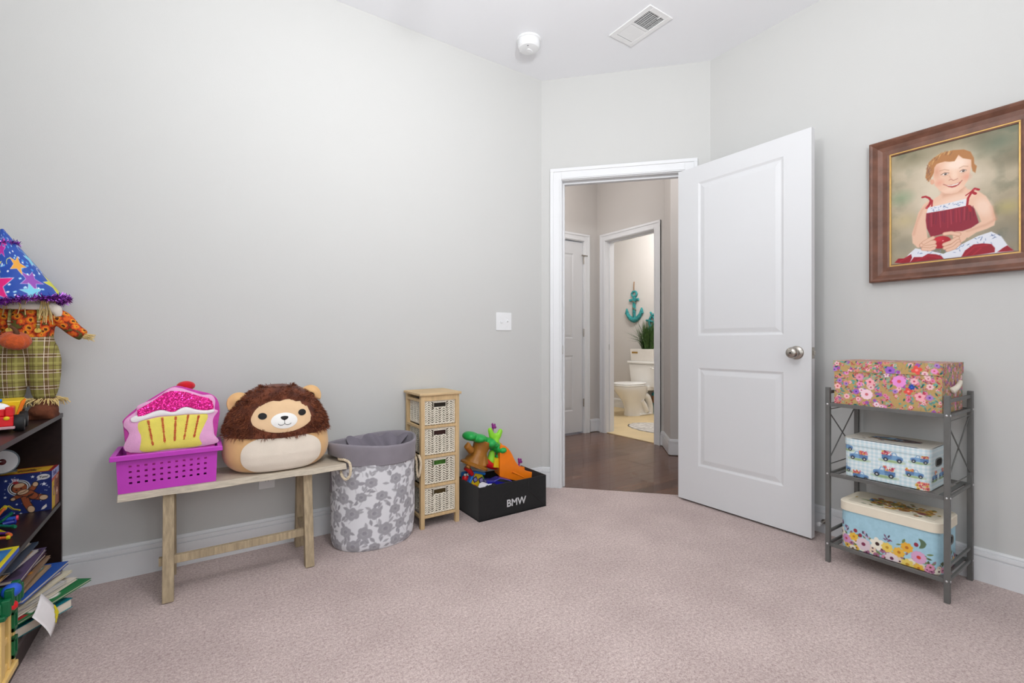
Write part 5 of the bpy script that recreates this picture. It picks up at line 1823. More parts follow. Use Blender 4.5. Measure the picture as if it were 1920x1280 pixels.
def rack():
    x0, x1, y0, y1, H = 2.332, 2.636, 0.545, 0.944, 0.777
    t = thing('metal_rack', 'grey metal three-tier shelf rack beside the open door', 'rack', (x0, y0, 0))
    W, D = x1 - x0, y1 - y0
    p = 0.0175
    for sx in (0, 1):
        for sy in (0, 1):
            MB().box(sx * W - p / 2, sy * D - p / 2, 0, sx * W + p / 2, sy * D + p / 2, H).build('post', M_GREYMETAL, t, bevel=0.0015)
    for k, z in enumerate((0.082, 0.393, 0.702)):
        for sx in (0, 1):
            MB().box(sx * W - 0.004, p / 2, z - 0.010, sx * W + 0.004, D - p / 2, z + 0.006).build('shelf_rail', M_GREYMETAL, t, bevel=0.001)
        for sy in (0, 1):
            MB().box(p / 2, sy * D - 0.004, z - 0.008, W - p / 2, sy * D + 0.004, z + 0.004).build('shelf_rail', M_GREYMETAL, t, bevel=0.001)
        n = 9
        for q in range(n):
            yy = 0.022 + (D - 0.044) * q / (n - 1)
            MB().box(0.004, yy - 0.008, z - 0.003, W - 0.004, yy + 0.008, z + 0.001).build('shelf_slat', M_GREYMETAL, t)
        for sx in (0, 1):
            for sy in (0, 1):
                MB().sphere((sx * W + (-p / 2 if sx == 0 else p / 2), sy * D, z), (0.003, 0.0045, 0.0045), 8, 6).sphere((sx * W, sy * D + (-p / 2 if sy == 0 else p / 2), z), (0.0045, 0.003, 0.0045), 8, 6).build('bolt', M_BOLT, t, smooth=True)
    for sy in (0, 1):
        MB().box(p / 2, sy * D - 0.004, 0.748, W - p / 2, sy * D + 0.004, 0.762).build('side_rail', M_GREYMETAL, t, bevel=0.001)
        MB().box(p / 2, sy * D - 0.004, 0.128, W - p / 2, sy * D + 0.004, 0.140).build('side_rail', M_GREYMETAL, t, bevel=0.001)
        MB().tube([(0.006, sy * D, 0.668), (W - 0.006, sy * D, 0.443)], 0.0026, 8).build('cross_brace', M_GREYMETAL, t)
        MB().tube([(0.006, sy * D + 0.004, 0.443), (W - 0.006, sy * D + 0.004, 0.668)], 0.0026, 8).build('cross_brace', M_GREYMETAL, t)
        for z in (0.678, 0.433):
            MB().tube([(0.004, sy * D, z), (W - 0.004, sy * D, z)], 0.0022, 8).build('cross_brace', M_GREYMETAL, t)


rack()

# ------------------------------------------------------------------ decorated boxes
M_PAPERPRINT = mk_print('printed_paper', 0.55, bump=0.02, bscale=300)
M_WHITETAPE = mk('cream_ribbon', (232, 224, 208), 0.8, var=0.06, vscale=50, bump=0.1, bscale=300)
KRAFT = (190, 156, 100)


def floral(cv, seed, hand=()):
    g = random.Random(seed)
    PK, LP, PU, RD_, TE, DG, BL, GO, LG = (226, 130, 170), (244, 186, 196), (150, 90, 190), (178, 44, 66), (74, 164, 160), (28, 96, 92), (40, 80, 170), (216, 168, 60), (150, 176, 150)
    area = cv.w * cv.h
    for k in range(int(area / 0.00010)):       # small leaves, berries and twigs
        x, y = g.random() * cv.w, g.random() * cv.h
        r = g.random()
        if r < 0.35:
            cv.leaf(x, y, g.uniform(.010, .022), g.uniform(.004, .008), g.uniform(0, 6.28), g.choice((TE, DG, LG, LG, (96, 140, 130))))
        elif r < 0.6:
            a = g.uniform(0, 6.28)
            for q in range(5):
                cv.ell(x + math.cos(a) * q * .004 + g.uniform(-.003, .003), y + math.sin(a) * q * .004 + g.uniform(-.003, .003), .0020, .0026, g.choice((RD_, (200, 80, 100), PK)), a)
        elif r < 0.8:
            cv.flower(x, y, g.uniform(.005, .009), 5, g.choice((PK, LP, PU, (222, 150, 130))), (200, 70, 90), g.random())
        else:
            cv.line([(x, y), (x + g.uniform(-.008, .008), y + g.uniform(.008, .016))], .0009, (110, 130, 100))
    for k in range(int(area / 0.0026)):        # large blossoms
        x, y = g.random() * cv.w, g.random() * cv.h
        c = g.choice(((LP, (196, 60, 100)), ((236, 150, 200), (216, 80, 90)), ((246, 214, 226), (200, 90, 120)), ((240, 196, 200), (180, 70, 100)), ((176, 130, 200), (90, 40, 140))))
        cv.flower(x, y, g.uniform(.008, .013), g.choice((5, 7, 9)), c[0], c[1], g.random(), wide=0.36)
    for (x, y, r, n, c, cc) in hand:
        cv.flower(x, y, r, n, c, cc, 0.3, wide=0.36 if n > 5 else 0.42)


def flat_faces(cvs, parent, x0, y0, z0, x1, y1, z1, name):
    """front (-x), right (-y), left (+y) and top faces of a box, each with its own print"""
    W, D, H = y1 - y0, x1 - x0, z1 - z0
    def mkface(nm, w, h, fn, seed, hand=()):
        cv = Canvas(w, h, 0.0017, KRAFT)
        cvs(cv, seed, hand)
        X, Y, Z = fn(cv.U, cv.V)
        return pgrid(nm, X, Y, Z, cv.C, M_PAPERPRINT, parent, smooth=False)
    o = np.ones_like
    return mkface, W, D, H


def floral_box():
    t = thing('keepsake_box', 'kraft keepsake box with pink flower print and lift-off lid on the top shelf', 'box', (2.342, 0.562, 0.7035), group='keepsake boxes on the rack')
    D, W, H, HL = 0.262, 0.362, 0.148, 0.192     # x depth, y width
    e = 0.003                                    # how far the lid stands out
    zl = 0.146

    def face(nm, w, h, fn, seed, parent, hand=()):
        cv = Canvas(w, h, 0.0016, KRAFT)
        floral(cv, seed, hand)
        X, Y, Z = fn(cv.U, cv.V)
        pgrid(nm, X, Y, Z, cv.C, M_PAPERPRINT, parent, smooth=False)
    c = lambda a, v: np.full_like(a, v)
    body = MB().box(0.0008, 0.0008, 0, D - 0.0008, W - 0.0008, zl).build('body', mk('kraft_board', KRAFT, 0.8, var=0.06), t)
    k = W / 1530.0
    hand = [((px - 30) * k, (880 - py) * k * 1.02 * 0.92 - 0.002, r, n, c1, c2) for px, py, r, n, c1, c2 in
            ((590, 390, .016, 5, (246, 176, 186), (200, 50, 80)), (540, 630, .022, 11, (250, 214, 224), (214, 110, 120)), (1005, 350, .024, 9, (240, 150, 220), (224, 90, 100)), (1280, 600, .017, 5, (246, 176, 186), (196, 50, 90)),
             (85, 510, .013, 5, (248, 190, 190), (200, 60, 70)), (1130, 520, .015, 4, (232, 80, 74), (250, 150, 140)), (1175, 440, .011, 6, (36, 70, 170), (60, 110, 210)), (380, 590, .012, 7, (160, 100, 200), (90, 40, 150)), (430, 310, .014, 9, (230, 150, 180), (200, 90, 130)))]
    face('front_print', W, zl, lambda U, V: (c(U, 0), W - U, V), 21, body, hand)
    face('side_print', D, zl, lambda U, V: (U, c(U, 0), V), 22, body)
    face('side_print', D, zl, lambda U, V: (D - U, c(U, W), V), 23, body)
    lid = MB().box(-e + 0.0008, -e + 0.0008, zl, D + e - 0.0008, W + e - 0.0008, HL - 0.001).build('lid', mk('kraft_lid', KRAFT, 0.8, var=0.06), t)
    face('lid_print', W + 2 * e, HL - zl, lambda U, V: (c(U, -e), W + e - U, zl + V), 24, lid, [(0.205, 0.012, .018, 7, (160, 100, 200), (90, 40, 150)), (0.29, 0.018, .018, 4, (236, 84, 76), (250, 150, 140))])
    face('lid_print', D + 2 * e, HL - zl, lambda U, V: (-e + U, c(U, -e), zl + V), 25, lid)
    face('lid_print', D + 2 * e, HL - zl, lambda U, V: (D + e - U, c(U, W + e), zl + V), 26, lid)
    face('lid_print', W + 2 * e, D + 2 * e, lambda U, V: (-e + V, W + e - U, c(U, HL)), 27, lid)
    # cloth handle tied through the side
    pts = [(0.10, -0.002, 0.082), (0.118, -0.014, 0.096), (0.14, -0.018, 0.110), (0.16, -0.016, 0.118), (0.172, -0.010, 0.112), (0.182, -0.002, 0.098)]
    ctube(MB(), pts, [0.014, 0.010, 0.008, 0.007, 0.007, 0.004], 8).build('ribbon_handle', M_WHITETAPE, t, smooth=True)


floral_box()


def round_path(D, W, r, n=6):
    """outline of a rounded rectangle x 0..D, y 0..W starting mid back, running over +y side, front (x=0), -y side"""
    pts = []
    for cx, cy, a0 in ((D - r, W - r, 0), (r, W - r, PI / 2), (r, r, PI), (D - r, r, 1.5 * PI)):
        for k in range(n + 1):
            a = a0 + PI / 2 * k / n
            pts.append((cx + r * math.cos(a), cy + r * math.sin(a)))
    return pts


def wrap_print(name, D, W, r, z0, z1, paint, mat, parent, step=0.0015):
    """printed sleeve around a rounded box; u runs from the back of the +y side over the front to the -y side"""
    path = round_path(D, W, r, 8)
    P = np.array(path + [path[0]])
    seg = np.sqrt(((P[1:] - P[:-1]) ** 2).sum(1))
    s = np.concatenate([[0], np.cumsum(seg)])
    cv = Canvas(s[-1], z1 - z0, step, (200, 200, 200))
    paint(cv, s)
    X = np.interp(cv.U, s, P[:, 0]); Y = np.interp(cv.U, s, P[:, 1])
    return pgrid(name, X, Y, z0 + cv.V, cv.C, mat, parent), s


def rounded_lid(mb, D, W, r, z0, z1, e):
    pts = round_path(D, W, r, 8)
    cx, cy = D / 2, W / 2
    out = lambda k: [(cx + (x - cx) * (1 + k / cx), cy + (y - cy) * (1 + k / cy)) for x, y in pts]
    n = len(pts)
    vs = [(x, y, z0) for x, y in out(e)] + [(x, y, z1 - 0.003) for x, y in out(e)] + [(x, y, z1) for x, y in out(e - 0.003)]
    fs = [(q * n + i, q * n + (i + 1) % n, (q + 1) * n + (i + 1) % n, (q + 1) * n + i) for q in range(2) for i in range(n)]
    fs += [tuple(range(2 * n, 3 * n)), tuple(reversed(range(n)))]
    return mb.add(vs, fs)


def draw_truck(cv, cx, cy, s, flip=1, load=True, g=random.Random(5)):
    """little blue pickup full of flowers"""
    X = lambda x: cx + flip * x * s
    Y = lambda y: cy + y * s
    P = lambda *p: [(X(a), Y(b)) for a, b in p]
    cv.ell(X(0), Y(-0.30), 0.62 * s, 0.09 * s, (140, 170, 110), 0, s * 0.1, 0.8)
    if load:
        for k in range(26):
            x, y = g.uniform(-0.52, 0.02), g.uniform(0.08, 0.34)
            cv.flower(X(x), Y(y), s * g.uniform(.05, .09), 5, g.choice(((226, 96, 110), (240, 170, 180), (236, 190, 80), (240, 236, 230), (170, 60, 90), (230, 140, 90))), (80, 50, 50), g.random())
    cv.poly(P((-0.55, -0.20), (-0.55, 0.08), (0.0, 0.08), (0.0, -0.20)), (104, 140, 184))
    cv.poly(P((-0.02, -0.20), (-0.02, 0.24), (0.06, 0.30), (0.20, 0.30), (0.30, 0.10), (0.52, 0.06), (0.60, -0.02), (0.60, -0.20)), (122, 164, 204))
    cv.poly(P((0.04, 0.10), (0.04, 0.22), (0.09, 0.26), (0.17, 0.26), (0.24, 0.10)), (214, 228, 236))
    cv.line(P((-0.55, 0.0), (0.0, 0.0)), 0.025 * s, (70, 100, 150))
    cv.line(P((0.30, 0.04), (0.58, 0.0)), 0.02 * s, (80, 112, 160))
    for x in (-0.34, 0.40):
        cv.ell(X(x), Y(-0.16), 0.17 * s, 0.15 * s, (86, 122, 170))
        cv.ell(X(x), Y(-0.22), 0.125 * s, 0.125 * s, (44, 44, 50))
        cv.ell(X(x), Y(-0.22), 0.06 * s, 0.06 * s, (196, 200, 204))
    cv.line(P((0.55, -0.18), (0.64, -0.18)), 0.05 * s, (190, 196, 200))


def gingham(cv):
    a = (np.sin(cv.U * 2 * PI / 0.016) > 0).astype(float) * 0.5 + (np.sin(cv.V * 2 * PI / 0.016) > 0).astype(float) * 0.5
    cv.C[:] = np.array((232, 240, 242.0)) * (1 - 0.5 * a[..., None]) + np.array((168, 206, 218.0)) * (0.5 * a[..., None])


def truck_box():
    D, W, r, zl, H = 0.215, 0.292, 0.030, 0.142, 0.166
    t = thing('keepsake_box', 'pale blue gingham box printed with little trucks on the middle shelf', 'box', (2.362, 0.604, 0.3945), group='keepsake boxes on the rack')

    def paint(cv, s):
        gingham(cv)
        u0 = float(s[9])            # start of the front face in u (after the +y side)
        g = random.Random(9)
        for x, y, sc, fl in ((0.075, 0.095, .058, -1), (0.19, 0.112, .062, 1), (0.165, 0.045, .066, -1), (0.02, 0.128, .055, 1), (0.262, 0.062, .05, 1), (0.015, 0.035, .05, 1), (0.28, 0.12, .05, -1), (0.08, 0.012, .05, 1)):
            draw_truck(cv, u0 + x, y, sc, fl, True, g)
        for x in np.arange(-0.17, 0, 0.085):
            draw_truck(cv, u0 + x, 0.05 + 0.05 * (int(x * 100) % 2), .055, 1, True, g)
        for x in np.arange(0.36, 0.56, 0.085):
            draw_truck(cv, u0 + x, 0.05 + 0.05 * (int(x * 100) % 2), .055, -1, True, g)
        for k in range(40):
            x, y = u0 + g.uniform(0.27, 0.31), g.uniform(0.002, 0.028)
            cv.flower(x, y, g.uniform(.004, .008), 5, g.choice(((236, 190, 90), (240, 150, 120), (230, 110, 120), (244, 220, 190))), (120, 70, 50), g.random())
    wrap_print('body', D, W, r, 0.0, zl, paint, M_PAPERPRINT, t)
    lid, s = wrap_print('lid', D, W, r + 0.002, zl - 0.006, H, lambda cv, s: gingham(cv), M_PAPERPRINT, t)
    lid.scale = (1.022, 1.016, 1)
    lid.location = (-0.0023, -0.0023, 0)
    MB().prism(round_path(D, W, r), 0.0, 0.002).build('bottom', M_WHITETAPE, t)
    # printed top panel
    cv = Canvas(W, D, 0.002, (206, 202, 192))
    g = random.Random(14)
    cv.ell(W * 0.53, D * 0.5, W * 0.36, D * 0.27, (86, 84, 92), 0, 0.01)
    for k in range(70):
        cv.flower(W * 0.53 + g.gauss(0, .05), D * 0.45 + g.gauss(0, .025), g.uniform(.006, .012), 6, g.choice(((130, 70, 60), (96, 60, 50), (70, 90, 120), (60, 66, 84), (170, 120, 80))), (40, 30, 30), g.random())
    draw_truck(cv, W * 0.4, D * 0.62, 0.11, 1, False, g)
    tp = MB().prism(round_path(D, W, r), H - 0.003, H - 0.0006).build('lid_top', mk('cream_lid_board', (206, 202, 192), 0.6, var=0.03), lid)
    pgrid('lid_picture', 0.03 + cv.V * (D - 0.06) / D, W - 0.03 - cv.U * (W - 0.06) / W, np.full_like(cv.U, H), cv.C, M_PAPERPRINT, lid, smooth=False)
    for y, s_ in ((0.0, -1), (W, 1)):
        gr = MB()
        rim = [(D * 0.5 + math.copysign(abs(math.cos(a)) ** 0.5, math.cos(a)) * 0.036, y + s_ * 0.001, 0.102 + math.copysign(abs(math.sin(a)) ** 0.7, math.sin(a)) * 0.015) for a in np.linspace(0, 2 * PI, 24, endpoint=False)]
        gr.tube(rim, 0.0026, 6, closed=True)
        h = gr.build('handle_rim', M_GREYMETAL, t, smooth=True)
        MB().prism([(p[0], p[2]) for p in rim], y + s_ * 0.0004, y + s_ * 0.0009, 'y').build('handle_hole', M_DARKGAP, h)


truck_box()


def flower_box():
    D, W, r, zl, H = 0.222, 0.340, 0.040, 0.160, 0.199
    t = thing('keepsake_box', 'light blue box with flower border and cream lid on the bottom shelf', 'box', (2.350, 0.568, 0.0835), group='keepsake boxes on the rack')

    def paint(cv, s):
        cv.C[:] = (168, 208, 224)
        n = cv.fbm(90, 4, 3)
        cv.C += ((n - 0.5) * 14)[..., None]
        u0 = float(s[9])
        g = random.Random(31)
        tot = float(s[-1])
        # leaves and filler blossoms along the foot, all around
        for k in range(260):
            x = g.random() * tot
            y = abs(g.gauss(0, 0.026))
            cv.leaf(x, y + 0.01, g.uniform(.014, .024), g.uniform(.006, .010), g.uniform(0, 3.1), g.choice(((96, 116, 70), (120, 140, 90), (80, 90, 60), (150, 120, 130))))
        for k in range(150):
            x = g.random() * tot
            cv.flower(x, abs(g.gauss(0, .018)) + .004, g.uniform(.008, .014), 7, g.choice(((240, 232, 214), (236, 190, 80), (222, 150, 180), (170, 110, 140), (236, 214, 190))), g.choice(((110, 60, 40), (80, 40, 60))), g.random())
        # the large blossoms of the front, as they lie
        k = 0.34 / 870.0
        for px, py, rad, c1, c2, nn in ((255, 655, 62, (244, 238, 220), (50, 34, 30), 6), (325, 715, 52, (214, 150, 196), (200, 80, 90), 9), (400, 705, 48, (238, 190, 70), (210, 140, 40), 7), (490, 770, 72, (226, 206, 214), (130, 50, 80), 10),
                                        (615, 770, 72, (246, 240, 224), (60, 34, 30), 6), (700, 800, 54, (240, 208, 100), (200, 150, 50), 8), (740, 890, 62, (236, 220, 222), (110, 50, 80), 10), (800, 840, 54, (238, 186, 70), (190, 120, 40), 8),
                                        (865, 800, 56, (238, 180, 64), (190, 110, 40), 8), (960, 880, 66, (222, 170, 206), (220, 70, 60), 12), (870, 940, 60, (240, 214, 110), (200, 150, 50), 7), (960, 970, 46, (238, 190, 70), (200, 120, 40), 7), (230, 740, 40, (214, 150, 190), (150, 70, 110), 7)):
            yb = 740 + (px - 205) * 0.31        # foot of the box in that view
            yt = 455 + (px - 205) * 0.235
            v = (yb - py) / (yb - yt) * zl
            cv.flower(u0 + (px - 200) * k, v + 0.004, rad * k * 0.95, nn, c1, c2, g.random(), wide=0.34)
        for px, py in ((275, 585), (520, 690), (710, 720), (310, 615)):
            for q in range(7):
                v = (740 + (px - 205) * 0.31 - py) / (285 + (px - 205) * 0.075) * zl
                cv.leaf(u0 + (px - 200) * k + g.uniform(-.014, .014), v + g.uniform(-.012, .012), .014, .006, g.uniform(0, 6.2), g.choice(((120, 84, 120), (80, 60, 84), (200, 170, 196))))
        for px, py in ((415, 650), (460, 690), (940, 765)):
            v = (740 + (px - 205) * 0.31 - py) / (285 + (px - 205) * 0.075) * zl
            cv.ell(u0 + (px - 200) * k, v, .007, .008, (150, 50, 70))
        for q in range(6):
            v = (740 + 790 * 0.31 - 780 - q * -8) / (285 + 60) * zl
            cv.leaf(u0 + 790 * k, v, .03, .012, 0.8 + q * 0.35, (96, 120, 92))
    wrap_print('body', D, W, r, 0.0, zl, paint, M_PAPERPRINT, t)
    MB().prism(round_path(D, W, r), 0.0, 0.002).build('bottom', M_WHITETAPE, t)
    lid = rounded_lid(MB(), D, W, r, zl, H, 0.005).build('lid', mk('cream_lid', (236, 226, 206), 0.5, var=0.02), t, smooth=True, angle=40)
    cv = Canvas(W - 0.05, D - 0.05, 0.002, (232, 224, 204))
    g = random.Random(8)
    w, h = cv.w, cv.h
    draw_truck(cv, w * 0.42, h * 0.62, 0.13, 1, False, g)
    for k in range(110):
        x, y = w * 0.55 + g.gauss(0, .055), h * 0.48 + g.gauss(0, .028)
        cv.flower(x, y, g.uniform(.007, .014), 7, g.choice(((214, 160, 60), (190, 130, 60), (226, 190, 100), (150, 80, 90), (240, 230, 210), (120, 130, 70), (170, 110, 60))), (90, 60, 40), g.random())
    for k in range(30):
        cv.leaf(w * 0.55 + g.gauss(0, .075), h * 0.5 + g.gauss(0, .04), .02, .008, g.uniform(0, 6), g.choice(((110, 120, 60), (140, 130, 60), (90, 110, 80))))
    pgrid('lid_picture', 0.025 + cv.V, W - 0.025 - cv.U, np.full_like(cv.U, H + 0.0004), cv.C, M_PAPERPRINT, lid, smooth=False)
    for y, s_ in ((0.0, -1), (W, 1)):
        rim = [(D * 0.5 + math.copysign(abs(math.cos(a)) ** 0.5, math.cos(a)) * 0.034, y + s_ * 0.001, 0.112 + math.copysign(abs(math.sin(a)) ** 0.7, math.sin(a)) * 0.017) for a in np.linspace(0, 2 * PI, 24, endpoint=False)]
        hr = MB().tube(rim, 0.0034, 6, closed=True).build('handle_rim', M_GREYMETAL, t, smooth=True)
        MB().prism([(p[0], p[2]) for p in rim], y + s_ * 0.0004, y + s_ * 0.0009, 'y').build('handle_hole', M_DARKGAP, hr)


flower_box()

# ------------------------------------------------------------------ bookcase against the west wall
M_ESPRESSO = mk('espresso_laminate', (40, 28, 27), 0.32, var=0.18, vscale=9, stretch=(6, 0.6, 6), bump=0.02, bscale=60)
M_ESPEDGE = mk('espresso_edge', (58, 44, 42), 0.4, var=0.1, vscale=20)
BX0, BX1, BY0, BY1, BTOP, BMID, BBOT = -0.742, -0.441, 1.70, 2.494, 0.701, 0.362, 0.085
case = thing('bookcase', 'low dark brown bookcase in the corner by the wall', 'bookcase', (0, 0, 0))
tb = 0.016
MB().box(BX0, BY1 - tb, 0, BX1, BY1, BTOP - tb).build('side_panel', M_ESPRESSO, case, bevel=0.001)
MB().box(BX0, BY0, 0, BX1, BY0 + tb, BTOP - tb).build('side_panel', M_ESPRESSO, case, bevel=0.001)
MB().box(BX0, BY0, BTOP - tb, BX1 + 0.002, BY1, BTOP).build('top', M_ESPRESSO, case, bevel=0.001)
for z in (BMID, BBOT):
    MB().box(BX0 + 0.004, BY0 + tb, z - tb, BX1 - 0.002, BY1 - tb, z).build('shelf', M_ESPRESSO, case, bevel=0.001)
MB().box(BX0, BY0 + tb, 0.0, BX0 + 0.004, BY1 - tb, BTOP - tb).build('back_panel', M_ESPRESSO, case)
MB().box(BX1 - 0.022, BY0 + tb, 0.0, BX1 - 0.008, BY1 - tb, BBOT - tb).build('kick_board', M_ESPEDGE, case)
MB().tube([(BX1 - 0.055, BY1 - tb, BTOP - tb - 0.022), (BX1 - 0.055, BY1 - tb - 0.003, BTOP - tb - 0.022)], 0.008, 14).build('cam_cover', M_ESPEDGE, case)

# ------------------------------------------------------------------ scarecrow doll with party hat
def plaid_material():
    m = mk('plaid_cloth', (140, 130, 70), 0.9, bump=0.15, bscale=500)
    nt = m.node_tree
    b = nt.nodes['Principled BSDF']
    tc = nt.nodes.new('ShaderNodeTexCoord')
    sp = nt.nodes.new('ShaderNodeSeparateXYZ')
    nt.links.new(tc.outputs['Object'], sp.inputs[0])

    def stripe(out, period, lo, hi, phase):
        a = nt.nodes.new('ShaderNodeMath'); a.operation = 'MULTIPLY_ADD'; a.inputs[1].default_value = 1 / period; a.inputs[2].default_value = phase
        nt.links.new(sp.outputs[out], a.inputs[0])
        f = nt.nodes.new('ShaderNodeMath'); f.operation = 'FRACT'; nt.links.new(a.outputs[0], f.inputs[0])
        g = nt.nodes.new('ShaderNodeMath'); g.operation = 'GREATER_THAN'; g.inputs[1].default_value = lo; nt.links.new(f.outputs[0], g.inputs[0])
        h = nt.nodes.new('ShaderNodeMath'); h.operation = 'LESS_THAN'; h.inputs[1].default_value = hi; nt.links.new(f.outputs[0], h.inputs[0])
        k = nt.nodes.new('ShaderNodeMath'); k.operation = 'MULTIPLY'; nt.links.new(g.outputs[0], k.inputs[0]); nt.links.new(h.outputs[0], k.inputs[1])
        return k
    cur = None
    base = nt.nodes.new('ShaderNodeRGB'); base.outputs[0].default_value = lin((142, 134, 72)) + (1,)
    cur = base.outputs[0]
    for out, per, lo, hi, ph, col, fac in ((0, .052, .0, .30, .1, (104, 70, 48), .75), (2, .058, .0, .26, .2, (104, 70, 48), .75), (0, .052, .62, .74, .1, (176, 168, 96), .7), (2, .058, .60, .72, .2, (178, 170, 98), .7),
                                           (0, .052, .03, .07, .1, (232, 220, 196), .9), (2, .058, .02, .06, .2, (232, 220, 196), .9), (2, .058, .20, .24, .2, (232, 220, 196), .8), (0, .052, .24, .27, .1, (222, 200, 176), .7), (0, .052, .48, .51, .1, (84, 60, 44), .8), (2, .058, .46, .49, .2, (84, 60, 44), .8)):
        k = stripe(out, per, lo, hi, ph)
        q = nt.nodes.new('ShaderNodeMath'); q.operation = 'MULTIPLY'; q.inputs[1].default_value = fac; nt.links.new(k.outputs[0], q.inputs[0])
        mx = nt.nodes.new('ShaderNodeMix'); mx.data_type = 'RGBA'
        nt.links.new(q.outputs[0], mx.inputs[0]); nt.links.new(cur, mx.inputs[6]); mx.inputs[7].default_value = lin(col) + (1,)
        cur = mx.outputs[2]
    nt.links.new(cur, b.inputs['Base Color'])
    return m


def sunflower_material():
    m = mk('sunflower_cloth', (220, 110, 40), 0.9, bump=0.15, bscale=500)
    nt = m.node_tree
    b = nt.nodes['Principled BSDF']
    tc = nt.nodes.new('ShaderNodeTexCoord')
    v = nt.nodes.new('ShaderNodeTexVoronoi'); v.inputs['Scale'].default_value = 42
    nt.links.new(tc.outputs['Object'], v.inputs['Vector'])
    r = nt.nodes.new('ShaderNodeValToRGB')
    r.color_ramp.interpolation = 'CONSTANT'
    e = r.color_ramp.elements
    e[0].position, e[0].color = 0.0, lin((92, 44, 24)) + (1,)
    e[1].position, e[1].color = 0.20, lin((232, 150, 40)) + (1,)
    for p, c in ((0.36, (224, 100, 34)), (0.52, (190, 66, 28)), (0.62, (120, 36, 22)), (0.72, (96, 92, 40))):
        x = e.new(p); x.color = lin(c) + (1,)
    n = nt.nodes.new('ShaderNodeTexNoise'); n.inputs['Scale'].default_value = 160
    nt.links.new(tc.outputs['Object'], n.inputs['Vector'])
    a = nt.nodes.new('ShaderNodeMath'); a.operation = 'MULTIPLY_ADD'; a.inputs[1].default_value = 0.5; a.inputs[2].default_value = -0.25
    nt.links.new(n.outputs['Fac'], a.inputs[0])
    s = nt.nodes.new('ShaderNodeMath'); s.operation = 'ADD'
    nt.links.new(v.outputs['Distance'], s.inputs[0]); nt.links.new(a.outputs[0], s.inputs[1])
    nt.links.new(s.outputs[0], r.inputs['Fac'])
    nt.links.new(r.outputs['Color'], b.inputs['Base Color'])
    return m


M_PLAID, M_SUNF = plaid_material(), sunflower_material()
M_MUSLIN = mk('muslin', (226, 216, 204), 0.95, var=0.05, vscale=60, bump=0.2, bscale=600)
M_STRAW = mk('straw', (222, 196, 134), 0.8, var=0.15, vscale=80)
M_SHOE = mk('brown_felt', (106, 58, 36), 0.95, var=0.15, vscale=60, bump=0.3, bscale=400)
M_PUMPKIN = mk('orange_velvet', (196, 84, 34), 0.9, var=0.15, vscale=120, bump=0.5, bscale=220, sheen=0.2)
M_STEM = mk('brown_stem', (92, 58, 36), 0.8, var=0.2)
M_TINSEL = mk('purple_tinsel', (112, 24, 150), 0.18, 0.85, col2=(196, 120, 220), vscale=70)
M_HATPRINT = mk_print('party_hat_card', 0.35, coat=0.2)


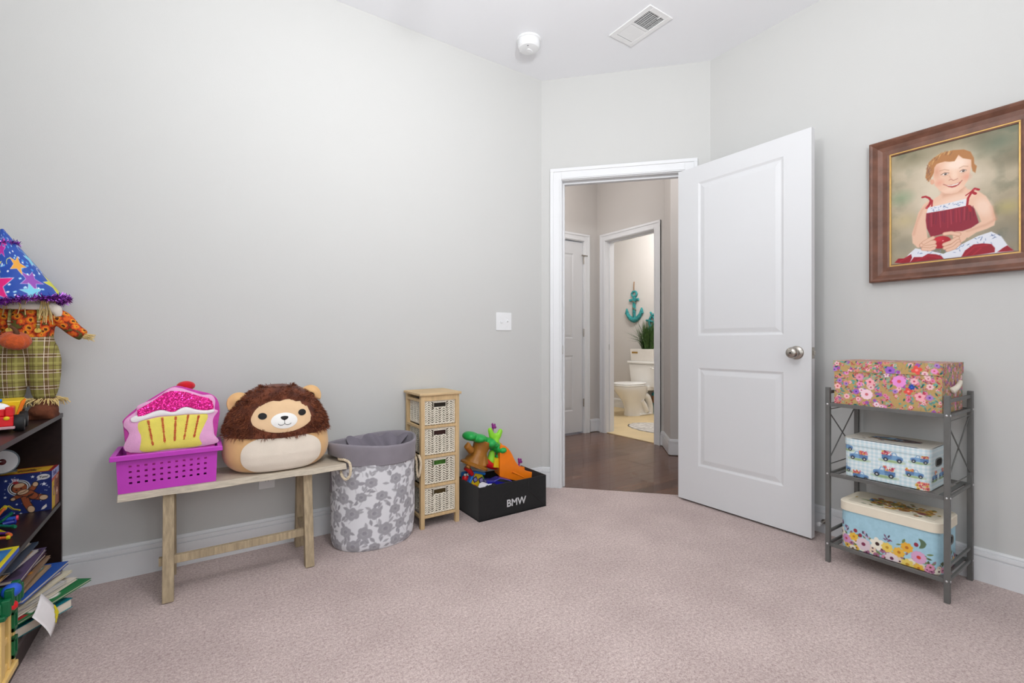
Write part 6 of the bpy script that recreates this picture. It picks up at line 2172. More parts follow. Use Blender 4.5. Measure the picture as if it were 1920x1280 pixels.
def scarecrow():
    t = thing('scarecrow_doll', 'scarecrow doll in plaid overalls and purple party hat on the bookcase', 'doll', (-0.512, 2.385, BTOP + 0.0005))
    g = random.Random(4)
    mb = MB()
    # overalls: hips and two baggy legs, grown together
    mb.sphere((0, 0, 0.265), (0.074, 0.055, 0.055), 20, 12)
    for s in (-1, 1):
        pts = [(s * 0.036, 0, 0.26), (s * 0.042, -0.004, 0.21), (s * 0.044, -0.006, 0.16), (s * 0.043, -0.002, 0.115), (s * 0.042, 0, 0.085), (s * 0.042, 0, 0.066)]
        mb.tube(pts, [0.042, 0.047, 0.044, 0.040, 0.034, 0.024], 18)
    mb.lathe([(0.060, 0.28), (0.058, 0.305), (0.055, 0.32)], 20, sx=1.15, sy=0.8)
    remesh(mb.build('overalls', M_PLAID, t), 0.005, 4)
    # shirt and sleeves
    mb = MB().lathe([(0.060, 0.29), (0.064, 0.33), (0.062, 0.37), (0.045, 0.40), (0.028, 0.41)], 20, sx=1.1, sy=0.8)
    ctube(mb, [(0.045, 0, 0.385), (0.090, -0.008, 0.362), (0.125, -0.015, 0.322), (0.152, -0.020, 0.300)], [0.030, 0.030, 0.024, 0.022], 14)
    ctube(mb, [(-0.045, 0, 0.385), (-0.085, -0.02, 0.355), (-0.085, -0.06, 0.310), (-0.055, -0.085, 0.290)], [0.030, 0.030, 0.026, 0.020], 14)
    remesh(mb.build('shirt', M_SUNF, t), 0.005, 3)
    # straps with button
    for s in (-1, 1):
        st = MB().tube([(s * 0.034, -0.048, 0.315), (s * 0.037, -0.053, 0.345), (s * 0.036, -0.047, 0.380), (s * 0.03, -0.024, 0.408)], 0.012, 8, flat=0.35).build('strap', M_PLAID, t, smooth=True)
        MB().tube([(s * 0.036, -0.052, 0.318), (s * 0.036, -0.060, 0.318)], 0.0085, 14).build('button', mk('mustard_button', (206, 170, 70), 0.5, var=0.1), st, smooth=True, angle=40)
    # head and collar of muslin
    MB().sphere((-0.005, 0.0, 0.445), (0.062, 0.055, 0.060), 20, 12).build('head', M_MUSLIN, t, smooth=True)
    MB().lathe([(0.066, 0.392), (0.074, 0.398), (0.070, 0.412), (0.050, 0.420)], 22, sx=1.05, sy=0.85, caps=False).build('collar', M_MUSLIN, t, smooth=True)
    ctube(MB(), [(0.062, -0.03, 0.41), (0.080, -0.034, 0.392), (0.086, -0.034, 0.370)], [0.016, 0.018, 0.008], 8).build('kerchief', M_MUSLIN, t, smooth=True)
    # shoes
    for s in (-1, 1):
        mb = MB().sphere((s * 0.046, -0.028, 0.026), (0.040, 0.062, 0.030), 18, 10)
        mb.lathe([(0.036, 0.020), (0.034, 0.07)], 16, c=(s * 0.045, 0.0, 0))
        mb.box(s * 0.046 - 0.034, -0.07, 0.0, s * 0.046 + 0.034, 0.03, 0.014)
        remesh(mb.build('shoe', M_SHOE, t), 0.0045, 4)

    def strands(name, spots, n, L, spread, w=0.0022, dirn=(0, 0, -1), flat=True):
        mb = MB()
        for k in range(n):
            p = Vector(g.choice(spots)) + Vector((g.uniform(-.006, .006), g.uniform(-.006, .006), g.uniform(-.006, .006)))
            d = (Vector(dirn) + Vector((g.uniform(-spread, spread), g.uniform(-spread, spread), g.uniform(-spread, spread)))).normalized()
            l = L * g.uniform(0.6, 1.1)
            mid = p + d * l * 0.5 + Vector((g.uniform(-.006, .006), g.uniform(-.006, .006), 0.003))
            mb.tube([p, mid, p + d * l], [w * 0.6, w * 0.6, w * 0.4], 4)
        return setp(mb.build(name, M_STRAW, t), kind='stuff')
    for s in (-1, 1):
        ring = [(s * 0.045 + 0.036 * math.cos(a), 0.036 * math.sin(a) - 0.003, 0.070) for a in np.linspace(0, 2 * PI, 16)]
        mb = MB()
        for p in ring:
            for q in range(5):
                v = Vector(p) + Vector((g.uniform(-.006, .006), g.uniform(-.006, .006), g.uniform(-.004, .004)))
                o = Vector((p[0] - s * 0.045, p[1], 0)).normalized()
                e = v + o * g.uniform(0.010, 0.026) + Vector((g.uniform(-.012, .012), g.uniform(-.012, .012), -g.uniform(0.004, 0.034)))
                mb.tube([v, v.lerp(e, 0.5) + o * 0.005, e], [0.0016, 0.0016, 0.0011], 4)
        setp(mb.build('ankle_straw', M_STRAW, t), kind='stuff')
    strands('hand_straw', [(0.150, -0.020, 0.302), (0.156, -0.02, 0.296), (0.152, -0.026, 0.294)], 34, 0.034, 0.45, dirn=(1, -0.2, -0.35))
    strands('hand_straw', [(-0.055, -0.088, 0.288)], 20, 0.03, 0.4, dirn=(0.7, -0.4, -0.4))
    strands('hair', [(0.052, -0.038, 0.43), (0.058, -0.03, 0.43), (0.064, -0.02, 0.43), (0.066, 0.0, 0.425), (0.048, -0.045, 0.425)], 46, 0.085, 0.22, 0.0028)
    strands('fringe', [(-0.052, -0.05, 0.43), (-0.004, -0.062, 0.43), (0.004, -0.062, 0.43), (-0.05, -0.052, 0.43)], 7, 0.062, 0.2, 0.003)
    # pumpkin held at the front
    pm = MB()
    n, m = 48, 14
    vs, fs = [], []
    for j in range(m + 1):
        a = -PI / 2 + PI * j / m
        for k in range(n):
            th = 2 * PI * k / n
            rib = 1 - 0.09 * (0.5 + 0.5 * math.cos(th * 12)) ** 2
            rr = 0.041 * math.cos(a) * rib
            vs.append((rr * math.cos(th), rr * math.sin(th), 0.031 * math.sin(a) - 0.007 * math.exp(-(math.cos(a) / 0.3) ** 2) * math.copysign(1, a)))
    for j in range(m):
        for k in range(n):
            l = (k + 1) % n
            fs.append((j * n + k, j * n + l, (j + 1) * n + l, (j + 1) * n + k))
    M = Matrix.Translation((-0.010, -0.102, 0.282)) @ Matrix.Rotation(0.25, 4, 'Y') @ Matrix.Rotation(0.35, 4, 'X')
    pk = pm.add(vs, fs, M).build('pumpkin', M_PUMPKIN, t, smooth=True)
    ctube(MB(), [M @ Vector((0, 0, 0.02)), M @ Vector((-0.006, 0, 0.038)), M @ Vector((-0.022, 0.002, 0.048))], [0.010, 0.006, 0.005], 8).build('pumpkin_stem', M_STEM, pk, smooth=True)
    # party hat: printed cone with tinsel
    R, Lc = 0.118, 0.268
    base, apex = Vector((-0.016, -0.004, 0.415)), Vector((-0.066, 0.004, 0.668))
    ax = (apex - base).normalized()
    ux = Vector((1, 0, 0)); ux = (ux - ax * ux.dot(ax)).normalized()
    uy = ax.cross(ux)
    per = 2 * PI * R
    cv = Canvas(per, Lc, 0.0019, (26, 72, 168))
    c = random.Random(2)
    cv.C += ((cv.fbm(9, 5, 3) - 0.5) * 40)[..., None]
    W_ = (244, 244, 250)
    for k in range(230):
        u, v = c.random() * per, c.random() * Lc
        r = c.random()
        if r < 0.4: cv.ell(u, v, .0045, .0034, W_, c.random() * 3)
        elif r < 0.75: cv.poly([(u, v), (u + .009, v + .002), (u + .008, v + .008), (u - .001, v + .006)], c.choice(((90, 170, 230), (170, 220, 244), (120, 190, 240))))
        else: cv.ell(u, v, .006, .005, (70, 150, 220))
    for k in range(16):
        u, v = c.random() * per, c.random() * Lc
        pts = [(u + math.cos(a) * (.016 + .002 * a), v + math.sin(a) * (.010 + .002 * a)) for a in np.linspace(0, 3.6, 12)]
        cv.line(pts, .0026, c.choice(((120, 210, 220), (226, 226, 110), W_)))
    fr = 0.75 * per      # the u that faces the room
    for u, v, r, col, rot in ((-0.045, .060, .058, (230, 24, 128), .3), (-.052, .128, .030, (216, 214, 40), .5), (.075, .068, .036, (150, 76, 180), .9), (.060, .024, .030, (120, 206, 230), .3), (.050, .128, .034, (238, 168, 60), 1.0), (-.02, .190, .030, (190, 40, 160), .2),
                              (.01, .215, .022, (214, 60, 170), .8), (-.14, .09, .045, (120, 206, 230), .6), (-.16, .03, .04, (238, 168, 60), .1), (.17, .05, .045, (216, 214, 40), .4), (.22, .11, .04, (230, 24, 128), .9), (.15, .15, .03, (120, 206, 230), .2), (-.24, .08, .05, (150, 76, 180), .5)):
        cv.star((fr + u) % per, v, r * 1.2, W_, rot + 0.0)
        cv.star((fr + u) % per, v, r * 1.12, col, rot)
    X, Y, Z = np.empty_like(cv.U), np.empty_like(cv.U), np.empty_like(cv.U)
    th = cv.U / per * 2 * PI
    rr = R * (1 - cv.V / Lc) + 0.004 * (cv.V / Lc)
    for i, arr in enumerate((X, Y, Z)):
        arr[:] = base[i] + ax[i] * cv.V + (ux[i] * np.cos(th) + uy[i] * np.sin(th)) * rr
    hat = pgrid('party_hat', X, Y, Z, cv.C, M_HATPRINT, t)

    def tinsel(center, rad, n, L, nm):
        mb = MB()
        for k in range(n):
            a = g.uniform(0, 2 * PI)
            p = center + (ux * math.cos(a) + uy * math.sin(a)) * rad
            d = Vector((g.gauss(0, 1), g.gauss(0, 1), g.gauss(0, 1))).normalized() + (ux * math.cos(a) + uy * math.sin(a)) * 0.5
            d.normalize()
            sd = d.cross(Vector((g.gauss(0, 1), g.gauss(0, 1), g.gauss(0, 1)))).normalized() * 0.0013
            e = p + d * L * g.uniform(0.5, 1.15)
            m_ = p.lerp(e, 0.5) + Vector((g.uniform(-.003, .003), g.uniform(-.003, .003), g.uniform(-.003, .003)))
            mb.add([p - sd, p + sd, m_ + sd, m_ - sd, e + sd * .6, e - sd * .6], [(0, 1, 2, 3), (3, 2, 4, 5)])
        return setp(mb.build(nm, M_TINSEL, hat), kind='stuff')
    tinsel(base, R, 2300, 0.021, 'brim_tinsel')
    tinsel(base + ax * 0.215, 0.026, 260, 0.015, 'tip_tinsel')


scarecrow()

# ------------------------------------------------------------------ toy dump truck on the bookcase
def toy_truck():
    t = thing('toy_dump_truck', 'red toy truck with yellow dump bed on top of the bookcase', 'toy truck', (-0.528, 2.105, BTOP + 0.0005), math.radians(8))
    # front faces -y
    MB().box(-0.048, -0.078, 0.020, 0.048, -0.022, 0.050).box(-0.048, -0.074, 0.050, -0.030, -0.022, 0.078).box(0.030, -0.074, 0.050, 0.048, -0.022, 0.078).box(-0.030, -0.066, 0.050, 0.030, -0.022, 0.072).build('cab', M_RED, t, bevel=0.003)
    MB().sphere((0, -0.045, 0.072), (0.040, 0.022, 0.020), 18, 10).build('roof', M_PLASTIC, t, smooth=True)
    gr = MB().box(-0.020, -0.0805, 0.022, 0.020, -0.077, 0.046).build('grille', mk('grey_toy_grille', (150, 152, 160), 0.4, 0.3, var=0.05), t)
    for k in range(5):
        MB().box(-0.017, -0.0815, 0.0245 + k * 0.0042, 0.017, -0.0802, 0.0265 + k * 0.0042).build('grille_bar', mk('dark_grille_bar', (60, 62, 74), 0.5, var=0.05) if k == 0 else MATS['dark_grille_bar'], gr)
    for s in (-1, 1):
        MB().sphere((s * 0.034, -0.079, 0.045), (0.007, 0.003, 0.006), 12, 8).build('headlight', M_YELLOW, t, smooth=True)
    MB().box(-0.052, -0.086, 0.012, 0.052, -0.074, 0.020).build('bumper', mk('pink_grey_bumper', (190, 150, 156), 0.4, var=0.05), t, bevel=0.002)
    MB().frustum((-0.045, -0.015, 0.045, 0.085, 0.040), (-0.060, -0.022, 0.060, 0.100, 0.092)).build('dump_bed', M_YELLOW, t, bevel=0.003)
    for k in range(5):
        MB().beam((0.049 + 0.0005, 0.0 + k * 0.019, 0.046), (0.061, 0.0 + k * 0.021, 0.088), 0.004, 0.004).build('bed_rib', M_ORANGE, t)
    ctube(MB(), [(-0.05, -0.024, 0.080), (-0.02, -0.030, 0.094), (0.02, -0.030, 0.096)], 0.005, 8).build('hose', M_BLUE, t, smooth=True)
    MB().box(-0.030, -0.060, 0.010, 0.030, 0.080, 0.024).build('chassis', M_BLACKRUB, t)
    for y in (-0.050, 0.045):
        for s in (-1, 1):
            w = MB().lathe([(0.010, -0.012), (0.024, -0.012), (0.026, -0.008), (0.026, 0.008), (0.024, 0.012), (0.010, 0.012)], 20, M=Matrix.Translation((s * 0.058, y, 0.026)) @ Matrix.Rotation(PI / 2, 4, 'Y')).build('wheel', M_BLACKRUB, t, smooth=True, angle=35)
            MB().tube([(s * 0.058 + s * 0.008, y, 0.026), (s * 0.058 + s * 0.013, y, 0.026)], 0.010, 12).build('hub', M_GREYMETAL, w)


toy_truck()

# ------------------------------------------------------------------ middle shelf: monkey box, disc, sticks, tablet
def monkey_box():
    s_ = 0.142
    t = thing('toy_box', 'blue printed toy box with a floating brown monkey on the middle shelf', 'toy box', (-0.598, 2.372, BMID + 0.0005), math.radians(0))
    W, D, H = 0.150, 0.108, 0.142
    body = MB().box(0.0008, 0.0008, 0.0008, W - 0.0008, D - 0.0008, H - 0.0008).build('body', mk('navy_card', (26, 32, 84), 0.6, var=0.05), t)
    cv = Canvas(W, H, 0.0011, (22, 40, 104))
    cv.C += ((cv.fbm(18, 3, 3) - 0.5) * 22)[..., None]
    k = W / 1040.0       # close look: front face is about 1040 wide, from x -150 to 890
    P = lambda x, y: ((x + 150) * k, H - (y - (470 - (x - 0) * 0.055)) / 700.0 * H)
    Q = lambda *p: [P(*q) for q in p]
    g = random.Random(6)
    for k2 in range(26):
        p = (g.random() * W, g.random() * H)
        cv.ell(p[0], p[1], .0012, .0012, (220, 226, 240))
    for x, y, r in ((540, 510, .006), (745, 650, .008), (800, 680, .003), (60, 845, .005), (260, 980, .004), (330, 1150, .005), (70, 560, .005), (215, 1130, .003)):
        p = P(x, y); cv.star(p[0], p[1], r, (236, 238, 244), 0.3)
    BR, TN, BK, WH = (150, 76, 44), (206, 170, 136), (24, 18, 18), (226, 230, 236)
    # halo of the space suit, then limbs, body and head
    p = P(300, 690); cv.ell(p[0], p[1], .029, .028, WH); cv.ell(p[0], p[1], .0265, .0255, BK); cv.ell(p[0], p[1], .024, .023, WH); cv.ell(p[0], p[1], .021, .020, BK)
    for pts, w in ((((420, 800), (540, 720), (590, 640)), .014), (((400, 840), (560, 860), (740, 890)), .019), (((390, 850), (440, 980), (510, 1090)), .018), (((330, 830), (260, 850), (190, 885)), .012), (((340, 780), (480, 800), (560, 850)), .022)):
        cv.line(Q(*pts), w + .004, BK); cv.line(Q(*pts), w, BR)
    for x, y, rx, ry, rot in ((740, 890, .011, .0085, 0), (515, 1085, .009, .012, .3), (590, 645, .007, .008, 0), (195, 885, .006, .005, 0)):
        p = P(x, y); cv.ell(p[0], p[1], rx + .0015, ry + .0015, BK, rot); cv.ell(p[0], p[1], rx, ry, TN, rot)
    p = P(310, 700); cv.ell(p[0], p[1], .0185, .018, BR)
    p = P(300, 650); cv.ell(p[0], p[1], .014, .0075, TN, 0.2)
    p = P(370, 770); cv.ell(p[0], p[1], .0165, .0095, BK, 0.25); cv.ell(p[0], p[1], .0148, .0078, TN, 0.25)
    cv.line(Q((310, 790), (370, 775), (430, 745)), .0016, BK)
    for x, y in ((255, 730), (335, 705)):
        p = P(x, y); cv.ell(p[0], p[1], .0028, .0022, BK)
    for q in range(4): cv.line(Q((430 + q * 30, 880 - q * 12), (470 + q * 30, 830 - q * 10)), .0022, BK)
    for q in range(5): cv.line(Q((190 + q * 20, 570 + q * 8), (170 + q * 28, 530 + q * 2)), .0026, (220, 170, 180) if q % 2 else WH)
    p = P(240, 600); cv.ell(p[0], p[1], .008, .005, (150, 40, 50))
    # banana, rocket, bubble
    cv.line(Q((120, 1000), (200, 1060), (310, 1085)), .006, (226, 200, 60)); cv.line(Q((130, 1010), (200, 1070), (300, 1092)), .0016, BK)
    cv.poly(Q((690, 1110), (720, 1060), (790, 1010), (800, 1060), (750, 1100)), (222, 214, 206))
    p = P(735, 520); cv.ell(p[0], p[1], .0175, .0100, (216, 212, 214)); cv.poly(Q((640, 540), (700, 570), (610, 585)), (216, 212, 214))
    pgrid('front_print', cv.U, np.full_like(cv.U, 0.0), cv.V, cv.C, M_PAPERPRINT, body, smooth=False)
    text_mesh('lettering', 'Yum!', 0.011, M_BLACKTHREAD, body, basis((1, 0, 0), (0, 0, 1), (p[0], -0.0006, p[1])), depth=0.0002, bold=0.0003, shear=0.2)
    # right side
    cv = Canvas(D, H, 0.0013, (158, 98, 78))
    cv.poly([(0, 0), (0.045, 0), (0.05, 0.05), (0.03, 0.09), (0.055, 0.122), (0.0, 0.10)], (228, 190, 44))
    cv.poly([(0, 0.105), (D, 0.112), (D, H), (0, H)], (170, 180, 220))
    cv.poly([(0, 0.10), (D, 0.108), (D, 0.118), (0, 0.112)], (206, 90, 70))
    cv.ell(0.075, 0.075, .026, .040, (52, 30, 24)); cv.ell(0.075, 0.075, .024, .038, (140, 80, 60)); cv.ell(0.075, 0.05, .018, .018, (52, 30, 24)); cv.ell(0.075, 0.05, .016, .016, (206, 150, 120)); cv.ell(0.075, 0.105, .016, .008, (206, 160, 140))
    cv.ell(0.03, 0.062, .012, .018, (52, 30, 24)); cv.ell(0.03, 0.062, .010, .016, (200, 150, 110))
    for x in (0.067, 0.084): cv.ell(x, 0.080, .003, .004, (40, 24, 22))
    cv.ell(0.075, 0.05, .008, .005, (236, 214, 200))
    pgrid('side_print', np.full_like(cv.U, W), cv.U, cv.V, cv.C, M_PAPERPRINT, body, smooth=False)
    text_mesh('lettering', 'Sock', 0.024, mk('indigo_ink', (80, 60, 140), 0.5, var=0.05), body, basis((0, 1, 0), (0, 0, 1), (W + 0.0006, 0.04, 0.128)), depth=0.0002, bold=0.0005)
    # top
    cv = Canvas(W, D, 0.0016, (150, 28, 36))
    cv.poly([(0.012, 0.012), (W - 0.012, 0.012), (W - 0.012, D - 0.012), (0.012, D - 0.012)], (226, 178, 50))
    for q in range(60):
        cv.line([(0.05 + g.random() * 0.05, 0.03 + g.random() * 0.045), (0.05 + g.random() * 0.06, 0.03 + g.random() * 0.045)], .0025, g.choice(((40, 30, 30), (120, 40, 30), (200, 130, 40))))
    pgrid('top_print', cv.U, cv.V, np.full_like(cv.U, H), cv.C, M_PAPERPRINT, body, smooth=False)


monkey_box()

q = at(4, 866, 2.35)
t = thing('toy_disc', 'white round toy disc with dark red centre leaning above the monkey box', 'toy', (q.x, q.y, q.z), 0.15)
MB().tube([(0, 0, 0), (0, 0.006, 0)], 0.043, 32).build('rim', mk('grey_rubber_rim', (120, 132, 138), 0.5, var=0.05), t, smooth=True, angle=40)
MB().tube([(0, -0.0015, 0), (0, 0.001, 0)], 0.039, 32).build('face', M_PLASTIC, t, smooth=True, angle=40)
hubd = MB().lathe([(0.011, -0.002), (0.010, 0.004), (0.005, 0.0055), (0, 0.006)], 20, caps=False, M=Matrix.Rotation(PI / 2, 4, 'X')).build('hub', mk('maroon_plastic', (92, 30, 34), 0.3, var=0.1), t, smooth=True)
MB().sphere((-0.003, -0.0065, 0.003), 0.002, 8, 6).build('painted_highlight', M_PLASTIC, hubd)  # white bead imitates a glint on the hub
MB().box(-0.035, 0.006, -0.0415, 0.035, 0.030, -0.036).build('stand', M_GREYMETAL, t)

STICKC = {'yellow': (232, 214, 40), 'pink': (240, 70, 100), 'navy': (30, 46, 150), 'green': (20, 120, 90), 'orange': (244, 120, 60), 'violet': (120, 50, 150), 'blue': (40, 90, 200), 'salmon': (246, 130, 120), 'teal': (24, 130, 120)}
SM = {k: mk('stick_' + k, v, 0.35, var=0.04) for k, v in STICKC.items()}
# (pixel of right end, pixel of left end, colour, label, radius)
sticks = [((14, 944), (-10, 968), 'yellow', 'yellow plastic stick with pink cap standing up in the pile', 'pink'), ((11, 950), (-12, 976), 'orange', 'orange plastic stick leaning beside the yellow one', 'yellow'),
          ((24, 960), (-4, 976), 'navy', 'navy plastic stick pointing at the monkey box', 'navy'), ((22, 962), (2, 978), 'green', 'dark green plastic stick just below the navy one', 'green'), ((35, 970), (6, 975), 'blue', 'thick blue plastic stick with pink end cap', 'pink'),
          ((30, 977), (4, 983), 'navy', 'short navy stick below the thick blue one', 'navy'), ((24, 981), (10, 985), 'salmon', 'small salmon pink stick between navy and green', 'salmon'), ((29, 987), (-8, 985), 'teal', 'long teal plastic stick lying flat', 'green'),
          ((20, 1003), (-10, 992), 'yellow', 'yellow plastic hoop piece with orange tip at the front', 'orange'), ((18, 1007), (-10, 1010), 'orange', 'orange plastic stick lying nearest the shelf edge', 'yellow'), ((16, 1000), (-10, 1000), 'violet', 'violet plastic stick between the yellow pieces', 'violet')]


def shelf_pt(px, py, z):
    """point of the horizontal plane z on a pixel's line of sight"""
    Z = (CAM_H - z) * FPX / (py - 640)
    x = (px - 960) / FPX * Z
    return Vector((x * US + Z * UC, -x * UC + Z * US, z))


for n_, (a, b, col, lab, cap) in enumerate(sticks):
    z = BMID + 0.009 + 0.008 * (n_ % 2) + (0.026 if n_ < 2 else 0)
    p0, p1 = shelf_pt(*a, z), shelf_pt(*b, z)
    t = thing('plastic_stick', lab, 'toy stick', p1, group='plastic sticks on the middle shelf')
    d = p0 - p1
    r = 0.0072 if 'thick' in lab else 0.0045
    MB().tube([(0, 0, 0), d * 0.85], r, 10).build('shaft', SM[col], t, smooth=True, angle=40)
    MB().tube([d * 0.84, d * 0.9, d], [r * 1.35, r * 1.4, r * 1.1], 10).build('cap', SM[cap], t, smooth=True, angle=40)
# thin box of a puzzle with yellow border at the front edge of the shelf
p = shelf_pt(36, 1024, BMID + 0.014)
t = thing('puzzle_tray', 'blue puzzle tray with yellow border at the shelf edge', 'puzzle', (p.x - 0.0, p.y, BMID + 0.0005), 0.0)
MB().box(-0.19, -0.22, 0.0, 0.0, 0.0, 0.012).build('tray', SM['blue'], t, bevel=0.001)
MB().box(-0.19, -0.010, 0.012, 0.0, 0.0, 0.016).box(-0.010, -0.22, 0.012, 0.0, -0.010, 0.016).build('border', SM['yellow'], t, bevel=0.001)
cv = Canvas(0.18, 0.21, 0.003, (70, 140, 200))
n = cv.fbm(14, 3, 3); n2 = cv.fbm(10, 9, 3)
cv.C[:] = np.array((40, 110, 190.0)) + (np.array((120, 210, 220.0)) - np.array((40, 110, 190.0))) * np.clip((n - .3) * 2.2, 0, 1)[..., None]
m_ = np.clip((n2 - .52) * 6, 0, 1)[..., None]
cv.C[:] = cv.C * (1 - m_ * .7) + np.array((150, 110, 180.0)) * m_ * .7
pgrid('picture', -0.19 + cv.U, -0.22 + cv.V, np.full_like(cv.U, 0.0128), cv.C, M_PAPERPRINT, t, smooth=False)

# ------------------------------------------------------------------ heap of picture books on the bottom shelf
M_PAGES = mk('book_pages', (226, 216, 200), 0.9, var=0.08, vscale=40, stretch=(1, 1, 30), bump=0.1, bscale=200)


def book(label, loc, rz, w, d, th_, col, deco=None, rough=0.4, sheet=False, tilt=(0, 0), name='picture_book'):
    """book lying flat: far right corner at loc; w along -y, d along -x"""
    t = thing(name, label, 'book', loc, rz, group='picture books on the bottom shelf')
    t.rotation_euler = (tilt[0], tilt[1], rz)
    cm = mk('cover_%d_%d_%d' % col, col, rough, var=0.05, vscale=12)
    c = 0.0014
    MB().box(-d, -w, 0, 0, 0, c).box(-d, -w, th_ - c, 0, 0, th_).box(-d, -w, c, -d + c, 0, th_ - c).build('cover', cm, t)
    MB().box(-d + c, -w + 0.003, c, -0.003, -0.003, th_ - c).build('pages', M_PAGES, t)
    if deco:
        g = random.Random(sum(map(ord, label)))
        cv = Canvas(d * 0.94, w * 0.94, 0.004, col)
        for q in range(9):
            cv.ell(g.random() * cv.w, g.random() * cv.h, g.uniform(.015, .05), g.uniform(.012, .04), g.choice(deco), g.random() * 3)
        pgrid('cover_print', -d * 0.97 + cv.U, -w * 0.97 + cv.V, np.full_like(cv.U, th_ + 0.0003), cv.C, M_PAPERPRINT, t, smooth=False)
    return t


specs = [  # label, front x, far y, thickness, width(y), depth(x), yaw degrees, colour, deco
    ('thick teal board book with red spine at the bottom of the heap', -0.352, 2.135, 0.030, 0.26, 0.24, -36, (24, 128, 140), ((240, 210, 60), (30, 60, 140), (200, 60, 50))),
    ('dark brown book sticking out flat near the wall', -0.420, 2.36, 0.012, 0.25, 0.24, 6, (40, 28, 28), None),
    ('white book with green border reaching farthest towards the wall', -0.315, 2.205, 0.008, 0.29, 0.27, -30, (30, 120, 66), ((232, 226, 214), (236, 230, 220), (180, 40, 44))),
    ('cream book with a red band just above the green bordered one', -0.352, 2.21, 0.009, 0.28, 0.25, -26, (222, 212, 198), ((190, 50, 50), (238, 230, 216), (216, 200, 180))),
    ('grey white paperback with bent corner in the lower heap', -0.372, 2.17, 0.008, 0.28, 0.24, -28, (196, 192, 190), ((230, 228, 226), (170, 168, 172))),
    ('pale yellow picture book with green leaf motif', -0.368, 2.23, 0.007, 0.27, 0.25, -20, (226, 216, 190), ((90, 160, 50), (230, 190, 90), (220, 120, 100))),
    ('purple grey softcover below the royal blue book', -0.392, 2.21, 0.010, 0.28, 0.24, -20, (128, 116, 140), ((160, 150, 170), (96, 84, 110))),
    ('royal blue hardcover in the middle of the heap', -0.382, 2.25, 0.011, 0.27, 0.25, -12, (34, 84, 170), None),
    ('tan softcover on top of the royal blue hardcover', -0.420, 2.22, 0.007, 0.26, 0.22, -7, (176, 146, 110), ((206, 180, 140), (130, 100, 70))),
    ('magenta and teal activity book in the heap', -0.432, 2.19, 0.008, 0.26, 0.22, -12, (120, 150, 150), ((190, 50, 120), (60, 140, 140), (220, 200, 200))),
    ('brown softcover with orange strip in the upper heap', -0.428, 2.25, 0.008, 0.26, 0.22, -3, (140, 110, 84), ((216, 140, 50), (96, 80, 70))),
    ('red edged dark softcover in the upper heap', -0.436, 2.24, 0.010, 0.25, 0.22, -6, (70, 40, 44), ((180, 50, 44), (120, 60, 60))),
    ('mauve hardcover with dark spine in the upper heap', -0.440, 2.26, 0.011, 0.26, 0.22, -1, (92, 76, 108), ((60, 50, 70), (150, 130, 160))),
    ('white magazine with pink lettering strip in the upper heap', -0.452, 2.22, 0.006, 0.25, 0.21, -9, (214, 206, 202), ((196, 140, 150), (160, 160, 170), (230, 226, 222))),
    ('ochre covered softcover close below the shelf', -0.462, 2.20, 0.008, 0.25, 0.21, -5, (196, 148, 70), ((220, 180, 110), (160, 110, 60))),
    ('slate blue thin book close below the shelf', -0.456, 2.24, 0.006, 0.25, 0.21, -2, (70, 84, 104), None),
    ('light grey pad of paper high in the heap', -0.470, 2.22, 0.013, 0.24, 0.20, -7, (186, 176, 164), None),
    ('peach softcover second from the top of the heap', -0.472, 2.26, 0.007, 0.24, 0.20, -3, (190, 150, 130), ((210, 170, 150), (160, 120, 100))),
    ('tan softcover topmost in the heap under the shelf', -0.466, 2.27, 0.006, 0.24, 0.20, 1, (166, 132, 96), None),
]
z = BBOT + 0.0008
for lab, fx, fy, th_, w, d, yaw, col, deco in specs:
    book(lab, (fx, fy, z), math.radians(yaw), w, d, th_, col, deco)
    z += th_ + 0.0032
# loose white sheet with a yellow corner hanging over the front
t = thing('paper_sheet', 'loose white paper with yellow corner hanging out of the heap', 'paper', (-0.424, 2.010, 0.098))
vs, fs = [], []
for i in range(9):
    u = i / 8
    for j in range(7):
        v = j / 6
        vs.append((0.012 + 0.030 * u + 0.010 * math.sin(u * 2.2), -0.055 + 0.095 * v + 0.012 * u, 0.060 - 0.078 * u + 0.030 * v - 0.01 * math.sin(v * 3)))
for i in range(8):
    for j in range(6):
        fs.append((i * 7 + j, i * 7 + j + 1, (i + 1) * 7 + j + 1, (i + 1) * 7 + j))
so = MB().add(vs, fs).build('sheet', mk('white_paper', (236, 232, 232), 0.8, var=0.02), t, smooth=True)
so.modifiers.new('thick', 'SOLIDIFY').thickness = 0.0006
sheet_pt = lambda u, v, o: (0.012 + 0.030 * u + 0.010 * math.sin(u * 2.2) + o, -0.055 + 0.095 * v + 0.012 * u, 0.060 - 0.078 * u + 0.030 * v - 0.01 * math.sin(v * 3) + o)
vs = [sheet_pt(0.62 + 0.38 * a / 4, 0.62 + 0.38 * b / 4, 0.0012) for a in range(5) for b in range(5)]
MB().add(vs, [(a * 5 + b, a * 5 + b + 1, a * 5 + b + 6, a * 5 + b + 5) for a in range(4) for b in range(4) if a + b >= 3]).build('corner_print', SM['yellow'], t, smooth=True)

# ------------------------------------------------------------------ cream and green toy house at the left
M_CREAMPL = mk('cream_plastic', (232, 196, 122), 0.4, var=0.06, vscale=10)
M_DKGREEN = mk('dark_green_plastic', (10, 96, 56), 0.38, var=0.06)
t = thing('play_house', 'cream and dark green plastic play house at the front of the bottom shelf', 'toy', (-0.425, 1.836, BBOT + 0.0005), 0.0)
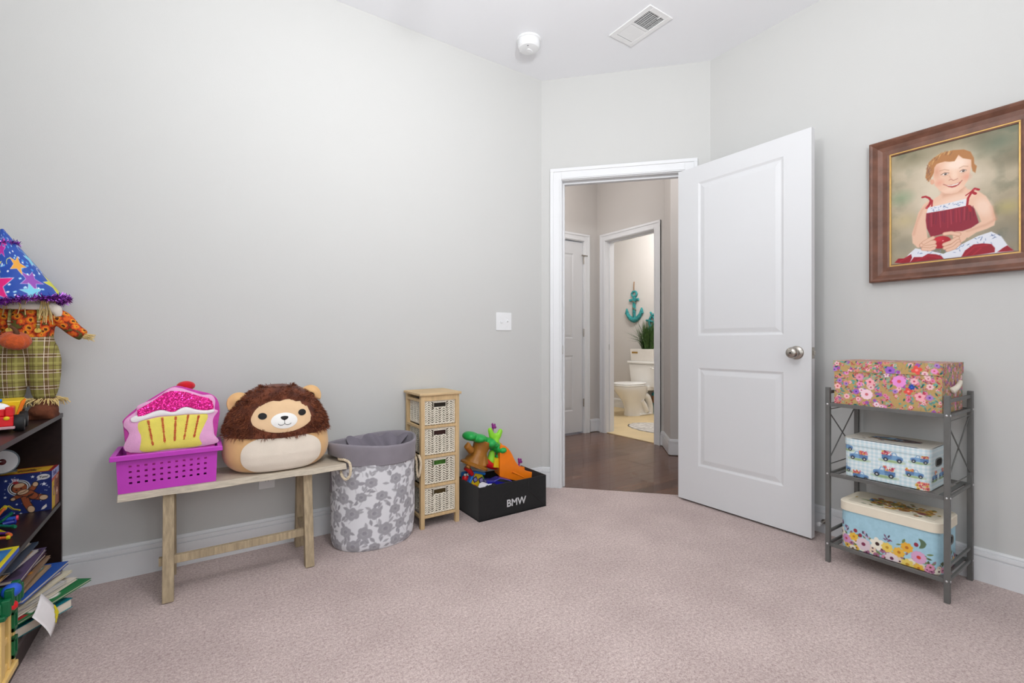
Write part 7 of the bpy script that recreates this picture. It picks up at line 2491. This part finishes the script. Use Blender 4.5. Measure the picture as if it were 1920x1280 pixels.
# local: +x towards the room, -y towards the camera; front face at x 0
MB().box(-0.20, -0.115, 0.0, 0.012, 0.0, 0.018).build('floor_plate', M_CREAMPL, t, bevel=0.003)
for y0, y1 in ((-0.115, -0.085), (-0.050, -0.036), (-0.014, 0.0)):
    MB().box(-0.012, y0, 0.018, 0.006, y1, 0.178).build('wall_post', M_CREAMPL, t, bevel=0.002)
MB().box(-0.20, -0.012, 0.018, -0.012, 0.0, 0.178).build('side_wall', M_CREAMPL, t, bevel=0.002)
for z0 in (0.018, 0.090, 0.160):
    MB().box(-0.010, -0.085, z0, 0.002, -0.014, z0 + 0.018).build('wall_rail', M_CREAMPL, t, bevel=0.002)
for z0 in (0.036, 0.108):
    wf = MB()
    y0, y1, z1 = -0.036, -0.006, z0 + 0.054
    wf.box(0.002, y0, z0, 0.012, y0 + 0.007, z1).box(0.002, y1 - 0.007, z0, 0.012, y1, z1).box(0.002, y0, z1 - 0.008, 0.012, y1, z1).box(0.002, y0, z0, 0.012, y1, z0 + 0.012)
    wf.build('window_frame', M_DKGREEN, t, bevel=0.0015)
MB().box(-0.16, -0.10, 0.02, -0.02, -0.02, 0.15).build('interior', M_DKGREEN, t)
rf = MB().box(-0.20, -0.125, 0.178, 0.016, 0.012, 0.192).box(-0.18, -0.12, 0.192, 0.008, 0.004, 0.222).build('roof', M_DKGREEN, t, bevel=0.004)
for k in range(5):
    MB().box(0.004, -0.115 + k * 0.026, 0.185, 0.022, -0.100 + k * 0.026, 0.245 if k % 2 else 0.228).build('battlement', M_DKGREEN, rf, bevel=0.003)
MB().sphere((0.012, -0.062, 0.232), (0.020, 0.024, 0.018), 16, 10).build('blue_knob', SM['blue'], t, smooth=True)
MB().sphere((0.012, -0.075, 0.196), (0.016, 0.018, 0.014), 14, 8).build('red_knob', M_RED, t, smooth=True)

# ------------------------------------------------------------------ bathroom seen through the doors
M_PORCELAIN = mk('porcelain', (240, 238, 234), 0.12, var=0.01, vscale=6, coat=0.4)
M_SEAT = mk('white_seat', (244, 243, 240), 0.25, var=0.01)
M_CHROME = mk('chrome', (210, 210, 212), 0.12, 1.0, var=0.03)


def toilet():
    t = thing('toilet', 'white two-piece toilet with closed lid in the bathroom', 'toilet', (5.195, 4.285, 0), PI)
    # local: back at x 0, bowl towards +x
    MB().frustum((0.02, -0.205, 0.185, 0.205, 0.365), (0.008, -0.235, 0.205, 0.235, 0.675)).build('tank', M_PORCELAIN, t, bevel=0.02, seg=4)
    MB().box(0.0, -0.248, 0.675, 0.218, 0.248, 0.712).build('tank_lid', M_PORCELAIN, t, bevel=0.012, seg=3)
    lv = MB().tube([(0.205, 0.17, 0.63), (0.222, 0.17, 0.63)], 0.011, 12).tube([(0.222, 0.17, 0.63), (0.226, 0.20, 0.626), (0.228, 0.245, 0.62)], 0.0075, 8).build('flush_lever', M_PORCELAIN, t, smooth=True)
    # bowl: loft of ovals
    secs = [(0.0, 0.16, 0.50, 0.112), (0.025, 0.165, 0.50, 0.108), (0.10, 0.19, 0.495, 0.100), (0.19, 0.21, 0.53, 0.115), (0.27, 0.20, 0.60, 0.155), (0.33, 0.19, 0.655, 0.178), (0.375, 0.19, 0.68, 0.186), (0.395, 0.19, 0.68, 0.186)]
    n = 32
    vs, fs = [], []
    for z, x0, x1, hw in secs:
        cx, rx = (x0 + x1) / 2, (x1 - x0) / 2
        for k in range(n):
            a = 2 * PI * k / n
            c, s = math.cos(a), math.sin(a)
            sq = 0.75 if c < 0 else 1.0
            vs.append((cx + rx * math.copysign(abs(c) ** sq, c), hw * math.copysign(abs(s) ** 0.85, s), z))
    for i in range(len(secs) - 1):
        for k in range(n):
            l = (k + 1) % n
            fs.append((i * n + k, i * n + l, (i + 1) * n + l, (i + 1) * n + k))
    fs += [tuple(reversed(range(n))), tuple((len(secs) - 1) * n + k for k in range(n))]
    MB().add(vs, fs).build('bowl', M_PORCELAIN, t, smooth=True, angle=60)
    MB().box(0.05, -0.13, 0.32, 0.30, 0.13, 0.392).build('deck', M_PORCELAIN, t, bevel=0.02, seg=3)
    # trapway bulges on both flanks
    for s in (-1, 1):
        mb = MB()
        ctube(mb, [(0.13, s * 0.075, 0.02), (0.14, s * 0.085, 0.12), (0.20, s * 0.095, 0.23), (0.28, s * 0.085, 0.29), (0.22, s * 0.085, 0.33)], [0.052, 0.046, 0.046, 0.045, 0.04], 12)
        ctube(mb, [(0.22, s * 0.09, 0.05), (0.27, s * 0.10, 0.13), (0.33, s * 0.10, 0.21)], [0.045, 0.04, 0.035], 12)
        mb.build('trapway', M_PORCELAIN, t, smooth=True)
        MB().box(0.10, s * 0.06, 0.0, 0.36, s * 0.125, 0.028).build('foot', M_PORCELAIN, t, bevel=0.012, seg=3)

    def oval(z0, z1, hw, x0, x1):
        cx, rx = (x0 + x1) / 2, (x1 - x0) / 2
        return [(cx + rx * math.cos(a), hw * math.copysign(abs(math.sin(a)) ** 0.85, math.sin(a))) for a in np.linspace(0, 2 * PI, 40, endpoint=False)]
    MB().prism(oval(0, 0, 0.188, 0.20, 0.685), 0.397, 0.415).build('seat', M_SEAT, t, bevel=0.006, seg=3)
    MB().prism(oval(0, 0, 0.184, 0.20, 0.68), 0.418, 0.434).build('seat_lid', M_SEAT, t, bevel=0.007, seg=3)


toilet()
M_GRASS = mk('green_blades', (72, 106, 46), 0.6, col2=(40, 66, 28), vscale=30)
t = thing('grass_planter', 'white box planter with spiky green grass on the toilet tank', 'plant', (5.075, 4.285, 0.7125), PI)
MB().frustum((-0.085, -0.185, 0.085, 0.185, 0.0), (-0.092, -0.195, 0.092, 0.195, 0.165)).build('planter', mk('white_ceramic', (238, 234, 228), 0.4, var=0.02, bump=0.03, bscale=20), t, bevel=0.006)
MB().box(0.089, -0.16, 0.105, 0.094, -0.06, 0.128).build('tag', mk('gold_tag', (190, 150, 80), 0.4, 0.5, var=0.1), t)
mb = MB()
g = random.Random(5)
for k in range(420):
    a = g.uniform(0, 2 * PI)
    r0 = g.uniform(0, 0.06)
    p = Vector((r0 * math.cos(a), 0.03 + r0 * math.sin(a) * 1.4, 0.15))
    lean = g.uniform(0.02, 0.32) if k % 5 else g.uniform(0.4, 0.9)
    L = g.uniform(0.26, 0.46)
    d = Vector((math.cos(a) * lean, math.sin(a) * lean, 1)).normalized()
    sd = d.cross(Vector((math.sin(a * 3), math.cos(a * 2), 0.2))).normalized() * 0.0042
    m1 = p + d * L * 0.55
    tip = p + d * L + Vector((math.cos(a), math.sin(a), 0)) * lean * 0.10 - Vector((0, 0, lean * 0.09))
    for q_ in (m1, tip):
        q_.x = max(q_.x, -0.10)
    mb.add([p - sd, p + sd, m1 + sd * .8, m1 - sd * .8, tip], [(0, 1, 2, 3), (3, 2, 4)])
setp(mb.build('grass_blades', M_GRASS, t), kind='stuff')
MB().box(-0.08, -0.18, 0.14, 0.08, 0.18, 0.155).build('soil', M_DARKGAP, t)

M_TURQ = mk('weathered_turquoise', (64, 164, 164), 0.7, col2=(40, 112, 116), vscale=40)
M_TWINE = mk('brown_twine', (150, 112, 74), 0.9, var=0.2, vscale=150)
XW = 5.2


def wall_pt(px, py, x=XW): return at_x(px, py, x)


def anchor():
    o = wall_pt(1189, 570, XW - 0.02)
    k = (wall_pt(1189, 540).z - wall_pt(1189, 600).z) / 60.0      # metres per pixel on that wall
    t = thing('anchor_decor', 'turquoise wooden anchor hanging on the bathroom wall', 'wall decor', o)
    # local y runs against the picture's x on this wall
    kh = (wall_pt(1174, 570).y - wall_pt(1204, 570).y) / 30.0
    P = lambda px, py, d=0.0: (d, (1189 - px) * kh, (570 - py) * k)
    ring = [(0, math.cos(a) * 4.6 * kh * 1.0, (570 - 551) * k + math.sin(a) * 4.8 * k) for a in np.linspace(0, 2 * PI, 20, endpoint=False)]
    MB().tube(ring, 0.014, 8, closed=True).build('ring', M_TURQ, t, smooth=True)
    MB().beam(P(1189, 555), P(1189, 597), 0.045, 0.024, up=(1, 0, 0)).build('shank', M_TURQ, t, bevel=0.006)
    MB().beam(P(1180, 562.5), P(1197.5, 561.5), 0.034, 0.030, up=(1, 0, 0)).build('stock', M_TURQ, t, bevel=0.008)
    pts = [P(1175.5, 582), P(1177, 589), P(1182, 596), P(1189, 600), P(1196, 596), P(1201, 588), P(1203, 580)]
    ctube(MB(), pts, [0.018, 0.024, 0.032, 0.036, 0.032, 0.024, 0.018], 10).build('arms', M_TURQ, t, smooth=True)
    for px, s in ((1175.5, -1), (1203, 1)):
        y0 = P(px, 0)[1]
        MB().prism([(y0 - 0.028, (570 - 588) * k), (y0 + 0.028, (570 - 588) * k), (y0, (570 - 577) * k)], -0.018, 0.012, 'x').build('fluke', M_TURQ, t, bevel=0.004)
    ctube(MB(), [P(1189, 547), P(1188.5, 540), P(1189, 528)], 0.006, 8).build('rope', M_TWINE, t, smooth=True)
    tw = [(0.018 * math.cos(a * 1.3), (math.sin(a * 1.3)) * 0.028, (570 - (559 + a * 2.6)) * k) for a in np.linspace(0, 12, 60)]
    MB().tube(tw, 0.004, 6).build('rope_wrap', M_TWINE, t)


anchor()
o = wall_pt(1230, 604, XW - 0.02)
t = thing('ship_wheel_decor', 'turquoise ship wheel on the bathroom wall behind the door frame', 'wall decor', o)
R = 0.115
MB().tube([(0, R * math.cos(a), R * math.sin(a)) for a in np.linspace(0, 2 * PI, 36, endpoint=False)], 0.017, 8, closed=True).build('rim', M_TURQ, t, smooth=True)
MB().tube([(-0.018, 0, 0), (0.016, 0, 0)], 0.034, 18).build('hub', M_TURQ, t, smooth=True, angle=40)
for k in range(8):
    a = k * PI / 4 + 0.2
    e = Vector((0, math.cos(a), math.sin(a)))
    MB().tube([e * 0.03, e * 0.07, e * R, e * 0.15, e * 0.175], [0.010, 0.013, 0.011, 0.016, 0.011], 10).build('spoke', M_TURQ, t, smooth=True)
# small painted figure on the bathroom floor by the wall
p = at_x(1228, 782, XW - 0.06)
t = thing('painted_figurine', 'small turquoise and brown figurine standing on the bathroom floor', 'figurine', (p.x, p.y, 0))
MB().lathe([(0.040, 0), (0.046, 0.02), (0.043, 0.14), (0.036, 0.15)], 20).build('body', mk('teal_glaze', (54, 140, 120), 0.4, col2=(24, 60, 60), vscale=60), t, smooth=True, angle=50)
MB().lathe([(0.036, 0.15), (0.048, 0.165), (0.046, 0.245), (0.034, 0.26)], 20).build('head', mk('brown_glaze', (150, 104, 66), 0.5, var=0.2, vscale=60), t, smooth=True, angle=50)
MB().lathe([(0.044, 0.245), (0.042, 0.275), (0.024, 0.292), (0, 0.295)], 20, caps=False).build('cap', M_TURQ, t, smooth=True)
for s in (-1, 1):
    MB().sphere((-0.01, s * 0.05, 0.15), (0.016, 0.018, 0.024), 10, 8).build('ear', MATS['brown_glaze'], t, smooth=True)
# bath rug
p0, p1 = shelf_pt(1179, 800, 0.0), shelf_pt(1231, 810, 0.0)
t = thing('bath_rug', 'oval mottled white bath rug on the beige floor', 'rug', (4.33, 3.43, 0.001))
M_RUG = mk('white_shag', (226, 222, 216), 1.0, col2=(176, 170, 164), vscale=26, bump=0.9, bscale=90)
vs, fs = [], []
n = 40
rz_ = 12
for j in range(rz_ + 1):
    u = j / rz_
    for k in range(n):
        a = 2 * PI * k / n
        wob = 1 + 0.02 * math.sin(k * 2.7) * u
        h = 0.016 * (1 - u ** 6) + 0.003 * math.sin(k * 1.9 + j * 1.3) * (1 - u)
        vs.append((0.30 * u * wob * math.cos(a), 0.42 * u * wob * math.sin(a), max(0, h)))
for j in range(rz_):
    for k in range(n):
        l = (k + 1) % n
        fs.append((j * n + k, j * n + l, (j + 1) * n + l, (j + 1) * n + k))
fs.append(tuple(reversed(range(rz_ * n, rz_ * n + n))))
MB().add(vs, fs).build('pile', M_RUG, t, smooth=True)
# shower rod flange and tub surround at the left of the bathroom
p = at_x(1147, 507, XW)
t = thing('shower_rod', 'chrome shower rod fixed high on the bathroom wall', 'shower rod', (XW, p.y, p.z))
MB().tube([(0, 0, 0), (-0.016, 0, 0)], 0.030, 20).tube([(-0.016, 0, 0), (-0.04, 0, 0)], [0.024, 0.016], 16).build('flange', M_CHROME, t, smooth=True, angle=40)
MB().tube([(-0.04, 0, 0), (-1.42, 0, 0)], 0.0125, 14).build('rod', M_CHROME, t, smooth=True, angle=40)
p = at_x(1150, 560, XW)
y0 = p.y
t = thing('tub_surround', 'off-white bathtub with tall surround panel beside the toilet', 'bathtub', (0, 0, 0))
M_TUB = mk('cream_acrylic', (232, 222, 204), 0.3, var=0.02)
MB().box(5.165, y0, 0.42, 5.198, 5.78, 1.62).build('surround_panel', M_TUB, t, bevel=0.006)
MB().box(3.80, y0 + 0.05, 0.0, 5.16, y0 + 0.10, 0.44).box(3.80, 5.72, 0.0, 5.16, 5.78, 0.44).box(3.80, y0 + 0.1, 0.0, 3.86, 5.72, 0.44).box(5.10, y0 + 0.1, 0.0, 5.16, 5.72, 0.44).box(3.86, y0 + 0.1, 0.0, 5.10, 5.72, 0.06).build('tub', M_TUB, t, bevel=0.01)

# unseen lamp body behind the camera, made up to house the added fill spot
t = thing('added_lamp_stand', 'slim black floor lamp with tilted bowl behind the camera', 'lamp', (0.15, -0.60, 0))
MB().lathe([(0.13, 0), (0.13, 0.015), (0.03, 0.03)], 28).build('base', M_BLACKRUB, t, smooth=True, angle=40)
MB().tube([(0, 0, 0.02), (0, 0, 1.60)], 0.012, 14).build('pole', M_BLACKRUB, t, smooth=True, angle=40)
MB().lathe([(0.02, -0.10), (0.09, -0.08), (0.13, -0.03), (0.135, -0.02), (0.127, -0.02), (0.085, -0.07), (0.0, -0.09)], 30, caps=False, M=Matrix.Translation((0, 0, 1.72)) @ Vector((0.85, 1.55, 1.75)).to_track_quat('Z', 'Y').to_matrix().to_4x4()).build('lamp_bowl', M_PLASTIC, t, smooth=True)
